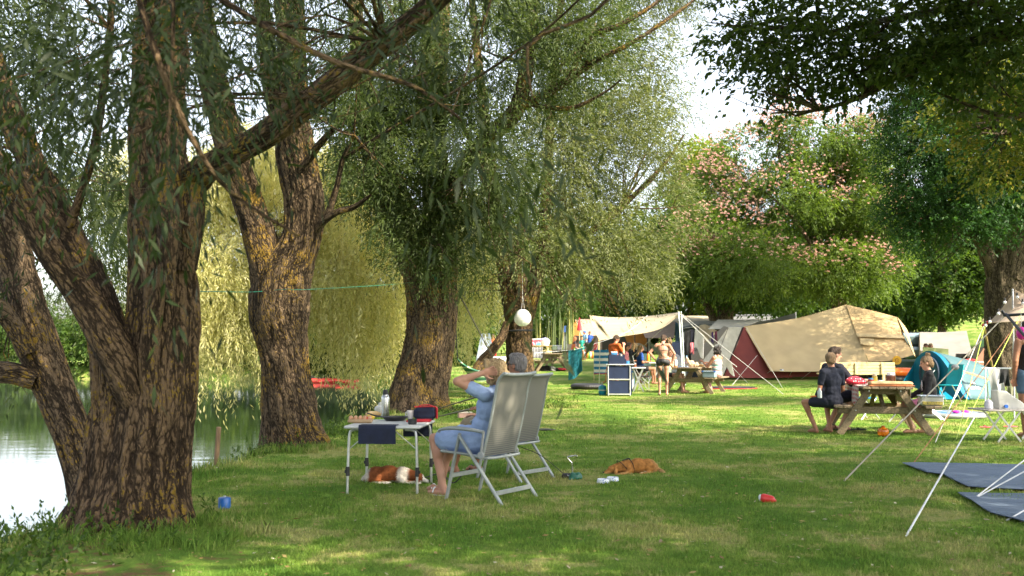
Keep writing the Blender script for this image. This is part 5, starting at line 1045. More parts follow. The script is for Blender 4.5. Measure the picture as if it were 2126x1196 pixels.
# ============================================================ PICNIC TABLES
M_wood = mat("weathered_wood", (.33, .25, .15), .8, col2=(.19, .145, .09), scale=5, stretch=(7, .7, 7), bump=.25, bscale=20)
M_wood2 = mat("fresh_pine", (.70, .54, .30), .7, col2=(.55, .40, .2), scale=5, stretch=(.7, 7, 7), bump=.1)
def picnic_table(label, loc, rz, m=M_wood, L=1.8, group="wooden picnic tables on the campsite"):
    """A frames at both ends, length along Y"""
    t = thing("picnic_table", label, "picnic table", loc, rz, group)
    q = MB()
    for i in range(6): q.box((-.3125 + i * .125, 0, .735), (.117, L, .038), bev=.005)
    q.build("table_top", m, t)
    for s in (-1, 1):
        q = MB(); 
        for i in range(2): q.box((s * (.60 + i * .125), 0, .445), (.115, L, .038), bev=.005)
        q.build("bench", m, t)
        y = s * (L / 2 - .28)
        for e in (-1, 1): MB().beam((e * .69, y, 0), (e * .22, y, .715), .042, .11, (1, 0, 0), .005).build("leg", m, t)
        MB().box((0, y - s * .044, .375), (1.42, .042, .11), bev=.012).build("crossbeam", m, t); MB().box((0, y - s * .044, .67), (.72, .042, .09), bev=.012).build("top_batten", m, t)
        MB().beam((0, y - s * .07, .38), (0, y - s * .5, .70), .05, .06, (1, 0, 0), .005).build("brace", m, t)
    q = MB()
    for s in (-1, 1):
        for e in (-1, 1):
            for (x, z) in ((.235, .68), (.44, .375)): q.lathe([(.012, 0), (.012, .008)], (e * x, s * (L / 2 - .28) + s * .022, z), 8, Matrix.Rotation(-s * math.pi / 2, 3, 'X'))
    q.build("bolts", M_steel, t); return t
# ---- near table
PT = V3((5.93, 16.5, 0)); PR = R(-9.5)
picnic_table("weathered picnic table with the red patterned cloth, nearest of all", PT, PR)
def loc(c, r, v): M = Matrix.Rotation(r, 3, 'Z'); return V3(c) + M @ V3(v)
M_patch = mat("fresh_wood_patch", (.55, .42, .26), .8, scale=8)
# cloths at both sides
def draped(name, label, cat, c, r, x0, x1, y0, y1, z, drop, m, group=None):
    """cloth over the table with its x sides hanging"""
    g = []; n = 34; W_ = (x1 - x0) + 2 * drop
    for i in range(n):
        s = -drop + W_ * i / (n - 1) ; row = []
        for j in range(16):
            y = y0 + (y1 - y0) * j / 15
            if s < 0: x = x0 - .012 - .02 * math.sin(j * 1.3) * s / -drop; zz = z + s * (1 + .22 * math.sin(j * .55 + 1))
            elif s > x1 - x0: x = x1 + .012 + .02 * math.sin(j * 1.1) * (s - x1 + x0) / drop; zz = z - (s - x1 + x0) * (1 + .22 * math.sin(j * .5))
            else: x = x0 + s; zz = z
            row.append((x, y, zz))
        g.append(row)
    o = tag(MB().sheet(g, .003).build(name, m), label, cat, group); o.location = c; o.rotation_euler = (0, 0, r); return o
def dots(name, base, dot, scale, th, stretch=(1, 1, 1), rough=.8):
    m, n, out = nodes(name); tc = N(n, "ShaderNodeTexCoord"); mp = N(n, "ShaderNodeMapping"); mp.inputs["Scale"].default_value = stretch; n.links.new(tc.outputs["Object"], mp.inputs[0]); v = N(n, "ShaderNodeTexVoronoi"); v.inputs["Scale"].default_value = scale; v.inputs["Randomness"].default_value = .25
    n.links.new(mp.outputs[0], v.inputs[0]); r = N(n, "ShaderNodeValToRGB"); r.color_ramp.interpolation = 'CONSTANT'; r.color_ramp.elements[0].color = c4(dot); r.color_ramp.elements[1].position = th; r.color_ramp.elements[1].color = c4(base)
    n.links.new(v.outputs[0], r.inputs[0]); p = N(n, "ShaderNodeBsdfPrincipled"); p.inputs["Roughness"].default_value = rough; n.links.new(r.outputs[0], p.inputs["Base Color"]); n.links.new(p.outputs[0], out.inputs[0]); return m
draped("tablecloth", "white tablecloth with red motifs hanging over both sides of the nearest picnic table", "tablecloth", PT, PR, -.375, .375, -.62, .75, .758, .36, dots("red_motif_cloth", (.66, .60, .52), (.55, .06, .05), 15, .34))
PZ = .762
t = thing("bread_bag", "long flat loaf in a brown paper sleeve at the near end of the picnic table", "bread", loc(PT, PR, (.06, -.76, PZ)), PR + .05)
q = MB(); q.box((0, 0, .04), (.66, .2, .07), bev=.03); q.fuse("paper_bag", mat("kraft_paper", (.55, .34, .17), .8, bump=.1), t, .01, 3, lambda co, no: .012 * (fbm(co * 10, 2) - .5)); MB().box((0, 0, .006), (.68, .22, .01), bev=.003).build("board", mat("orange_board", (.6, .2, .08), .6), t)
def jar(label, c, r, h, mb_, ml, group=None, nm="jar", cat="jar"):
    t = thing(nm, label, cat, c, 0, group); MB().lathe([(r * .9, 0), (r, .006), (r, h * .72), (r * .8, h * .80), (r * .8, h * .82)], seg=20).build("glass", mb_, t); MB().lathe([(r * .86, h * .82), (r * .86, h), (r * .8, h + .002)], seg=20).build("lid", ml, t); return t
jar("large jar of brown spread with a white lid on the nearest picnic table", loc(PT, PR, (.17, -.25, PZ)), .075, .19, mat("chocolate_glass", (.09, .03, .015), .2), M_white)
jar("yellow pot beside the jar of brown spread", loc(PT, PR, (-.06, -.15, PZ)), .042, .17, mat("mustard_glass", (.6, .42, .05), .3), mat("cream_lid", (.7, .6, .4), .5))
jar("jam jar with a blue lid nearest the loaf", loc(PT, PR, (-.17, -.42, PZ)), .045, .11, mat("jam_glass", (.35, .05, .03), .25), mat("blue_lid", (.05, .25, .5), .4))
jar("small white pot in front of the yellow pot", loc(PT, PR, (-.02, -.38, PZ)), .045, .075, mat("pot_white", (.7, .66, .58), .4), M_white)
t = thing("polka_dot_bag", "red bag with white dots leaning at the left of the nearest picnic table", "bag", loc(PT, PR, (-.36, -.1, PZ)), .3); q = MB(); q.ell((0, 0, .06), (.17, .10, .07)); q.caps((-.1, 0, .07), (.14, -.05, .04), .05, .045); q.fuse("bag", dots("red_dots", (.6, .03, .06), (.75, .72, .7), 22, .28), t, .01, 3, lambda co, no: .03 * (fbm(co * 9, 2) - .5))
t = thing("bottle", "small clear bottle held at the hip of the boy in navy", "bottle", W(1647 + 236 / 4.375 / 1 * 0 + 55, 826, 15.7), 0); MB().lathe([(.03, 0), (.034, .01), (.034, .1), (.015, .13), (.015, .15)], seg=16).build("bottle", mat("clear_plastic", (.6, .66, .68), .15, trans=.3), t)
t = thing("food_box", "clear lidded box of yellow leftovers on the right bench of the nearest table", "food box", loc(PT, PR, (.66, -.72, .466)), PR); M_clear = mat("frosted_box", (.62, .62, .55), .25, trans=.35)
MB().box((0, 0, .07), (.34, .22, .14), bev=.02).build("box", M_clear, t); MB().box((0, 0, .149), (.36, .24, .018), bev=.006).build("lid", mat("pale_blue_lid", (.45, .52, .62), .35), t); q = MB(); q.box((0, -.108, .04), (.30, .012, .055), bev=.005); q.build("contents", mat("yellow_noodles", (.5, .4, .08), .6, col2=(.15, .13, .05), scale=40), t)
t = thing("glass_vase", "round amber glass vase on the grass in front of the nearest picnic table", "vase", G(1834, 906), 0); m, n, out = nodes("amber_glass"); p = N(n, "ShaderNodeBsdfPrincipled"); p.inputs["Base Color"].default_value = (.85, .24, .02, 1); p.inputs["Roughness"].default_value = .05; p.inputs["Transmission Weight"].default_value = .55; n.links.new(p.outputs[0], out.inputs[0])
MB().lathe([(.04, 0), (.075, .02), (.088, .065), (.075, .11), (.03, .135), (.022, .145), (.036, .158)], seg=24).build("vase", m, t); q = MB(); q.tube([(.03 * math.cos(a), .03 * math.sin(a), .158) for a in np.linspace(0, 6.28, 14, endpoint=False)], .005, 6, closed=True); q.build("rim", mat("dark_amber", (.12, .03, .01), .2), t)
# sitters
M_ntee = mat("navy_tshirt", (.007, .010, .024), .9, bump=.15); M_nsho = mat("navy_shorts", (.006, .008, .022), .85, bump=.1); M_grey2 = mat("slate_jumper", (.022, .022, .036), .9, bump=.1); M_blk = mat("black_cotton", (.012, .012, .014), .9, bump=.1)
def stripe_band(t_, pts, m, nm="stripe", r=.012): MB().tube(pts, r, 6, flat=.4).build(nm, m, t_)
J = joints("sit", lean=.10); J['look'] = V3((.30, 1, -.15)); J['elL'] = J['shL'] + V3((-.06, .02, -.28)); J['wrL'] = J['elL'] + V3((.12, .14, -.12)); J['elR'] = J['shR'] + V3((.06, .04, -.28)); J['wrR'] = J['elR'] + V3((-.05, .2, -.1))
J['knL'] = V3((-.30, .36, .50)); J['anL'] = V3((-.20, .20, .09)); J['toL'] = V3((-.22, .36, .03)); J['knR'] = V3((.16, .42, .50)); J['anR'] = V3((.10, .24, .09)); J['toR'] = V3((.10, .40, .03))
bt = loc(PT, PR, (-.78, -.62, 0))
t, hp = person("fair haired boy in a navy t-shirt sitting with his back to the picture", bt, R(18), J, SK2, H_dblond, "short", [("shirt", M_ntee), ("shorts", M_nsho, .6)], .97, .95, .010)
q = MB(); q.box((-.2, .25, .60), (.16, .05, .02), Matrix.Rotation(R(35), 3, 'Z'), .004); q.build("orange_stripe", mat("orange_stripe", (.8, .16, .03), .7), t)
J = joints("sit", lean=.40); J['look'] = V3((.25, 1, -.2)); J['wrR'] = J['shR'] + V3((.02, .42, -.2)); J['elR'] = J['shR'] + V3((.08, .16, -.24)); J['wrL'] = J['elL'] + V3((.1, .3, .02)); J['anL'] = V3((-.1, .15, .09)); J['toL'] = V3((-.1, .3, .03)); J['anR'] = V3((.12, .2, .09)); J['toR'] = V3((.12, .35, .03))
person("dark haired man in a slate long sleeved top sitting beyond the boy in navy", loc(PT, PR, (-.80, .06, 0)), R(-68), J, SK, H_brown, "short", [("sweater", M_grey2), ("shorts", M_nsho, .8), ("sandals", M_black)], 1.06, 1.08, .010)
J = joints("sit", lean=.12); J['look'] = V3((0, 1, -.22)); J['elL'] = J['shL'] + V3((-.03, .04, -.28)); J['wrL'] = J['elL'] + V3((.02, .14, -.2)); J['elR'] = J['shR'] + V3((.04, .08, -.26)); J['wrR'] = J['elR'] + V3((-.05, .2, -.12))
J['knL'] = V3((-.08, .42, .44)); J['anL'] = V3((-.02, .30, .09)); J['toL'] = V3((-.03, .44, .03)); J['knR'] = V3((.12, .42, .48)); J['anR'] = V3((.06, .12, .09)); J['toR'] = V3((.02, .27, .03))
t, hp = person("girl with a blond bun and black sweatshirt sitting on the right bench", loc(PT, PR, (.74, -.36, 0)), R(74), J, SK, H_dblond, "bun", [("sweater", M_blk), ("shorts", mat("pink_pattern_shorts", (.62, .12, .28), .9, col2=(.45, .3, .4), scale=60), .55)], .93, .93, .010, female=True)
q = MB(); q.ell(J['pel'] + J['up'] * .28 + V3((-.04, .125, 0)), (.07, .012, .09)); q.build("print", mat("white_print", (.6, .6, .62), .8, col2=(.05, .05, .06), scale=45, lo=.45, hi=.5), t)
for (px, py, lab) in ((1762, 893, "dark flip flop under the left bench of the nearest table"), (1785, 893, "dark flip flop lying right of its pair under the nearest table")):
    q = MB(); q.ell((0, 0, .012), (.05, .13, .012), 14, 6); q.tube([(-.04, 0, .015), (0, .05, .04), (.04, 0, .015)], .006, 6); t = tag(q.build("flip_flop", M_black), lab, "flip flop", "dark flip flops"); t.location = G(px, py); t.rotation_euler = (0, 0, 1.0)

# ---- middle table and its group
MT = V3((5.36, 29.75, gzf(5.4, 29.7))); MR = R(-27)
picnic_table("weathered picnic table where the girl and the woman in the striped top sit", MT, MR)
MZ = .758
def mt(v): return loc(MT, MR, v)
J = joints("stand", lean=.10); J['look'] = V3((.35, 1, -.75)); J['hd'] += V3((.03, .04, -.02)); J['elL'] = J['shL'] + V3((-.20, -.02, -.21)); J['wrL'] = J['elL'] + V3((.16, .06, -.20)); J['elR'] = J['shR'] + V3((.15, .04, -.24)); J['wrR'] = J['elR'] + V3((-.06, .08, -.20))
g = GG(1377, 821)
person("woman in a black and red bikini standing with her back to the picture", g, R(-6), J, SK, H_brown, "tied", [("briefs", mat("black_swimwear", (.012, .012, .014), .6)), ("bikini_top", mat("dark_teal_swimwear", (.02, .05, .06), .6))], .995, 1.0, .010, female=True, face_=False)
t = tag(MB().box((.245, .0, .95), (.012, .06, .12), bev=.004).build("swimwear_side_panel", M_red), None); t.parent = [o for o in COL.objects if o.name.startswith("person") and o.get("label", "").startswith("woman in a black and red")][0]; t.location = (-.075, -.005, 0)
J = joints("sit", lean=.18); J['look'] = V3((.45, 1, -.15)); J['elR'] = J['shR'] + V3((.06, .2, -.22)); J['wrR'] = J['elR'] + V3((-.1, .02, .2)); J['handR'] = V3((-.2, 0, 1)); J['wrL'] = J['elL'] + V3((.1, .25, .0)); J['anL'] = V3((-.1, .50, .09)); J['toL'] = V3((-.1, .64, .03)); J['anR'] = V3((.16, .55, .09)); J['toR'] = V3((.18, .69, .03))
t, hp = person("girl in a pale patterned top resting her chin on her hand at the middle table", mt((-.74, -.32, 0)), MR - R(92), J, SK, H_brown, "tied", [("tank", dots("patterned_top", (.42, .52, .34), (.62, .55, .25), 40, .3)), ("shorts", mat("black_shorts", (.012, .013, .02), .8), .35)], .98, .93, .010, female=True)
def stripes(name, cols, scale, axis=2, rough=.85, sharp=True):
    m, n, out = nodes(name); tc = N(n, "ShaderNodeTexCoord"); sp = N(n, "ShaderNodeSeparateXYZ"); n.links.new(tc.outputs["Object"], sp.inputs[0]); mu = N(n, "ShaderNodeMath", operation='MULTIPLY'); n.links.new(sp.outputs[axis], mu.inputs[0]); mu.inputs[1].default_value = scale
    fr = N(n, "ShaderNodeMath", operation='FRACT'); n.links.new(mu.outputs[0], fr.inputs[0]); r = N(n, "ShaderNodeValToRGB"); r.color_ramp.interpolation = 'CONSTANT' if sharp else 'LINEAR'
    for i, c in enumerate(cols):
        e = r.color_ramp.elements[i] if i < 2 else r.color_ramp.elements.new(1); e.position = i / len(cols); e.color = c4(c)
    n.links.new(fr.outputs[0], r.inputs[0]); p = N(n, "ShaderNodeBsdfPrincipled"); p.inputs["Roughness"].default_value = rough; n.links.new(r.outputs[0], p.inputs["Base Color"]); n.links.new(p.outputs[0], out.inputs[0]); return m
J = joints("sit", lean=.02); J['look'] = V3((.25, 1, -.1)); J['elL'] = J['shL'] + V3((-.04, .18, -.24)); J['wrL'] = J['elL'] + V3((.08, .22, .14)); J['elR'] = J['shR'] + V3((.05, .18, -.20)); J['wrR'] = J['elR'] + V3((-.05, .26, .06)); J['anL'] = V3((-.1, .25, .09)); J['toL'] = V3((-.1, .4, .03)); J['anR'] = V3((.1, .3, .09)); J['toR'] = V3((.1, .45, .03))
person("dark haired woman in a striped tank top on the middle table's right bench", mt((.74, -.32, 0)), MR + R(70), J, SK2, H_dark, "curly", [("tank", stripes("striped_knit", [(.45, .22, .2), (.6, .56, .46), (.15, .42, .36), (.35, .34, .34), (.6, .5, .42), (.5, .26, .24), (.18, .16, .18), (.2, .45, .38)], 4.2)), ("trousers", mat("dusty_pink_trousers", (.36, .2, .17), .9, bump=.15))], 1.02, 1.12, .010, female=True, face_=True)
t = thing("paper_bag", "crumpled brown paper bag on the middle picnic table", "bag", mt((.05, -.55, MZ)), 0); q = MB(); q.ell((0, 0, .09), (.13, .1, .09)); q.ell((.13, 0, .07), (.1, .09, .07)); q.caps((-.06, 0, .14), (-.1, 0, .22), .035, .05)
q.fuse("bag", mat("crumpled_paper", (.60, .42, .26), .85, bump=.3), t, .012, 1, lambda co, no: .05 * (fbm(co * 17, 2) - .5))
t = thing("water_bottle", "clear water bottle with a pale blue cap on the middle table", "bottle", mt((-.12, -.4, MZ)), 0); MB().lathe([(.038, 0), (.043, .01), (.043, .2), (.03, .26), (.016, .3)], seg=18).build("bottle", mat("clear_plastic", (.6, .66, .68), .15), t); MB().lathe([(.018, .3), (.018, .325), (.015, .327)], seg=14).build("cap", mat("pale_blue_cap", (.2, .45, .7), .4), t); MB().lathe([(.0445, .08), (.0445, .16)], seg=18).build("wrapper", mat("pink_label", (.6, .4, .45), .5), t)
t = thing("cup", "tall white and orange cardboard tub at the left of the middle table", "tub", mt((-.33, -.78, MZ)), 0); MB().lathe([(.045, .04), (.045, .2), (.04, .205)], seg=18).build("tub", M_white, t); MB().lathe([(.045, 0), (.046, .04)], seg=18).build("base", mat("orange_card", (.75, .2, .04), .5), t)
t = tag(MB().box((0, 0, .004), (.3, .2, .006), bev=.002).build("place_mat", mat("blue_mat", (.1, .22, .5), .6)), "small blue mat at the near edge of the middle table", "place mat"); t.location = mt((-.12, -.75, MZ)); t.rotation_euler = (0, 0, MR)
t = thing("bread_loaf", "sliced loaf on the middle table in front of the striped woman", "bread", mt((.22, -.2, MZ)), MR); MB().ell((0, 0, .035), (.12, .06, .05)).build("loaf", mat("bread_crust", (.62, .36, .12), .8), t); MB().box((0, 0, .004), (.3, .2, .012), bev=.004).build("board", M_wood2, t)
t = thing("storage_box", "translucent box with blue clips on the right bench of the middle table", "box", mt((.66, -.75, .466)), MR); MB().box((0, 0, .085), (.36, .24, .17), bev=.02).build("box", mat("smoky_box", (.30, .40, .45), .25, trans=.25), t); MB().box((0, 0, .18), (.38, .26, .02), bev=.006).build("lid", mat("grey_blue_lid", (.35, .45, .52), .35), t)
for s in (-1, 1): MB().box((s * .17, -.115, .175), (.06, .03, .04), bev=.008).build("clip", mat("blue_clip", (.02, .15, .6), .4), t)
# kitchen cabinet
g = GG(1285, 821); kx = thing("camping_kitchen", "navy fabric camping cupboard with a wind shield in front of the boy in orange", "camping cupboard", g, R(-4)); M_cab = mat("cabinet_navy", (.010, .022, .065), .85, bump=.1); M_frame = mat("pale_frame", (.60, .61, .60), .4)
for sx in (-.30, .30):
    for sy in (-.22, .22): MB().tube([(sx, sy, 0), (sx, sy, .84)], .013, 8).build("leg", M_frame, kx)
for z in (.03, .44): MB().box((0, -.222, z + .015), (.6, .018, .022)).build("rail", M_frame, kx)
q = MB(); q.box((0, -.20, .245), (.575, .012, .37), bev=.003); q.box((0, -.20, .64), (.575, .012, .35), bev=.003); q.build("front_panel", M_cab, kx)
q = MB(); q.box((.335, 0, .42), (.035, .44, .80), bev=.012); q.fuse("side_pocket", M_cab, kx, .012, 3, lambda co, no: .03 * (fbm(co * np.array([8, 8, 3]), 2) - .5)); MB().box((-.31, 0, .42), (.012, .42, .8), bev=.004).build("side_panel", M_cab, kx)
MB().box((.03, 0, .86), (.78, .5, .026), bev=.008).build("worktop", M_frame, kx)
q = MB(); q.poly([(-.28, -.2, .875), (.20, -.2, .875), (.20, -.2, 1.0), (.12, -.2, 1.08), (-.05, -.2, 1.13), (-.28, -.2, 1.14)], .012); q.box((-.285, 0, 1.0), (.012, .4, .25)); q.box((-.05, .2, 1.0), (.46, .012, .25)); q.build("wind_shield", M_cab, kx)
t = thing("saucepan", "blue and steel saucepan on the camping cupboard", "pan", loc(g, R(-4), (.22, -.12, .874)), 0); MB().lathe([(.07, 0), (.075, .01), (.075, .09)], seg=20).build("pan", mat("blue_enamel", (.05, .2, .45), .3), t); MB().tube([(.07, 0, .07), (.2, 0, .08)], .01, 6).build("handle", M_black, t)
t = thing("carton", "blue carton standing in the wind shield of the camping cupboard", "carton", loc(g, R(-4), (-.12, .05, .874)), 0); MB().box((0, 0, .16), (.17, .07, .32), bev=.006).build("carton", mat("blue_carton", (.06, .25, .5), .5), t); MB().box((0, 0, .33), (.17, .02, .03), bev=.004).build("top_fold", M_white, t)
t = thing("steel_pot", "tall steel pot behind the wind shield on the camping cupboard", "pot", loc(g, R(-4), (.05, .06, .874)), 0); MB().lathe([(.06, 0), (.06, .26), (.055, .262)], seg=20).build("pot", M_steel, t); MB().lathe([(.062, .262), (.062, .275), (.02, .285)], seg=20).build("lid", M_steel, t)
g2 = GG(1251, 820); t = thing("gas_bottle", "blue gas bottle with an orange hose left of the camping cupboard", "gas bottle", g2, 0); MB().lathe([(.09, 0), (.095, .015), (.085, .02), (.105, .04), (.112, .07), (.112, .2), (.1, .245), (.06, .275), (.03, .285)], seg=26).build("body", mat("cyan_paint", (.01, .30, .50), .35), t); MB().lathe([(.02, .28), (.02, .33), (.03, .335), (.03, .35)], seg=14).build("valve", M_steel, t); MB().lathe([(.1125, .12), (.1125, .15)], seg=26).build("band", M_white, t)
a = V3((0, 0, .34)); MB().tube([a, a + V3((.09, 0, .06)), a + V3((.1, 0, .3)), a + V3((.16, .05, .53))], .011, 8).build("hose", mat("orange_hose", (.8, .2, .03), .5), t)
t = thing("side_table", "low white folding table right of the camping cupboard", "table", GG(1325, 813), R(-4)); MB().box((0, 0, .70), (.42, .5, .03), bev=.008).build("table_top", M_white, t)
for s in (-1, 1):
    MB().beam((-.15, s * .2, 0), (.15, s * .2, .69), .02, .03, (1, 0, 0)).build("leg", M_alu, t); MB().beam((.15, s * .2, 0), (-.15, s * .2, .69), .02, .03, (1, 0, 0)).build("leg", M_alu, t)
t = thing("stool", "small folding stool under the low white table", "stool", GG(1336, 810), 0); MB().box((0, 0, .42), (.34, .3, .03), bev=.01).build("seat", M_blk, t)
for s in (-1, 1):
    for e in (-1, 1): MB().beam((e * .15, s * .13, 0), (-e * .15, s * .13, .41) if s > 0 else (e * .15, s * .13, .41), .018, .018, (1, 0, 0)).build("leg", M_grey, t)
t = thing("blue_crate", "tall blue board leaning behind the low white table", "board", GG(1314, 812), .1); MB().box((0, 0, .3), (.1, .04, .6), bev=.01).build("panel", mat("bright_blue", (.02, .22, .6), .5), t); MB().box((0, -.024, .3), (.06, .01, .5), bev=.003).build("inset", M_white, t)
jar("small jar on the low white table", loc(GG(1325, 813), 0, (-.1, -.1, .716)), .035, .12, mat("pickle_glass", (.25, .08, .04), .3), M_white)
# inner tube
t = tag(MB().add([], []), "x") if False else None
q = MB(); q.tube([(.36 * math.cos(a), .36 * math.sin(a), .105) for a in np.linspace(0, math.tau, 48, endpoint=False)], .105, 18, closed=True, flat=.95)
def tread(co, no): an = np.arctan2(co[:, 1], co[:, 0]); return .004 * np.sign(np.sin(an * 60)) * np.clip(np.hypot(co[:, 0], co[:, 1]) - .33, 0, .05) * 20
t = tag(q.fuse("inner_tube", mat("black_rubber", (.022, .022, .024), .5), None, .014, 1, tread), "black ribbed inner tube lying on the lawn left of the camping cupboard", "inner tube"); g = GG(1219, 808); t.location = g; t.scale = (1.1, 1.1, .82)
# flat boards on the grass right of the middle table
for (px, py, rx, lab, mm) in ((1505, 803, .85, "flat black and red bodyboard on the grass behind the middle table", M_red),):
    q = MB(); q.ell((0, 0, .045), (rx, .35, .035), 28, 6); t = thing("bodyboard", lab, "board", GG(px + 10, py + 4), 0); q.build("board", mat("dark_foam", (.05, .04, .05), .6), t); q = MB(); q.tube([((rx + .01) * math.cos(a), .36 * math.sin(a), .012) for a in np.linspace(0, math.tau, 40, endpoint=False)], .012, 6, closed=True); q.build("edge", mm, t)
# teal towel on the line, line itself
g = []; P0 = W(1180, 727, 27); P1 = W(1208, 722, 27)
for i in range(26):
    v = i / 25; row = []
    for j in range(14):
        u = j / 13; x = P0.x + (P1.x - P0.x) * u + .04 * v * math.sin(3 * u); z = P0.z + (P1.z - P0.z) * u - v * (.80 - .16 * u + .03 * math.sin(5 * u)); y = 27 + .035 * math.sin(u * 9 + v * 2) * (.3 + v) + .03 * math.sin(v * 7 + u * 4); row.append((x, y, z))
    g.append(row)
t = tag(MB().sheet(g, .006).build("beach_towel", mat("teal_terry", (.008, .17, .22), .95, bump=.3, bscale=200)), "teal beach towel hanging from a line left of the striped windbreak", "towel")
for p in (P0.lerp(P1, .45), P0.lerp(P1, .95)): t = tag(MB().box((0, 0, 0), (.025, .03, .07), bev=.006).build("clothes_peg", mat("lime_peg", (.35, .7, .08), .4)), "lime peg holding the teal towel, %s one" % ("left" if p.x < P0.lerp(P1, .7).x else "right"), "clothes peg"); t.location = p
cord("clothesline", "thin clothesline carrying the teal towel", [W(1110, 733, 26.2), W(1180, 727, 27), W(1208, 722, 27), W(1300, 690, 31), W(1345, 655, 34)], .005, M_white, "clothesline")
# windbreak
M_wb = stripes("blue_white_stripes", [(.015, .16, .36), (.68, .70, .70)], 5.0)
t = thing("windbreak", "blue and white striped windbreak behind the boy in orange", "windbreak", GG(1259, 790), 0); q = MB(); q.sheet([[(x, .02 * math.sin(x * 14), z) for x in np.linspace(-.44, .44, 16)] for z in np.linspace(.26, 1.10, 12)], .004); q.build("canvas", M_wb, t)
for x in (-.44, 0, .44): MB().tube([(x, .03, 0), (x, .03, 1.12)], .012, 8).build("pole", M_wood2, t)
MB().box((0, -.012, .245), (.88, .006, .03)).build("hem", M_red, t)
# people in the middle group
J = joints("stand", lean=.16); J['look'] = V3((.4, 1, -1.0)); J['elR'] = J['shR'] + V3((.08, .12, -.24)); J['wrR'] = J['elR'] + V3((-.1, .1, .22)); J['handR'] = V3((-.2, .2, 1))
person("boy in an orange t-shirt looking down behind the camping cupboard", GD(1274, 29.6), R(-50), J, SK, H_brown, "short", [("shirt", mat("orange_tshirt", (.62, .12, .02), .85, bump=.15)), ("shorts", M_nsho)], .97, .95, .012)
def camp_chair(label, loc_, rz, m, group="low camping chairs round the tents"):
    t = thing("camping_chair", label, "camping chair", loc_, rz, group); M_f = M_grey
    q = MB(); q.sheet([[(x, y, .42 - .03 * (1 - (x / .24) ** 2)) for x in np.linspace(-.24, .24, 7)] for y in np.linspace(-.2, .22, 5)], .008); q.build("seat", m, t)
    q = MB(); q.sheet([[(x, -.2 - .12 * v - .03 * (1 - (x / .24) ** 2), .44 + .5 * v) for x in np.linspace(-.24, .24, 7)] for v in np.linspace(0, 1, 5)], .008); q.build("backrest", m, t)
    for s in (-1, 1):
        MB().tube([(s * .25, .24, 0), (s * .25, -.18, .42), (s * .25, -.34, .96)], .012, 6).build("leg", M_f, t); MB().tube([(s * .25, -.26, 0), (s * .25, .2, .44)], .012, 6).build("leg", M_f, t); MB().box((s * .27, .0, .62), (.04, .42, .02), bev=.006).build("armrest", M_black, t)
    return t
def seated(label, px, py_d, rz, skin, hair, style, wear, k=1.0, look=(0, 1, -.1), lean=.05, chair=None, female=False, seat=0):
    """person on a camping chair at picture column px, distance py_d"""
    g = GD(px, py_d); J = joints("sit", lean=lean); J['look'] = V3(look); J['wrL'] = J['elL'] + V3((.06, .24, .03)); J['wrR'] = J['elR'] + V3((-.06, .24, .03)); 
    if chair: camp_chair(chair[0], g, rz, chair[1])
    return person(label, g, rz, J, skin, hair, style, wear, k, 1.0, .013, group=None, female=female)
M_fw = mat("white_chair_cloth", (.6, .6, .58), .7)
seated("long haired woman in a royal blue t-shirt seated side on behind the side table", 1329, 34, R(-82), SK2, H_dblond, "long", [("shirt", mat("royal_blue_tshirt", (.01, .06, .30), .85)), ("shorts", M_blk, .4)], chair=("camping chair holding the woman in royal blue", M_blk), female=True)
seated("man in a pink t-shirt with cropped dark hair looking right beside the windbreak", 1299, 35, R(-110), SK2, H_dark, "short", [("shirt", mat("pink_tshirt", (.7, .25, .28), .85)), ("shorts", M_nsho)], chair=("white camping chair of the man in pink", M_fw))
seated("blond person seated far behind the man in pink", 1317, 38, R(-60), SK, H_blond, "bob", [("shirt", M_blk)], female=True)
seated("dark haired person in black seated left of the blond one", 1305, 38.5, R(-80), SK2, H_brown, "short", [("shirt", M_blk)])
J = joints("stand"); J['look'] = V3((.2, 1, -.3)); person("curly haired person in black standing beyond the woman in the bikini", GD(1388, 32.5), R(60), J, SK2, mat("hair_curly_ochre", (.18, .11, .04), .7, col2=(.06, .035, .015), scale=60), "curly", [("shirt", M_blk), ("trousers", M_blk)], .90, 1.0, .013, female=True)
t = thing("folding_table", "camping table under the cream tarp with an orange flask on it", "table", GD(1372, 34.5), .1); MB().box((0, 0, .70), (1.0, .6, .03), bev=.008).build("table_top", M_ttop, t)
for s in (-1, 1):
    for e in (-1, 1): MB().beam((e * .4, s * .24, 0), (-e * .05 + e * .1, s * .24, .69), .02, .03, (1, 0, 0)).build("leg", M_alu, t)
t = thing("drink_bottle", "bright orange drink bottle on the table under the tarp", "bottle", GD(1345, 34.5) + V3((0, 0, .716)), 0); MB().lathe([(.05, 0), (.055, .01), (.055, .24), (.03, .3)], seg=18).build("bottle", mat("orange_bottle", (.85, .28, .01), .4), t); MB().lathe([(.03, .3), (.03, .34), (.02, .345)], seg=14).build("cap", M_red, t)
camp_chair("pale mesh camping chair with no one in it left of the orange bottle", GD(1333, 37), R(160), mat("teal_mesh", (.25, .42, .40), .7))

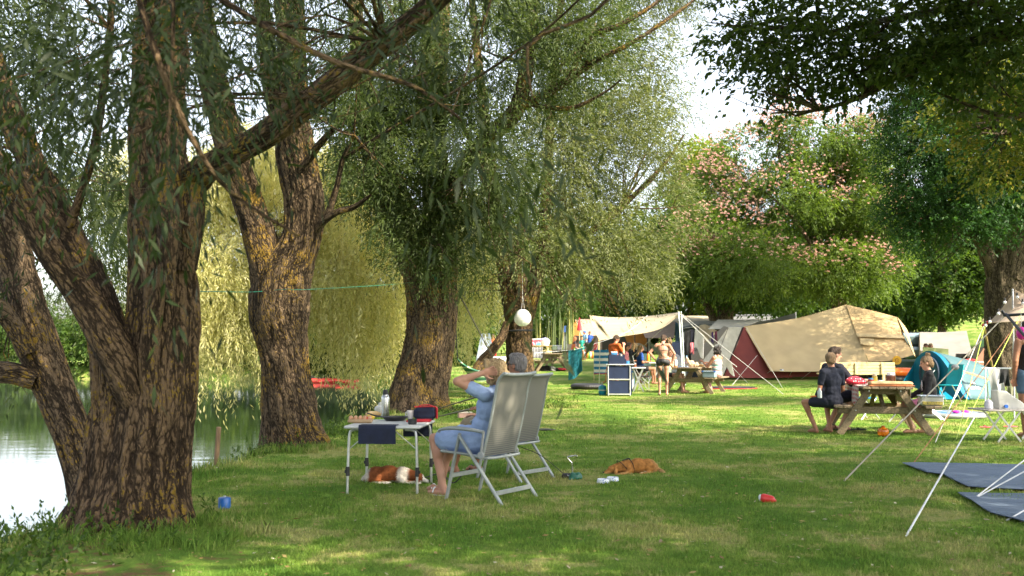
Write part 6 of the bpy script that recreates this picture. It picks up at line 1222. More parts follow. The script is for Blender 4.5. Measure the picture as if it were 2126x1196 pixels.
# ---- lantern, hammock, fallen stem
t = thing("paper_lantern", "round white paper lantern hanging in front of the broad willow", "lantern", W(1085, 660, 25.0), 0)
prof = [];
for i in range(61): a = -math.pi / 2 * .86 + math.pi * .86 * i / 60; prof.append((.212 * math.cos(a) + .0035 * (i % 4 == 0), .212 * math.sin(a)))
MB().lathe(prof, seg=32).build("shade", mat("white_paper", (.82, .82, .80), .7, trans=.3), t); q = MB()
for a in (0, 2.1, 4.2): q.tube([(.05 * math.cos(a), .05 * math.sin(a), .2), (0, 0, .55)], .003, 5)
q.tube([(0, 0, .55), (0, 0, 1.4)], .003, 5); q.build("strings", M_white, t)
cord("strap", "dark strap wrapped round the broad willow below the lantern", [W(1048, 688, 26.15), W(1062, 687, 26.02), W(1080, 686, 25.98), W(1098, 686, 26.05), W(1108, 685, 26.2)], .03, M_blk, "strap")
v, f, bc, h = limb([W(968, 800, 25.5), W(1000, 752, 25.6), W(1022, 727, 25.7), W(1042, 700, 25.9), W(1052, 670, 26.1)], [.11, .13, .12, .11, .08], 24, .05, .02, 77)
o = raw("fallen_branch", v - np.array(W(968, 800, 25.5)), f, 4, M_bark, None, True, {"bc": ('POINT', 'FLOAT_VECTOR', bc), "hgt": ('POINT', 'FLOAT', h)}); o.location = W(968, 800, 25.5); tag(o, "thick leaning branch resting against the broad willow behind the couple", "branch")
t = thing("hammock", "green and white striped hammock slung between the bank willows", "hammock", W(985, 778, 24), 0); o0 = V3(t.location)
A0 = W(950, 745, 23.5) - o0; A1 = W(1035, 765, 24.5) - o0; g = []
for i in range(18):
    u = i / 17; c = A0.lerp(A1, u) + V3((0, 0, -.42 * 4 * u * (1 - u))); wd = .28 * math.sin(math.pi * u) ** .6 + .02; g.append([(c.x, c.y + wd * s, c.z + .25 * abs(s) * math.sin(math.pi * u)) for s in np.linspace(-1, 1, 9)])
MB().sheet(g, .01).build("cloth", stripes("hammock_stripes", [(.02, .12, .07), (.10, .25, .12), (.5, .55, .4), (.02, .1, .06)], 9), t)
MB().tube([A0, W(944, 640, 22.8) - o0], .012, 6).build("rope", M_cord, t)
MB().tube([A1, W(955, 615, 22.4) - o0], .012, 6).build("rope", M_cord, t)
MB().tube([A1 + V3((.05, 0, 0)), W(948, 600, 22.4) - o0], .006, 6).build("rope", M_rod, t)

# ---- pop-up tent
M_teal = mat("teal_nylon", (.0, .17, .31), .5, col2=(.0, .14, .26), scale=3, trans=.25, bump=.03); M_pteal = mat("pale_teal_nylon", (.085, .18, .20), .5, scale=3, trans=.25, bump=.03); M_dteal = mat("dark_teal_mesh", (.02, .08, .12), .8)
t = thing("popup_tent", "blue and pale teal pop-up tent behind the girl in the black sweatshirt", "tent", GG(1985, 828), 0); o0 = V3(t.location); D = 27.0
def wt(px, py, d): return W(px, py, d) - o0
def ring(pts, n=19): return [V3(p) - o0 for p in spline([W(*p) for p in pts], n)]
def pd(px): return 27.6 - 1.4 * (px - 1893) / 113
R0 = ring([(x, y, pd(x)) for x, y in ((1893, 803), (1894, 768), (1904, 742), (1925, 728), (1946, 736), (1966, 760), (1983, 790), (1996, 814), (2007, 829))])
rings = [R0, ring([(1905, 795, 28.5), (1912, 752, 28.5), (1945, 734, 28.2), (1983, 745, 27.6), (2014, 785, 26.9), (2030, 829, 26.5)]), ring([(1960, 792, 29.3), (1968, 757, 29.2), (2000, 746, 28.8), (2030, 757, 28), (2047, 790, 27.3), (2053, 828, 26.9)]), ring([(2020, 792, 29.4), (2030, 768, 29.2), (2045, 761, 28.8), (2060, 770, 28.2), (2068, 797, 27.6), (2072, 824, 27.2)]), ring([(2040, 800, 29), (2046, 792, 28.9), (2052, 792, 28.6), (2060, 796, 28.2), (2068, 808, 27.8), (2072, 822, 27.4)])]
def lerp_ring(a, b_, v): return [p.lerp(q_, v) for p, q_ in zip(a, b_)]
q = MB(); q.sheet([R0, lerp_ring(R0, rings[1], .3)], .006); q.build("front_band", M_teal, t)
rr = [lerp_ring(rings[0], rings[1], v) for v in (.3, .65)] + [lerp_ring(rings[k], rings[k + 1], v) for k in (1, 2, 3) for v in (0, .34, .67)] + [rings[4]]
q = MB(); q.sheet([[V3((p.x, p.y + .03 * math.sin(i * 1.7 + k), p.z)) for k, p in enumerate(r_)] for i, r_ in enumerate(rr)], .006); fly = q.build("flysheet", M_pteal, t, angle=0)
cb = wt(1948, 822, pd(1948) + .1); q = MB(); q.sheet([[p.lerp(cb, v) for p in R0] for v in np.linspace(0, .98, 5)], .005); q.build("front_wall", M_teal, t)
def oval(cx_, cy_, rx, ry, off, n=22, k=1.0): return [wt(cx_ + k * rx * math.cos(a), cy_ + k * ry * math.sin(a), pd(cx_ + rx * math.cos(a)) - off) for a in np.linspace(0, math.tau, n, endpoint=False)]
q = MB(); q.poly(oval(1929, 775, 19, 33, .10), .01); q.build("door_mesh", M_dteal, t)
q = MB(); q.tube(oval(1929, 775, 19, 33, .12), .03, 8, closed=True); q.build("door_rim", mat("deep_navy_trim", (.01, .03, .06), .7), t)
q = MB(); q.sheet([[wt(1993, 768, 26.6), wt(2025, 778, 26.5), wt(2058, 789, 26.9)], [wt(1994, 771, 26.55), wt(2025, 781, 26.45), wt(2058, 791, 26.85)]], .01); q.build("orange_cord", mat("orange_tape", (.8, .2, .08), .6), t)
q = MB(); q.poly([wt(1868, 803, 27.2), wt(1893, 803, 27.6), wt(1900, 752, 27.5)][::-1], .006); q.build("porch_flap", M_teal, t)
q = MB(); q.sheet([[wt(1950 + 4 * k, 808 + 5 * k - 10 * (k % 2), pd(1950) - .35 + .05 * (k % 2)) for k in range(5)], [wt(1952 + 10 * k, 829, pd(1990) - .35 + .1 * (k % 2)) for k in range(5)]], .005); q.build("open_door", mat("bright_cyan_nylon", (.01, .33, .50), .45, trans=.4), t)
# logo and wordmark
def text(s, size, m, parent, name="lettering", ext=.002):
    c = bpy.data.curves.new(name, 'FONT'); c.body = s; c.size = size; c.extrude = ext; c.align_x = 'CENTER'; c.offset = .0025
    o = bpy.data.objects.new(name, c); COL.objects.link(o); dg = bpy.context.evaluated_depsgraph_get(); me = bpy.data.meshes.new_from_object(o.evaluated_get(dg)); bpy.data.objects.remove(o)
    me.materials.clear(); me.materials.append(m); o = bpy.data.objects.new(name, me); COL.objects.link(o); o.parent = parent; return o
def shrink(o, px, py, tgt):
    """lay a flat lettering mesh on the cloth: every vertex is projected onto the surface it is printed on"""
    T = V3(tgt.parent.location); c = V3((0, 0, HC)); d = (W(px, py, 27) - c).normalized(); ok, p, nn, _ = tgt.ray_cast(c - T, d)
    if not ok: return
    if nn.dot(d) > 0: nn = -nn
    x = V3((0, 0, 1)).cross(nn).normalized(); y = nn.cross(x)
    for v in o.data.vertices: 
        w0 = p + x * v.co.x + y * v.co.y + nn * .4; k, h_, n_, _ = tgt.ray_cast(w0, -nn)
        v.co = (h_ if k else p + x * v.co.x + y * v.co.y) + nn * (.012 + v.co.z)
    o.data.update()
M_print = mat("white_ink", (.85, .87, .87), .6)
dg = bpy.context.evaluated_depsgraph_get(); dg.update()
o = text("Quechua", .15, M_print, t); shrink(o, 2024, 808, fly)
q = MB()
for (x0, x1, h) in ((-.10, .0, .07), (-.03, .09, .10), (.04, .13, .06)): q.poly([(x0, .14, 0), (x1, .14, 0), ((x0 + x1) / 2 + .01, .14 + h, 0)], .003)
o = q.build("logo", M_print, t, smooth=False); shrink(o, 2024, 808, fly)
for (a, b_, lab, mm) in (((1941, 768, 26.9), (1925, 790, 24.5), "white guy line from the pop-up tent's front arch", M_white),): cord("guy_line", lab, [W(*a), GG(1900, 850) if 0 else W(*b_)], .006, mm, "guy line")
for (px, py, d) in ((1966, 815, 25.6),):
    t = thing("camping_chair", "teal plastic chair in the mouth of the pop-up tent", "camping chair", GD(1967, 25.3), R(125), "low camping chairs round the tents"); mt_ = mat("teal_plastic", (.0, .30, .35), .4)
    q = MB(); q.sheet([[(x, -.2 - .16 * v, .42 + .5 * v) for x in np.linspace(-.2, .2, 6)] for v in np.linspace(0, 1, 5)], .025); q.build("backrest", mt_, t); MB().box((0, 0, .41), (.4, .42, .025), bev=.01).build("seat", mt_, t)
    for s in (-1, 1): MB().tube([(s * .2, .2, 0), (s * .2, -.2, .42)], .012, 6).build("leg", M_alu, t); MB().tube([(s * .2, -.2, 0), (s * .2, .2, .42)], .012, 6).build("leg", M_alu, t)
# folding chairs behind near table (legs seen)
for (px, d, rz, lab) in ((1875, 18.6, .3, "folding stool with crossed steel legs behind the girl in black"), (1925, 19.0, -.2, "folding stool with crossed steel legs right of the girl in black"), (1790, 19.4, .5, "folding stool with crossed steel legs beyond the nearest picnic table")):
    t = thing("stool", lab, "stool", GD(px, d), rz, "folding stools behind the nearest picnic table"); MB().box((0, 0, .40), (.36, .34, .03), bev=.01).build("seat", M_teal, t)
    for s in (-1, 1): MB().tube([(-.24, s * .15, 0), (.16, s * .15, .39)], .013, 6).build("leg", M_alu, t); MB().tube([(.24, s * .15, 0), (-.16, s * .15, .39)], .013, 6).build("leg", M_alu, t)
# bench of fresh planks
g = GD(1778, 31.5); t = thing("plank_bench", "pale pine bench seen from behind between the near table and the big tent", "bench", g, R(-3)); zt = W(1778, 752, 31.5).z - g.z; wd = 1.14
q = MB()
for i in range(4): q.box((0, 0, zt - .05 - i * .098), (wd * 2, .03, .09), bev=.006)
q.build("backrest", M_wood2, t)
for x in (-.05 , .75): MB().box((x, -.035, zt - .2), (.07, .04, .36), bev=.006).build("batten", M_wood2, t)
for x in (-.8, .8): MB().box((x, .03, (zt - .3) / 2), (.08, .08, zt - .3), bev=.006).build("leg", M_wood2, t)
MB().box((0, .28, .44), (wd * 2, .42, .04), bev=.008).build("seat", M_wood2, t)
# ============================================================ TENTS
M_canv = mat("cream_canvas", (.60, .465, .25), .85, col2=(.54, .41, .22), scale=2, trans=.22, bump=.04, bscale=12); M_canv2 = mat("tan_canvas", (.64, .46, .23), .85, scale=2, trans=.25); M_maroon = mat("maroon_canvas", (.22, .045, .035), .85, col2=(.17, .035, .03), scale=2, trans=.12); M_gcanv = mat("grey_canvas", (.46, .44, .36), .85, trans=.2); M_tarp = mat("pale_tarp", (.62, .52, .34), .8, scale=2, trans=.3)
M_rope = mat("white_rope", (.66, .64, .58), .8); M_glow = mat("sunlit_orange_canvas", (.62, .30, .07), .85, trans=.5); M_dkcanv = mat("dark_canvas", (.05, .035, .03), .9); M_pole = mat("steel_pole", (.6, .6, .6), .3, .9)  # M_glow: the glow of sun through cloth is put into its orange
def grid(top, bot, n=16, mrow=10, sag=0.0, wr=0.0, seed=0):
    """surface between two picture curves given as (px,py,d) lists, with wrinkles"""
    A = spline([W(*p) for p in top], n); B = spline([W(*p) for p in bot], n); out = []
    for i in range(mrow):
        v = i / (mrow - 1); row = A * (1 - v) + B * v; row = row + np.array([0, 0, -sag]) * 4 * v * (1 - v); 
        if wr: row[:, 1] += wr * (fbm(np.stack([row[:, 0] * 1.4, row[:, 2] * 3, row[:, 0] * 0 + seed], -1), 2) - .5)
        out.append([tuple(p) for p in row])
    return out
def part(name, m, parent, g, thick=.01):
    o0 = np.array(parent.location); q = MB(); q.sheet([[tuple(np.array(p) - o0) for p in row] for row in g], thick); return q.build(name, m, parent)
# large trailer tent
t = thing("trailer_tent", "large cream and maroon trailer tent with a high peak", "tent", GD(1690, 38), 0); o0 = V3(t.location)
ridge = [(1545, 678, 38), (1590, 672, 38.3), (1660, 660, 39), (1715, 645, 39.3), (1757, 633, 39.5)]; hem = [(1600, 771, 36.4), (1650, 772, 36.3), (1720, 771, 36.2), (1770, 769, 36.2), (1803, 752, 36.4)]
A = spline([W(*p) for p in ridge], 40); B = spline([W(*p) for p in hem], 40); g = []
for i in range(26):
    v = i / 25; row = []
    for j in range(40):
        u = j / 39; p = A[j] * (1 - v) + B[j] * v; k = 4 * v * (1 - v)
        p = p + np.array([0, 0, -.10 * k * math.sin(math.pi * u)]) + np.array([0, .12 * (vn(np.array([u * 7 + v * 3, v * 5, 1.0])) - .5) + .05 * math.sin(u * 22 + v * 5) * v * (1 - v) * 2, 0]); row.append(p)
    g.append(row)
part("roof_front", M_canv, t, g)
part("roof_back", M_canv, t, grid(ridge[::-1], [(1810, 740, 42.5), (1740, 742, 43), (1560, 745, 43)], 16, 6))
part("end_upper", M_canv2, t, grid([(1757, 633, 39.45), (1810, 645, 39), (1863, 659, 38.6)], [(1779, 695, 37.75), (1830, 697, 37.6), (1876, 700, 37.9)], 16, 10, 0, .10, 3))
part("end_lower", M_canv2, t, grid([(1779, 694, 37.80), (1830, 696, 37.65), (1876, 699, 37.95)], [(1803, 751, 36.45), (1850, 749, 36.6), (1897, 737, 36.9)], 16, 12, 0, .16, 5))
part("end_valance", M_canv, t, grid([(1777, 692, 37.70), (1830, 694, 37.55), (1877, 697, 37.85)], [(1780, 699, 37.5), (1830, 701, 37.38), (1879, 703, 37.7)], 12, 3))
part("end_back", M_canv2, t, grid([(1863, 659, 38.6), (1880, 680, 41), (1885, 690, 43)], [(1897, 737, 36.9), (1900, 740, 40), (1900, 742, 43)], 8, 6))
part("window_flap", M_canv, t, grid([(1785, 702, 37.3), (1800, 703, 37.25), (1815, 704, 37.25)], [(1787, 714, 37.1), (1800, 717, 37.05), (1814, 716, 37.05)], 8, 4, 0, .05))
part("side_panel", M_maroon, t, grid([(1545, 680, 37.98), (1546, 680, 37.97), (1548, 681, 37.97)], [(1502, 784, 36.8), (1570, 785, 36.7), (1646, 784, 36.7)], 12, 10, 0, .05, 8))
part("lower_wall", M_maroon, t, grid([(1590, 765, 36.9), (1700, 766, 36.8), (1785, 762, 36.8)], [(1590, 784, 36.9), (1700, 782, 36.8), (1785, 780, 36.8)], 10, 3))
part("shaded_inner", mat("maroon_shade", (.06, .015, .015), .9), t, grid([(1545, 679, 38.1), (1540, 679, 38.4), (1536, 680, 39)], [(1500, 783, 37.2), (1480, 772, 39), (1470, 765, 41)], 8, 6))  # maroon darkened in colour to paint the shade inside the opening
q = MB(); q.box((0, 0, 0), (2.0, 3.4, .42), bev=.05); o = q.build("trailer_body", mat("dark_green_paint", (.012, .045, .028), .4), t); o.location = W(1850, 758, 38.3) - o0
q = MB(); q.lathe([(.16, 0), (.16, .02)], seg=26, rot=Matrix.Rotation(R(90), 3, 'X')); o = q.build("round_badge", mat("amber_badge", (.8, .42, .02), .5), t); o.location = W(1862, 748, 36.56) - o0
q = MB(); q.tube([(.06 * math.cos(a), -.021, .06 * math.sin(a)) for a in np.linspace(.3, 6, 12)], .012, 5); q.box((.0, -.021, 0), (.06, .01, .02)); q.build("badge_mark", mat("brown_ink", (.3, .12, .02), .6), o)
for x in (1805, 1895):
    q = MB(); q.lathe([(.1, -.09), (.28, -.09), (.31, -.05), (.31, .05), (.28, .09), (.1, .09)], seg=24, rot=Matrix.Rotation(R(90), 3, 'Y')); o = q.build("wheel", M_black, t); o.location = W(x, 772, 38.0) - o0; MB().lathe([(.17, -.1), (.17, .1)], seg=16, rot=Matrix.Rotation(R(90), 3, 'Y')).build("rim", M_alu, o)
q = MB(); q.box((0, 0, 0), (.14, .012, .06)); o = q.build("maker_label", M_white, t); o.location = W(1623, 768, 36.2) - o0; q = MB(); q.box((-.03, -.008, 0), (.06, .006, .03)); q.build("label_print", M_navy, o)
for (a, b_, lab) in (((1550, 680, 37.9), (1625, 806), "left"), ((1572, 738, 37.0), (1520, 800), "short"), ((1600, 770, 36.3), (1578, 785), "corner"), ((1644, 771, 36.3), (1635, 787), "first"), ((1684, 771, 36.2), (1663, 787), "second")):
    q = MB(); q.tube([W(*a), GG(*b_)], .0065, 6); tag(q.build("guy_line", M_rope), {"left": "white guy line from the left ridge end of the maroon panel to the lawn", "short": "white guy line crossing the maroon panel towards the middle bench", "corner": "short guy line at the lower left corner of the cream canvas", "first": "short guy line below the cream hem next to the maker's label", "second": "short guy line below the middle of the cream hem"}[lab], "guy line", "guy lines of the big tent")
# grey tent with awning left of it
t = thing("grey_tent", "grey and cream tent with an open dark door left of the maroon panel", "tent", GD(1470, 37), 0); o0 = V3(t.location)
part("side_wall", M_gcanv, t, grid([(1512, 680, 37.2), (1525, 679, 37.4), (1540, 680, 37.8)], [(1442, 772, 36), (1475, 776, 35.8), (1500, 783, 36)], 12, 8, 0, .06, 2)); part("door_left", mat("olive_canvas", (.22, .19, .13), .85, trans=.15), t, grid([(1502, 678, 38), (1506, 678, 37.6), (1512, 680, 37.2)], [(1420, 752, 37.5), (1432, 762, 36.6), (1443, 772, 36)], 8, 6, 0, .05))
part("roof", M_gcanv, t, grid([(1490, 664, 40.5), (1540, 664, 40.5), (1590, 662, 40.5)], [(1470, 684, 38.4), (1530, 682, 38.2), (1548, 678, 38.2)], 10, 4)); part("doorway_shade", M_dkcanv, t, grid([(1500, 682, 39.5), (1520, 682, 39.5)], [(1450, 770, 39.3), (1520, 775, 39)], 6, 5))  # dark sheet in the doorway stands in for the shade inside the tent
MB().tube([W(1512, 680, 37.2) - o0, W(1474, 778, 35.9) - o0], .01, 6).build("seam", M_dkcanv, t)
# pale canopies and caravan roof behind
t = thing("awning", "long pale cream awning roof behind the tarp pole", "awning", GD(1440, 50), 0); part("roof", M_tarp, t, grid([(1395, 657, 52), (1440, 656, 52), (1488, 657, 52)], [(1388, 672, 48), (1440, 672, 48), (1495, 672, 48)], 10, 4))
for x in (1392, 1490): MB().tube([W(x, 672, 48) - V3(t.location), GD(x, 48) - V3(t.location)], .03, 6).build("pole", M_pole, t)
t = thing("brown_tent", "tan ridge tent with an orange lit interior behind the woman in the bikini", "tent", GD(1370, 46), 0)
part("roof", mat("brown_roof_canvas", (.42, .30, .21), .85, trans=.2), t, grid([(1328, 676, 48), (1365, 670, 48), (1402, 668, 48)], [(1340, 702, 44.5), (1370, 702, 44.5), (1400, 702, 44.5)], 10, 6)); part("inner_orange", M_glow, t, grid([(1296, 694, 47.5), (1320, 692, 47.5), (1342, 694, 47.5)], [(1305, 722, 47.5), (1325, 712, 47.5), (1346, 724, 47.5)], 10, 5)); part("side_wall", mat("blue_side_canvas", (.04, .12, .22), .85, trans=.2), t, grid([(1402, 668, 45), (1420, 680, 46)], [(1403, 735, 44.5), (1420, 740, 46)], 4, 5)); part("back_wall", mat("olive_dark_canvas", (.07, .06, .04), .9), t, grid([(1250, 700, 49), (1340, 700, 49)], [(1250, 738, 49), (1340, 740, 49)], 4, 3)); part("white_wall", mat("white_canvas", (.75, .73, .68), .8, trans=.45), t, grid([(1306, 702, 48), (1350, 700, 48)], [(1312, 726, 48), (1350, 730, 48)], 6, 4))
for x in (1318, 1344): MB().tube([W(x, 692, 46) - V3(t.location), GD(x, 46) - V3(t.location)], .03, 6).build("pole", M_dkcanv, t)
t = thing("family_tent", "light grey family tent with hanging clothes behind the tarp pole", "tent", GD(1450, 43), 0); part("front_wall", mat("sage_canvas", (.22, .24, .22), .85, col2=(.10, .12, .12), scale=1.5, trans=.15), t, grid([(1410, 682, 43), (1440, 674, 43), (1478, 672, 43)], [(1408, 765, 42), (1440, 768, 42), (1478, 768, 42)], 10, 6)); part("roof", M_gcanv, t, grid([(1412, 672, 46), (1450, 667, 46), (1500, 668, 46)], [(1410, 684, 42.6), (1440, 680, 42.6), (1480, 678, 42.6)], 10, 4)); part("cream_wall", M_tarp, t, grid([(1452, 676, 41.5), (1466, 674, 41.5), (1492, 690, 41.5)], [(1450, 750, 41), (1466, 752, 41), (1478, 752, 41)], 8, 5))
MB().box((0, 0, 0), (.5, .02, .62), bev=.01).build("window", M_white, t).location = W(1427, 705, 42.4) - V3(t.location)
t = thing("small_dome_tent", "small grey and navy dome tent under the washing line", "tent", GD(1405, 39), 0); q = MB()
for i in range(1): q.ell((0, 0, .0), (.9, .9, 1.35), 20, 12)
q.build("dome", mat("dark_blue_nylon", (.03, .045, .08), .6), t); MB().ell((-.25, -.35, .0), (.72, .72, 1.0), 18, 10).build("door_panel", mat("grey_nylon", (.3, .32, .33), .6), t)
t = thing("caravan", "pale caravan roof showing above the tents left of the big tent", "caravan", GD(1550, 58), 0); o0 = V3(t.location); MB().box((0, 0, 1.5), (3.6, 2.2, 1.9), bev=.25).build("body", mat("caravan_white", (.13, .13, .12), .4), t); MB().box((0, 0, 2.5), (2.6, 1.6, .14), bev=.05).build("roof", mat("caravan_roof", (.12, .12, .125), .4), t); MB().box((-.5, -1.12, 1.7), (1.2, .04, .6), bev=.02).build("window", mat("dark_glass", (.03, .035, .04), .1), t)
for s in (-.9, .9): MB().lathe([(.1, -.1), (.3, -.1), (.3, .1), (.1, .1)], seg=18, rot=Matrix.Rotation(R(90), 3, 'X')).build("wheel", M_black, t).location = (s, -1.0, .3)
t = thing("ridge_tarp", "olive tarp peak sticking up behind the big tent's ridge", "tarp", GD(1620, 46), 0); part("sheet", mat("olive_tarp", (.28, .27, .2), .85, trans=.2), t, grid([(1560, 668, 44), (1600, 664, 45), (1652, 650, 46)], [(1560, 690, 43), (1610, 686, 43), (1652, 684, 43)], 8, 4)); MB().tube([W(1652, 648, 46) - V3(t.location), GD(1652, 46) - V3(t.location)], .02, 6).build("pole", M_pole, t)
# main tarp
t = thing("tarp", "cream tarp stretched over two white poles above the seated campers", "tarp", GD(1330, 34), 0); o0 = V3(t.location)
part("sheet", M_tarp, t, grid([(1224, 655, 39), (1265, 659, 38.7), (1330, 658, 38), (1410, 649, 36.5)], [(1245, 707, 32.6), (1290, 699, 32.8), (1350, 689, 33), (1385, 675, 33.2), (1411, 650, 33.4)], 24, 14, .12, .10, 4))
for (a, b_) in ((1409, 1418), (1414, 1421)): MB().tube([W(a, 647, 33.3) - o0, GD(b_, 32.4 if a == 1409 else 33.6) - o0], .021, 8).build("pole", mat("white_pole", (.7, .78, .78), .35), t)
MB().tube([W(1246, 706, 32.6) - o0, GD(1243, 32.8) - o0], .010, 8).build("pole", M_pole, t)
for (a, b_, lab) in (((1411, 649, 33.3), (1552, 795), "long white guy line from the tarp pole to the lawn right of the middle table"), ((1411, 649, 33.3), (1626, 818), "longest white guy line running from the tarp pole to a peg"), ((1410, 650, 33.3), (1265, 770), "white guy line falling left from the tarp pole"), ((1246, 706, 32.6), (1185, 770), "white guy line left of the tarp's low corner")):
    q = MB(); q.tube([W(*a), GG(*b_)], .007, 6); tag(q.build("guy_line", M_rope), lab, "guy line", "guy lines of the cream tarp")
cord("hanging_cord", "brown cord hanging from the tarp's edge", [W(1302, 668, 36), W(1305, 680, 34.6), W(1315, 692, 33.2), W(1316, 730, 33.2)], .012, mat("brown_cord", (.3, .16, .06), .8))
# laundry
def hang(label, a, b_, drop, m, name="laundry", slope=0, cat="laundry", n=9, grp="washing on the tarp's guy lines"):
    A_ = W(*a); B_ = W(*b_); s = F / a[2]; g = []
    for i in range(10):
        v = i / 9; g.append([(A_.x + (B_.x - A_.x) * j / (n-1) + slope / s * v, A_.y + (B_.y - A_.y) * j / (n-1) + .05 * math.sin(j * 1.1 + v * 2) * v, A_.z + (B_.z - A_.z) * j / (n-1) - v * drop / s * (1 - .12 * math.sin(j * .7))) for j in range(n)])
    tag(MB().sheet(g, .008).build(name, m), label, cat, grp)
M_wh = mat("white_cotton", (.80, .78, .78), .9, trans=.35)
hang("white cloth pegged near the top of the guy line", (1444, 680, 31.5), (1462, 699, 31.2), 42, M_wh, slope=-3); hang("large white cloth pegged low on the guy line behind the striped woman", (1496, 734, 30.6), (1520, 755, 30.3), 24, M_wh, slope=4); hang("black trousers hanging beside the tarp pole", (1420, 690, 35), (1434, 684, 35), 66, M_blk); hang("grey shirt hanging right of the black trousers", (1430, 684, 35.5), (1441, 684, 35.5), 30, M_grey2); hang("small pink cloth hanging below the black trousers", (1433, 712, 34.5), (1440, 711, 34.5), 22, mat("pink_print", (.65, .2, .25), .85))
hang("purple cloth hanging under the grey tent's edge", (1477, 690, 36.2), (1481, 689, 36.2), 22, mat("purple_cloth", (.06, .03, .12), .9)); hang("maroon cloth hanging under the grey tent's edge", (1484, 688, 36.2), (1489, 687, 36.2), 24, mat("wine_cloth", (.12, .02, .05), .9))
cord("clothesline", "white line with the washing in front of the grey tent", [W(1411, 652, 33.2), W(1438, 676, 32), W(1462, 699, 31.2), W(1496, 734, 30.6), W(1530, 762, 30.2)], .009, M_rope, "clothesline")
# left far tents
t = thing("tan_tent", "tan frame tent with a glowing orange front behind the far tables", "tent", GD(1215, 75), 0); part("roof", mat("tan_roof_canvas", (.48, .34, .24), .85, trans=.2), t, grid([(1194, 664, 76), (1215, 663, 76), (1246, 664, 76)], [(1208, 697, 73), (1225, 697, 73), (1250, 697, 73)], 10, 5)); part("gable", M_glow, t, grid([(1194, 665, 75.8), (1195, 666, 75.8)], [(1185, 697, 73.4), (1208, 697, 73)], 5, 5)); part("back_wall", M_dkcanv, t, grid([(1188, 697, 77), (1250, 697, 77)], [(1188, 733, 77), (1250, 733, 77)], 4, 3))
for x in (1186, 1209, 1243): MB().tube([W(x, 696, 73.3) - V3(t.location), GD(x, 73.3) - V3(t.location)], .05, 6).build("pole", M_wood2, t)
t = thing("blue_tent", "dark blue awning over a grey trailer at the far left of the tents", "tent", GD(1175, 80), 0); part("roof", mat("deep_blue_canvas", (.015, .05, .16), .8), t, grid([(1165, 677, 82), (1190, 676, 82)], [(1161, 690, 79), (1188, 690, 79)], 6, 4)); part("wall", mat("grey_wall_canvas", (.16, .18, .19), .85), t, grid([(1163, 690, 81), (1188, 690, 81)], [(1163, 726, 81), (1188, 726, 81)], 4, 3)); part("beige_door", M_tarp, t, grid([(1162, 690, 78.5), (1171, 690, 78.5)], [(1162, 708, 78.5), (1171, 708, 78.5)], 3, 3))
q = MB(); q.box((0, 0, .75), (3.6, 1.7, .5), bev=.2); q.box((-.2, 0, 1.15), (2.2, 1.5, .5), bev=.2); t = thing("parked_car", "dark car parked behind the far picnic tables", "car", GD(1183, 88), 0); q.build("body", mat("charcoal_paint", (.04, .045, .05), .3), t); MB().box((-.2, 0, 1.2), (1.9, 1.54, .28), bev=.08).build("windows", mat("dark_glass", (.03, .035, .04), .1), t)
for s in (-1.1, 1.1): MB().lathe([(.1, -.1), (.32, -.1), (.32, .1), (.1, .1)], seg=18, rot=Matrix.Rotation(R(90), 3, 'X')).build("wheel", M_black, t).location = (s, -.8, .32)
# bamboo
t = thing("bamboo_clump", "stand of yellow green bamboo canes behind the far picnic tables", "bamboo", GD(1135, 70)); rg = np.random.default_rng(5); o0 = V3(t.location)
for i in range(46):
    x = rg.uniform(-1.3, 2.0); y = rg.uniform(-.7, 1.6); c = (rg.uniform(.04, .07)); q = MB(); h = rg.uniform(3.4, 5); lx = rg.normal(0, .25)
    q.tube([(x, y, 0), (x + lx * .3, y, h * .5), (x + lx, y, h)], [c, c * .8, c * .4], 6); q.build("cane", mat("bamboo_green", (.22, .24, .05), .5, col2=(.3, .27, .08), scale=2) if i % 2 else mat("bamboo_dark", (.09, .12, .03), .5), t)
tw = crown_pts([(0.3 + i * .5, .5, 4 + (i % 2) * .6, 1.6, 1.2, 1.1, 1) for i in range(-3, 5)], 2200, rg, .7, .4, .5); leaves(tw, 8, .2, .04, .8, .7, rg, .9, .4, L_mid, t)
# far tables and things
f1 = picnic_table("weathered picnic table with the sleeping black and white dog under it", GD(1146, 43.5), R(2)); picnic_table("weathered picnic table right behind the one with the sleeping dog", GD(1168, 49), R(-16)); picnic_table("pale new picnic table furthest back beside the bamboo", GD(1120, 62), R(75), M_wood2)
for o in [f1]:
    pass
dd = dog("black and white dog asleep under the far picnic table", GD(1138, 43.2), .05, 1.05, furmat("black_white_fur", (.02, .017, .016), (.5, .48, .45)), lambda c: np.clip(1 - np.abs(c[:, 0] - .2) / .13, 0, 1) * 2, 0.0, 9)
q = MB(); q.ell((0, 0, .06), (.3, .2, .07)); t = tag(q.fuse("cushion", M_red, None, .02, 1), "red cushion on the grass beside the black and white dog", "cushion"); t.location = GD(1162, 43.6)
t = thing("cooler_box", "blue and red cool box on the furthest pale table", "cool box", GD(1113, 62) + V3((0, 0, .77)), 0); MB().box((0, 0, .18), (.55, .3, .36), bev=.04).build("box", mat("blue_red_box", (.1, .4, .6), .5, col2=(.6, .08, .1), scale=5, lo=.48, hi=.5), t); MB().box((0, 0, .38), (.57, .32, .05), bev=.02).build("lid", M_white, t)
t = thing("laundry_basket", "white basket with towels on the furthest pale table", "basket", GD(1131, 62.5) + V3((0, 0, .77)), 0); q = MB(); q.lathe([(.25, 0), (.35, .3), (.34, .3)], seg=20); q.build("basket", M_white, t); q = MB(); q.ell((0, 0, .32), (.3, .3, .14)); q.fuse("towels", mat("lilac_towel", (.4, .4, .6), .9), t, .03, 1, lambda co, no: .08 * (fbm(co * 8, 2) - .5))
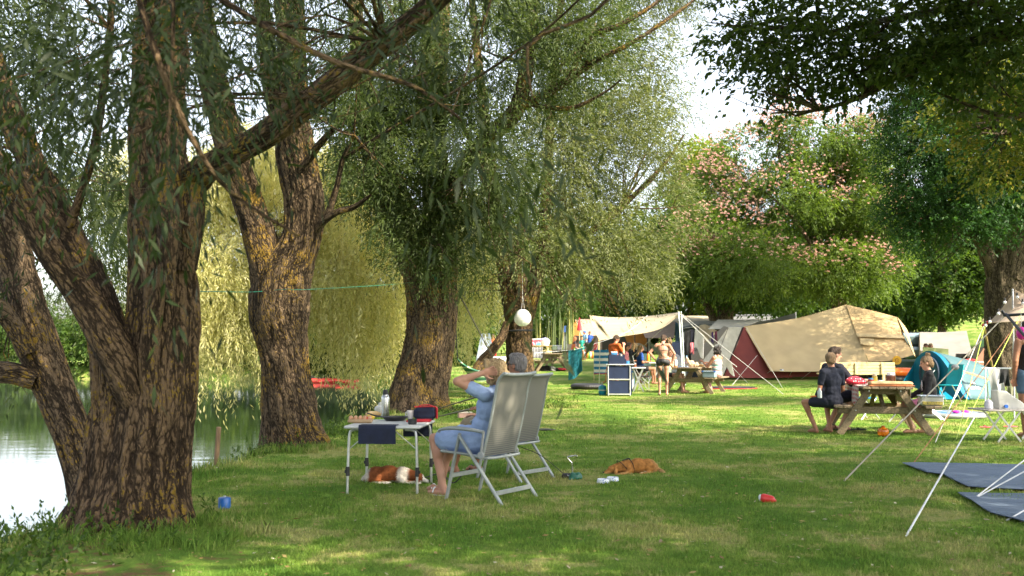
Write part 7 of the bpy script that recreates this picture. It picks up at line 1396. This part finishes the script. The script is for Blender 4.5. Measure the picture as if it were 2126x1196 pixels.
for (px, dx, c, lab) in ((1152, .0, (.5, .6, .35), "pale green tub on the second weathered far table"), (1161, .0, (.7, .7, .68), "white tub on the second weathered far table")):
    t = thing("tub", lab, "tub", GD(px, 48.6) + V3((0, 0, .76)), 0, "tubs on the second far table"); MB().lathe([(.1, 0), (.12, .02), (.13, .2)], seg=18).build("tub", mat("tub_%d" % px, c, .5), t); MB().lathe([(.135, .2), (.135, .22), (.1, .225)], seg=18).build("lid", M_white, t)
camp_chair("folding chair with black and white stripes left of the far table", GD(1113, 47), R(170), stripes("black_white_stripes", [(.03, .03, .03), (.6, .58, .55)], 14, 0)); camp_chair("empty folding chair with an orange towel over its back", GD(1181, 55), R(150), mat("orange_towel", (.6, .16, .05), .9)); camp_chair("beige reclining chair beside the chair with the orange towel", GD(1171, 54), R(110), M_tarp); camp_chair("red camping chair on the sunny grass in front of the tan tent", GD(1228, 62), R(110), M_red); camp_chair("dark folding chair in the shade left of the red one", GD(1219, 64), R(200), M_blk)
def far_person(label, px, d, rz, hair, wear, kind="stand", k=1.0, female=False, skin=SK2, style="short"):
    J = joints(kind); person(label, GD(px, d), rz, J, skin, hair, style, wear, k, 1.0, .016, face_=True, female=female, hands=False)
far_person("woman with auburn hair in a dark top sitting at the far table", 1194, 57, R(-90), mat("hair_auburn", (.35, .12, .03), .6), [("shirt", mat("dark_brown_top", (.06, .035, .04), .9)), ("shorts", M_blk)], "sit", 1.0, True, SK2, "long")
far_person("small child in a green top standing beside the man in the blue cap", 1208, 62, R(160), H_blond, [("shirt", mat("green_top", (.02, .32, .25), .85)), ("shorts", mat("teal_shorts", (.02, .25, .2), .85))], "stand", .74)
far_person("man in a pale blue shirt and blue cap standing with the child", 1214, 64, R(120), mat("blue_cap", (.02, .12, .55), .6), [("shirt", mat("sky_blue_shirt", (.25, .42, .62), .85)), ("shorts", mat("grey_shorts", (.1, .1, .12), .85))], "stand", 1.0)
far_person("distant person in a royal blue t-shirt at the edge of the tan tent", 1224, 68, R(180), H_brown, [("shirt", mat("royal_blue_tshirt", (.01, .06, .30), .85)), ("trousers", M_blk)], "stand", 1.0)
far_person("distant person in red swimwear between the willow trunks", 1024, 48, R(150), H_brown, [("shorts", M_red), ("shirt", mat("orange_red_top", (.65, .15, .05), .8))], "stand", .9)
t = thing("windbreak", "white and blue cloth hanging behind the leaning branch", "windbreak", GD(1008, 46), .2); q = MB(); q.sheet([[(x * (1 - z / 2.6), .05 * math.sin(x * 9), z) for x in np.linspace(-.5, .5, 9)] for z in np.linspace(0, 1.6, 8)], .01); q.build("cloth", mat("pale_blue_sheet", (.55, .62, .7), .85, trans=.3), t); MB().tube([(0, .08, 0), (0, .08, 1.7)], .02, 6).build("pole", M_pole, t)
for (px, py, d, lab, m1) in ((1048, 752, 44, "yellow and white dinghy on the bank behind the couple", mat("yellow_vinyl", (.75, .42, .04), .4)),):
    t = thing("inflatable_boat", lab, "dinghy", GD(px, d), .1); q = MB(); q.tube([(1.1 * math.cos(a) , .55 * math.sin(a), .18) for a in np.linspace(0, math.tau, 30, endpoint=False)], .19, 12, closed=True); q.build("hull", m1, t); q = MB(); q.tube([(1.1 * math.cos(a), .55 * math.sin(a), .45) for a in np.linspace(0, math.tau, 30, endpoint=False)], .14, 12, closed=True); q.build("upper_tube", M_white, t)
t = thing("inflatable_ring", "inflatable ring with bright colour bands lying by the red camping chair", "inflatable ring", GD(1238, 60), 0); q = MB(); q.tube([(.8 * math.cos(a), .4 * math.sin(a), .2) for a in np.linspace(0, math.tau, 30, endpoint=False)], .2, 12, closed=True); q.build("ring", stripes("rainbow", [(.8, .1, .05), (.8, .6, .05), (.1, .5, .15), (.8, .8, .8)], 3, 0), t); MB().lathe([(.02, 0), (.02, .05)], (.8, 0, .38), 10).build("valve", M_white, t)
t = thing("garden_gnome_hat", "red cone windsock beside the tan tent", "windsock", GD(1203, 63), 0); MB().tube([(0, 0, 0), (0, 0, 2.1)], .03, 6).build("pole", M_wood2, t); MB().lathe([(.16, 1.7), (.12, 2.0), (.02, 2.5)], seg=14).build("cone", M_red, t); t.name = "windsock"
# kayaks
for (px, d, y0, c, lab) in ((655, 60, .0, (.70, .05, .03), "long red kayak at the far bank"), (690, 61.2, .5, (.75, .12, .04), "orange red kayak moored beyond the long red one"), (765, 58, .1, (.6, .03, .03), "red kayak half hidden by the willow strands")):
    p = W(px, 780, d); t = thing("kayak", lab, "kayak", (p.x, d, WL + .02), .04, "red kayaks moored at the far bank"); q = MB(); L = 1.9
    P = [(x * L, 0, .06 + .14 * abs(x) ** 3) for x in np.linspace(-1, 1, 17)]; q.tube(P, [.03, .2, .32, .37, .38, .37, .32, .2, .03], 14, 34, flat=.55); q.build("hull", mat("kayak_%d" % px, c, .35), t); q = MB(); q.tube([(.55 * math.cos(a), .2 * math.sin(a), .25) for a in np.linspace(0, math.tau, 24, endpoint=False)], .035, 8, closed=True); q.build("cockpit_rim", M_black, t); MB().box((-.2, 0, .28), (.08, .34, .26), bev=.03).build("seat", M_black, t)
# orange black kayak by trailer
p = GD(1872, 34.5); t = thing("kayak", "orange, yellow and black dinghy lying beside the trailer", "dinghy", p, .05); q = MB(); q.tube([(x, 0, .38 + .06 * abs(x) ** 3) for x in np.linspace(-.75, .75, 9)], [.1, .22, .26, .26, .22, .1], 14, 20, flat=.6); q.build("upper_hull", mat("orange_vinyl", (.85, .16, .02), .35), t); q = MB(); q.tube([(x, 0, .14) for x in np.linspace(-.8, .8, 9)], [.1, .22, .26, .22, .1], 14, 20, flat=.6); q.build("lower_hull", M_black, t); MB().box((-.5, -.2, .46), (.3, .05, .06), bev=.02).build("yellow_band", mat("yellow_vinyl", (.75, .42, .04), .4), t)
# right far: grey tent, car, chairs, meadow tents
t = thing("ridge_tent", "plain pale grey ridge tent at the right behind the pop-up tent", "tent", GD(1965, 46), 0); M_pg = mat("pale_grey_canvas", (.27, .25, .22), .85, scale=2, trans=.2); part("roof", M_pg, t, grid([(1909, 690, 48), (1960, 690, 48), (2007, 687, 48)], [(1912, 745, 44.5), (1965, 745, 44.5), (2022, 742, 44.5)], 14, 8, .1, .05)); part("gable", mat("tan_gable_canvas", (.5, .36, .24), .85), t, grid([(1909, 690, 48), (1910, 690, 48)], [(1902, 745, 50), (1912, 745, 44.5)], 5, 5))
t = thing("parked_car", "grey blue estate car between the big tent and the pale grey tent", "car", GD(1890, 49), 0); o0 = V3(t.location); q = MB(); q.box((0, 0, .62), (2.1, 4.2, .62), bev=.15); q.build("body", mat("grey_blue_paint", (.16, .24, .26), .3, coat=.5), t); MB().box((0, .3, 1.25), (1.75, 2.6, .66), bev=.22).build("cabin", mat("grey_blue_paint", (.16, .24, .26), .3), t); MB().box((0, -.99, 1.22), (1.5, .08, .42), bev=.05).build("windscreen", mat("car_glass", (.12, .17, .17), .08), t)
for s in (-1, 1):
    for y in (-1.4, 1.4): MB().lathe([(.1, -.1), (.33, -.1), (.33, .1), (.1, .1)], seg=20, rot=Matrix.Rotation(R(90), 3, 'Y')).build("wheel", M_black, t).location = (s * .98, y, .33)
MB().box((0, .3, 1.6), (1.5, 1.8, .05), bev=.02).build("roof_rack", M_black, t)
camp_chair("high camping chair draped with a pale green towel", GD(1940, 36), R(200), mat("pale_green_towel", (.36, .42, .18), .9)); camp_chair("black mesh camping chair in front of the pale grey tent", GD(1984, 37), R(10), M_blk)
q = MB(); q.sheet([[(x, -.06 * math.cos(x * 3) - .02, z - .08 * x) for x in np.linspace(-.45, .45, 10)] for z in np.linspace(.75, 1.18, 5)], .02); t = tag(q.build("towel", mat("pale_green_towel", (.36, .42, .18), .9)), "pale green towel spread over the chair backs behind the pop-up tent", "towel"); t.location = GD(1940, 35.6)
far_person("brown haired person sunbathing behind the pale green towel", 1921, 37, R(170), H_brown, [("shirt", M_tarp)], "sit"); far_person("blond person sunbathing beside the brown haired one", 1931, 37, R(170), H_blond, [("shirt", M_tarp)], "sit")
t = thing("folding_table", "low table with a red cloth and cups behind the pop-up tent", "table", GD(2000, 35), 0); MB().box((0, 0, .7), (1.1, .5, .04), bev=.01).build("table_top", M_ttop, t); q = MB(); q.box((.1, -.05, .76), (.5, .3, .1), bev=.04); q.fuse("cloth", M_red, t, .03, 1, lambda co, no: .05 * (fbm(co * 7, 2) - .5))
for s in (-1, 1): MB().box((s * .4, 0, .34), (.04, .4, .68)).build("leg", M_alu, t)
t = thing("brown_tent", "rust brown tent with a green window at the foot of the locust tree", "tent", GD(2050, 36), 0); part("wall", mat("rust_canvas", (.30, .14, .08), .85, trans=.2), t, grid([(2064, 690, 36), (2090, 680, 36)], [(2012, 770, 35), (2075, 775, 35)], 8, 6)); part("roof", mat("olive_tarp", (.28, .27, .2), .85, trans=.2), t, grid([(2040, 694, 38), (2064, 689, 36)], [(2008, 745, 37), (2016, 768, 35.1)], 6, 4)); part("window", mat("dark_green_window", (.03, .07, .03), .3), t, grid([(2040, 702, 35.9), (2053, 697, 35.9)], [(2030, 722, 35.6), (2050, 718, 35.6)], 3, 3))
t = thing("bundle", "heap of blue and black bags at the foot of the locust tree", "bags", GD(2042, 30), 0); q = MB(); q.ell((0, 0, .3), (.4, .3, .3)); q.ell((-.25, 0, .4), (.25, .2, .3)); q.fuse("bags", mat("blue_black_cloth", (.02, .06, .25), .8, col2=(.012, .012, .014), scale=5, lo=.48, hi=.52), t, .03, 1, lambda co, no: .12 * (fbm(co * 6, 2) - .5)); MB().box((.2, -.1, .45), (.1, .06, .3), bev=.03).build("strap", M_blk, t)

# ============================================================ RIGHT EDGE
# patio tarp with bulbs
t = thing("tarp", "sand coloured tarp with a string of bulbs at the right edge", "tarp", GD(2140, 24), 0); o0 = V3(t.location)
part("sheet", mat("sand_tarp", (.60, .48, .38), .85, trans=.35), t, grid([(2108, 602, 22), (2160, 625, 22), (2230, 640, 22)], [(2052, 671, 22.5), (2120, 668, 20.5), (2230, 668, 19.5)], 16, 8, .05, .05))
MB().tube([W(2102, 600, 22) - o0, W(2106, 800, 21.8) - o0, GD(2106, 21.8) - o0], .02, 8).build("pole", M_pole, t); MB().tube([W(2042, 672, 22.3) - o0, GG(2074, 830) - o0], .022, 8).build("pole", mat("wooden_pole", (.42, .27, .13), .6), t)
MB().tube([W(2040, 676, 22.3) - o0, W(2052, 668, 22.4) - o0], .03, 6).build("corner_strap", M_red, t)
t = thing("bulb_string", "string of white festoon bulbs along the edge of the sand coloured tarp", "string lights", W(2100, 602, 21.9), 0); o0 = V3(t.location); pts = [W(2047, 672, 22.1), W(2056, 665, 22), W(2074, 647, 22), W(2086, 625, 22), W(2102, 604, 21.9), W(2112, 616, 21.8), W(2124, 630, 21.8), W(2140, 640, 21.8)]
MB().tube([p - o0 for p in pts], .006, 5, 50).build("cable", M_blk, t)
for (px, py) in ((2046, 676), (2055, 668), (2073, 651), (2086, 628), (2112, 617), (2123, 630), (2112, 670)):
    c = W(px, py, 21.9) - o0; b1 = MB().ell(c, (.035, .035, .038), 14, 9).build("bulb", M_white, t); MB().lathe([(.02, .03), (.02, .09), (.012, .1)], c, 10).build("socket", M_black, b1)
# gazebo arms
t = thing("gazebo_frame", "black folding arms of a shade frame at the right edge", "gazebo frame", W(2090, 655, 14), 0); o0 = V3(t.location)
for (a, b_) in (((2084, 655, 14), (2170, 650, 13.5)), ((2088, 652, 14), (2140, 712, 13.2)), ((2080, 645, 14), (2088, 656, 14))): MB().tube([W(*a) - o0, W(*b_) - o0], .02, 8).build("arm", M_black, t)
q = MB(); q.ell((0, 0, 0), (.07, .06, .09)); t = thing("balloon", "bright pink balloon hanging at the right edge", "balloon", W(2121, 692, 13.6), 0); q.build("balloon", mat("pink_vinyl", (.7, .02, .35), .3), t); MB().tube([(0, 0, .09), (0, 0, .3)], .004, 5).build("string", M_white, t)
# drying rack
t = thing("drying_rack", "clothes rack with a white sheet and dark trousers beside the locust trunk", "clothes rack", GD(2075, 20.5), 0); o0 = V3(t.location)
MB().tube([W(2038, 765, 20.5) - o0, W(2100, 765, 20.3) - o0], .018, 8).build("rail", M_white, t)
for x in (2046, 2106): MB().tube([W(x, 765, 20.4) - o0, GD(x + 4, 20.8) - o0], .012, 8).build("leg", M_alu, t); MB().tube([W(x, 765, 20.4) - o0, GD(x - 6, 19.6) - o0], .012, 8).build("leg", M_alu, t)
hang("white sheet hanging from the clothes rack", (2050, 765, 20.3), (2078, 766, 20.3), 66, mat("grey_white_sheet", (.5, .5, .52), .9, trans=.3), slope=12, grp="washing on the clothes rack"); hang("dark trousers hanging right of the white sheet", (2076, 766, 20.1), (2094, 766, 20.1), 32, M_blk, grp="washing on the clothes rack"); hang("olive towel hanging lowest on the clothes rack", (2090, 790, 20.4), (2108, 790, 20.4), 46, mat("olive_towel", (.16, .16, .1), .9), grp="washing on the clothes rack")
# low aluminium table with jug
g = GD(2105, 14.75); t = thing("camp_table", "low aluminium table with crossed legs at the right edge", "table", g, .03); zt = .455; MB().box((0, 0, zt), (1.15, .62, .022), bev=.006).build("table_top", mat("scratched_aluminium", (.42, .38, .34), .5, .3, scale=8), t)
for x in (-.22, .35):
    for s in (-1, 1): MB().beam((x - s * .17, -.2, 0), (x + s * .17, -.2, zt - .01), .014, .026, (1, 0, 0)).build("leg", M_alu, t); MB().beam((x - s * .17, .22, 0), (x + s * .17, .22, zt - .01), .014, .026, (1, 0, 0)).build("leg", M_alu, t)
t = thing("water_jug", "collapsible clear water container slumped on the low aluminium table", "water container", g + V3((-.12, .02, zt + .012)), 0); q = MB(); q.add([(-.18, -.12, 0), (.3, -.12, 0), (.3, .12, 0), (-.18, .12, 0), (-.2, -.1, .27), (-.06, -.1, .26), (-.06, .1, .26), (-.2, .1, .27)], [(3, 2, 1, 0), (4, 5, 6, 7), (0, 1, 5, 4), (1, 2, 6, 5), (2, 3, 7, 6), (3, 0, 4, 7)]); q.fuse("container", mat("milky_plastic", (.68, .68, .64), .25, trans=.45), t, .012, 3, lambda co, no: .01 * (fbm(co * 12, 2) - .5)); MB().lathe([(.025, 0), (.025, .03)], (-.09, -.13, .04), 14, Matrix.Rotation(R(90), 3, 'X')).build("tap", mat("blue_clip", (.02, .15, .6), .4), t)
t = thing("soap_bottle", "white squeeze bottle beside the slumped water container", "bottle", g + V3((-.44, -.08, zt + .012)), 0); MB().lathe([(.05, 0), (.058, .01), (.058, .09), (.03, .13), (.012, .14)], seg=20).build("bottle", mat("lilac_white_plastic", (.6, .58, .66), .3), t); MB().tube([(0, 0, .14), (0, 0, .18), (.02, 0, .18)], .008, 8).build("pump", M_white, t)
# inflatable pool mattress
t = thing("air_mattress", "pale inflatable mattress with pink and blue prints behind the food box", "air mattress", GG(1990, 868), .1); m = mat("printed_vinyl", (.30, .38, .46), .3, col2=(.05, .2, .5), scale=3.5, lo=.42, hi=.5); q = MB(); q.ell((0, .3, .04), (.62, .55, .07)); q.fuse("mattress", m, t, .03, 2, lambda co, no: .03 * (np.sin(co[:, 0] * 18) * .5)); q = MB(); q.tube([(.64 * math.cos(a), .3 + .56 * math.sin(a), .05) for a in np.linspace(0, math.tau, 30, endpoint=False)], .05, 8, closed=True); q.build("rim", M_grey, t)
for x in (-.05, .14): MB().ell((x, .0, .12), (.07, .06, .03)).build("print", mat("pink_vinyl", (.7, .02, .35), .3), t)
M_pinkff = mat("pink_foam", (.65, .1, .13), .6)
for (px, py, lab) in ((2049, 888, "pink flip flop under the low aluminium table"), (2098, 887, "pink flip flop at the foot of the person in black")):
    q = MB(); q.ell((0, 0, .012), (.05, .13, .012), 14, 6); q.tube([(-.04, 0, .015), (0, .05, .04), (.04, 0, .015)], .006, 6); t = tag(q.build("flip_flop", M_pinkff), lab, "flip flop", "pink flip flops"); t.location = G(px, py); t.rotation_euler = (0, 0, 1.5)
# person at the right edge
J = joints("stand"); J['elL'] = J['shL'] + V3((-.06, -.03, -.28)); J['wrL'] = J['elL'] + V3((-.0, .05, -.25)); J['look'] = V3((.3, 1, -.2))
g = GD(2134, 15.3); person("tanned person in a black vest partly cut off by the right edge", g, R(0), J, SK2, H_dark, "short", [("tank", M_blk), ("shorts", mat("denim", (.08, .14, .22), .9, bump=.1), .5)], 1.03, 1.1, .012)
# groundsheets
M_gs = mat("blue_grey_sheet", (.145, .195, .27), .85, col2=(.11, .155, .22), scale=3, stretch=(1, 8, 1), bump=.4, bscale=5)
def gsheet(label, pix, seed):
    P = [GG(*p) for p in pix]; c = sum(P, V3((0, 0, 0))) / len(P); n = 44; xs = [p.x for p in P]; ys = [p.y for p in P]; x0, x1, y0, y1 = min(xs), max(xs), min(ys), max(ys); M_, N_ = 60, 40
    import mathutils
    q = MB(); idx = {}; V = []; Fc = []
    from mathutils.geometry import delaunay_2d_cdt
    pts = [mathutils.Vector((p.x, p.y)) for p in P]; edges = [(i, (i + 1) % len(P)) for i in range(len(P))]; r = np.random.default_rng(seed)
    def inside(x, y):
        k = False
        for i in range(len(P)):
            a, b_ = P[i], P[(i + 1) % len(P)]
            if (a.y > y) != (b_.y > y) and x < (b_.x - a.x) * (y - a.y) / (b_.y - a.y) + a.x: k = not k
        return k
    for i in range(M_):
        for j in range(N_):
            x = x0 + (x1 - x0) * (i + .5) / M_; y = y0 + (y1 - y0) * (j + .5) / N_
            if inside(x, y): pts.append(mathutils.Vector((x, y)))
    vs, es, fs, *_ = delaunay_2d_cdt(pts, edges, [list(range(len(P)))], 1, 1e-5)
    V = [(v.x, v.y, gzf(v.x, v.y) + .032 + .03 * float(fbm(np.array([v.x * 1.2, v.y * 9, seed]), 2) - .5)) for v in vs]
    k = len(V); Vb = [(a, b_, z - .006) for a, b_, z in V]; q.add(V + Vb, [tuple(f) for f in fs] + [tuple(i + k for i in f[::-1]) for f in fs])
    o = q.build("groundsheet", M_gs); tag(o, label, "groundsheet", "blue grey groundsheets at the lower right")
gsheet("upper blue grey groundsheet spread on the lawn at the right", [(1873, 966), (1905, 965), (1990, 968), (2140, 970), (2300, 975), (2300, 1030), (2140, 1022), (2085, 1020), (2010, 1016), (1985, 1004), (1960, 991), (1925, 985), (1900, 975)], 1)
gsheet("lower rumpled blue grey groundsheet at the right edge", [(1988, 1029), (2030, 1030), (2140, 1033), (2320, 1040), (2320, 1130), (2140, 1094), (2100, 1084), (2058, 1072), (2040, 1062), (2018, 1048)], 2)
# guy ropes of the near canopy
M_strap = mat("beige_webbing", (.34, .31, .24), .85); M_yel = mat("lime_guy_line", (.45, .6, .08), .6); M_or = mat("rust_guy_line", (.35, .14, .05), .7)
for (a, b_, r, m, lab) in (((1752, 1001), (2086, 656, 14), .0085, M_strap, "thick beige strap running from the lawn up to the shade frame"), ((1880, 1118), (2025, 863, 13.6), .0085, M_white, "thick white guy line ending at the corner of the low aluminium table"), ((2024, 1036), (2160, 930, 9.5), .006, M_white, "upper white guy line pegged at the lower groundsheet"), ((2022, 1038), (2180, 950, 9.2), .006, M_white, "second white guy line from the same peg at the lower groundsheet"), ((2090, 1083), (2180, 1030, 8.4), .006, M_white, "lowest white guy line at the right edge"),
        ((1896, 964), (2120, 660, 16), .006, M_or, "thin rust coloured line behind the white guy line"), ((1986, 913), (2045, 676, 22), .006, M_yel, "lime guy line from the wooden pole to the lawn, left one"), ((1992, 905), (2126, 640, 21), .006, M_yel, "lime guy line rising to the right edge"), ((1942, 920), (2042, 678, 22.2), .006, M_rope, "thin pale line from the wooden pole left of the lime ones")):
    q = MB(); q.tube([GG(*a) + V3((0, 0, .01)), W(*b_)], r, 6); tag(q.build("guy_line", m), lab, "guy line", "guy lines at the right of the lawn")
MB_ = MB(); MB_.ell((0, 0, 0), (.05, .04, .035)); t = tag(MB_.build("strap_buckle", M_grey), "grey buckle on the thick beige strap", "buckle"); t.location = V3(GG(1752, 1001)).lerp(W(2086, 656, 14), .62)
# fence post in the meadow
for (px, lab) in ((2028, "left grey post in the sunny meadow"), (2040, "right grey post in the sunny meadow")):
    t = tag(MB().box((0, 0, .5), (.12, .12, 1.2), bev=.02).build("fence_post", M_wood), lab, "post", "posts in the meadow"); t.location = GD(px, 84)
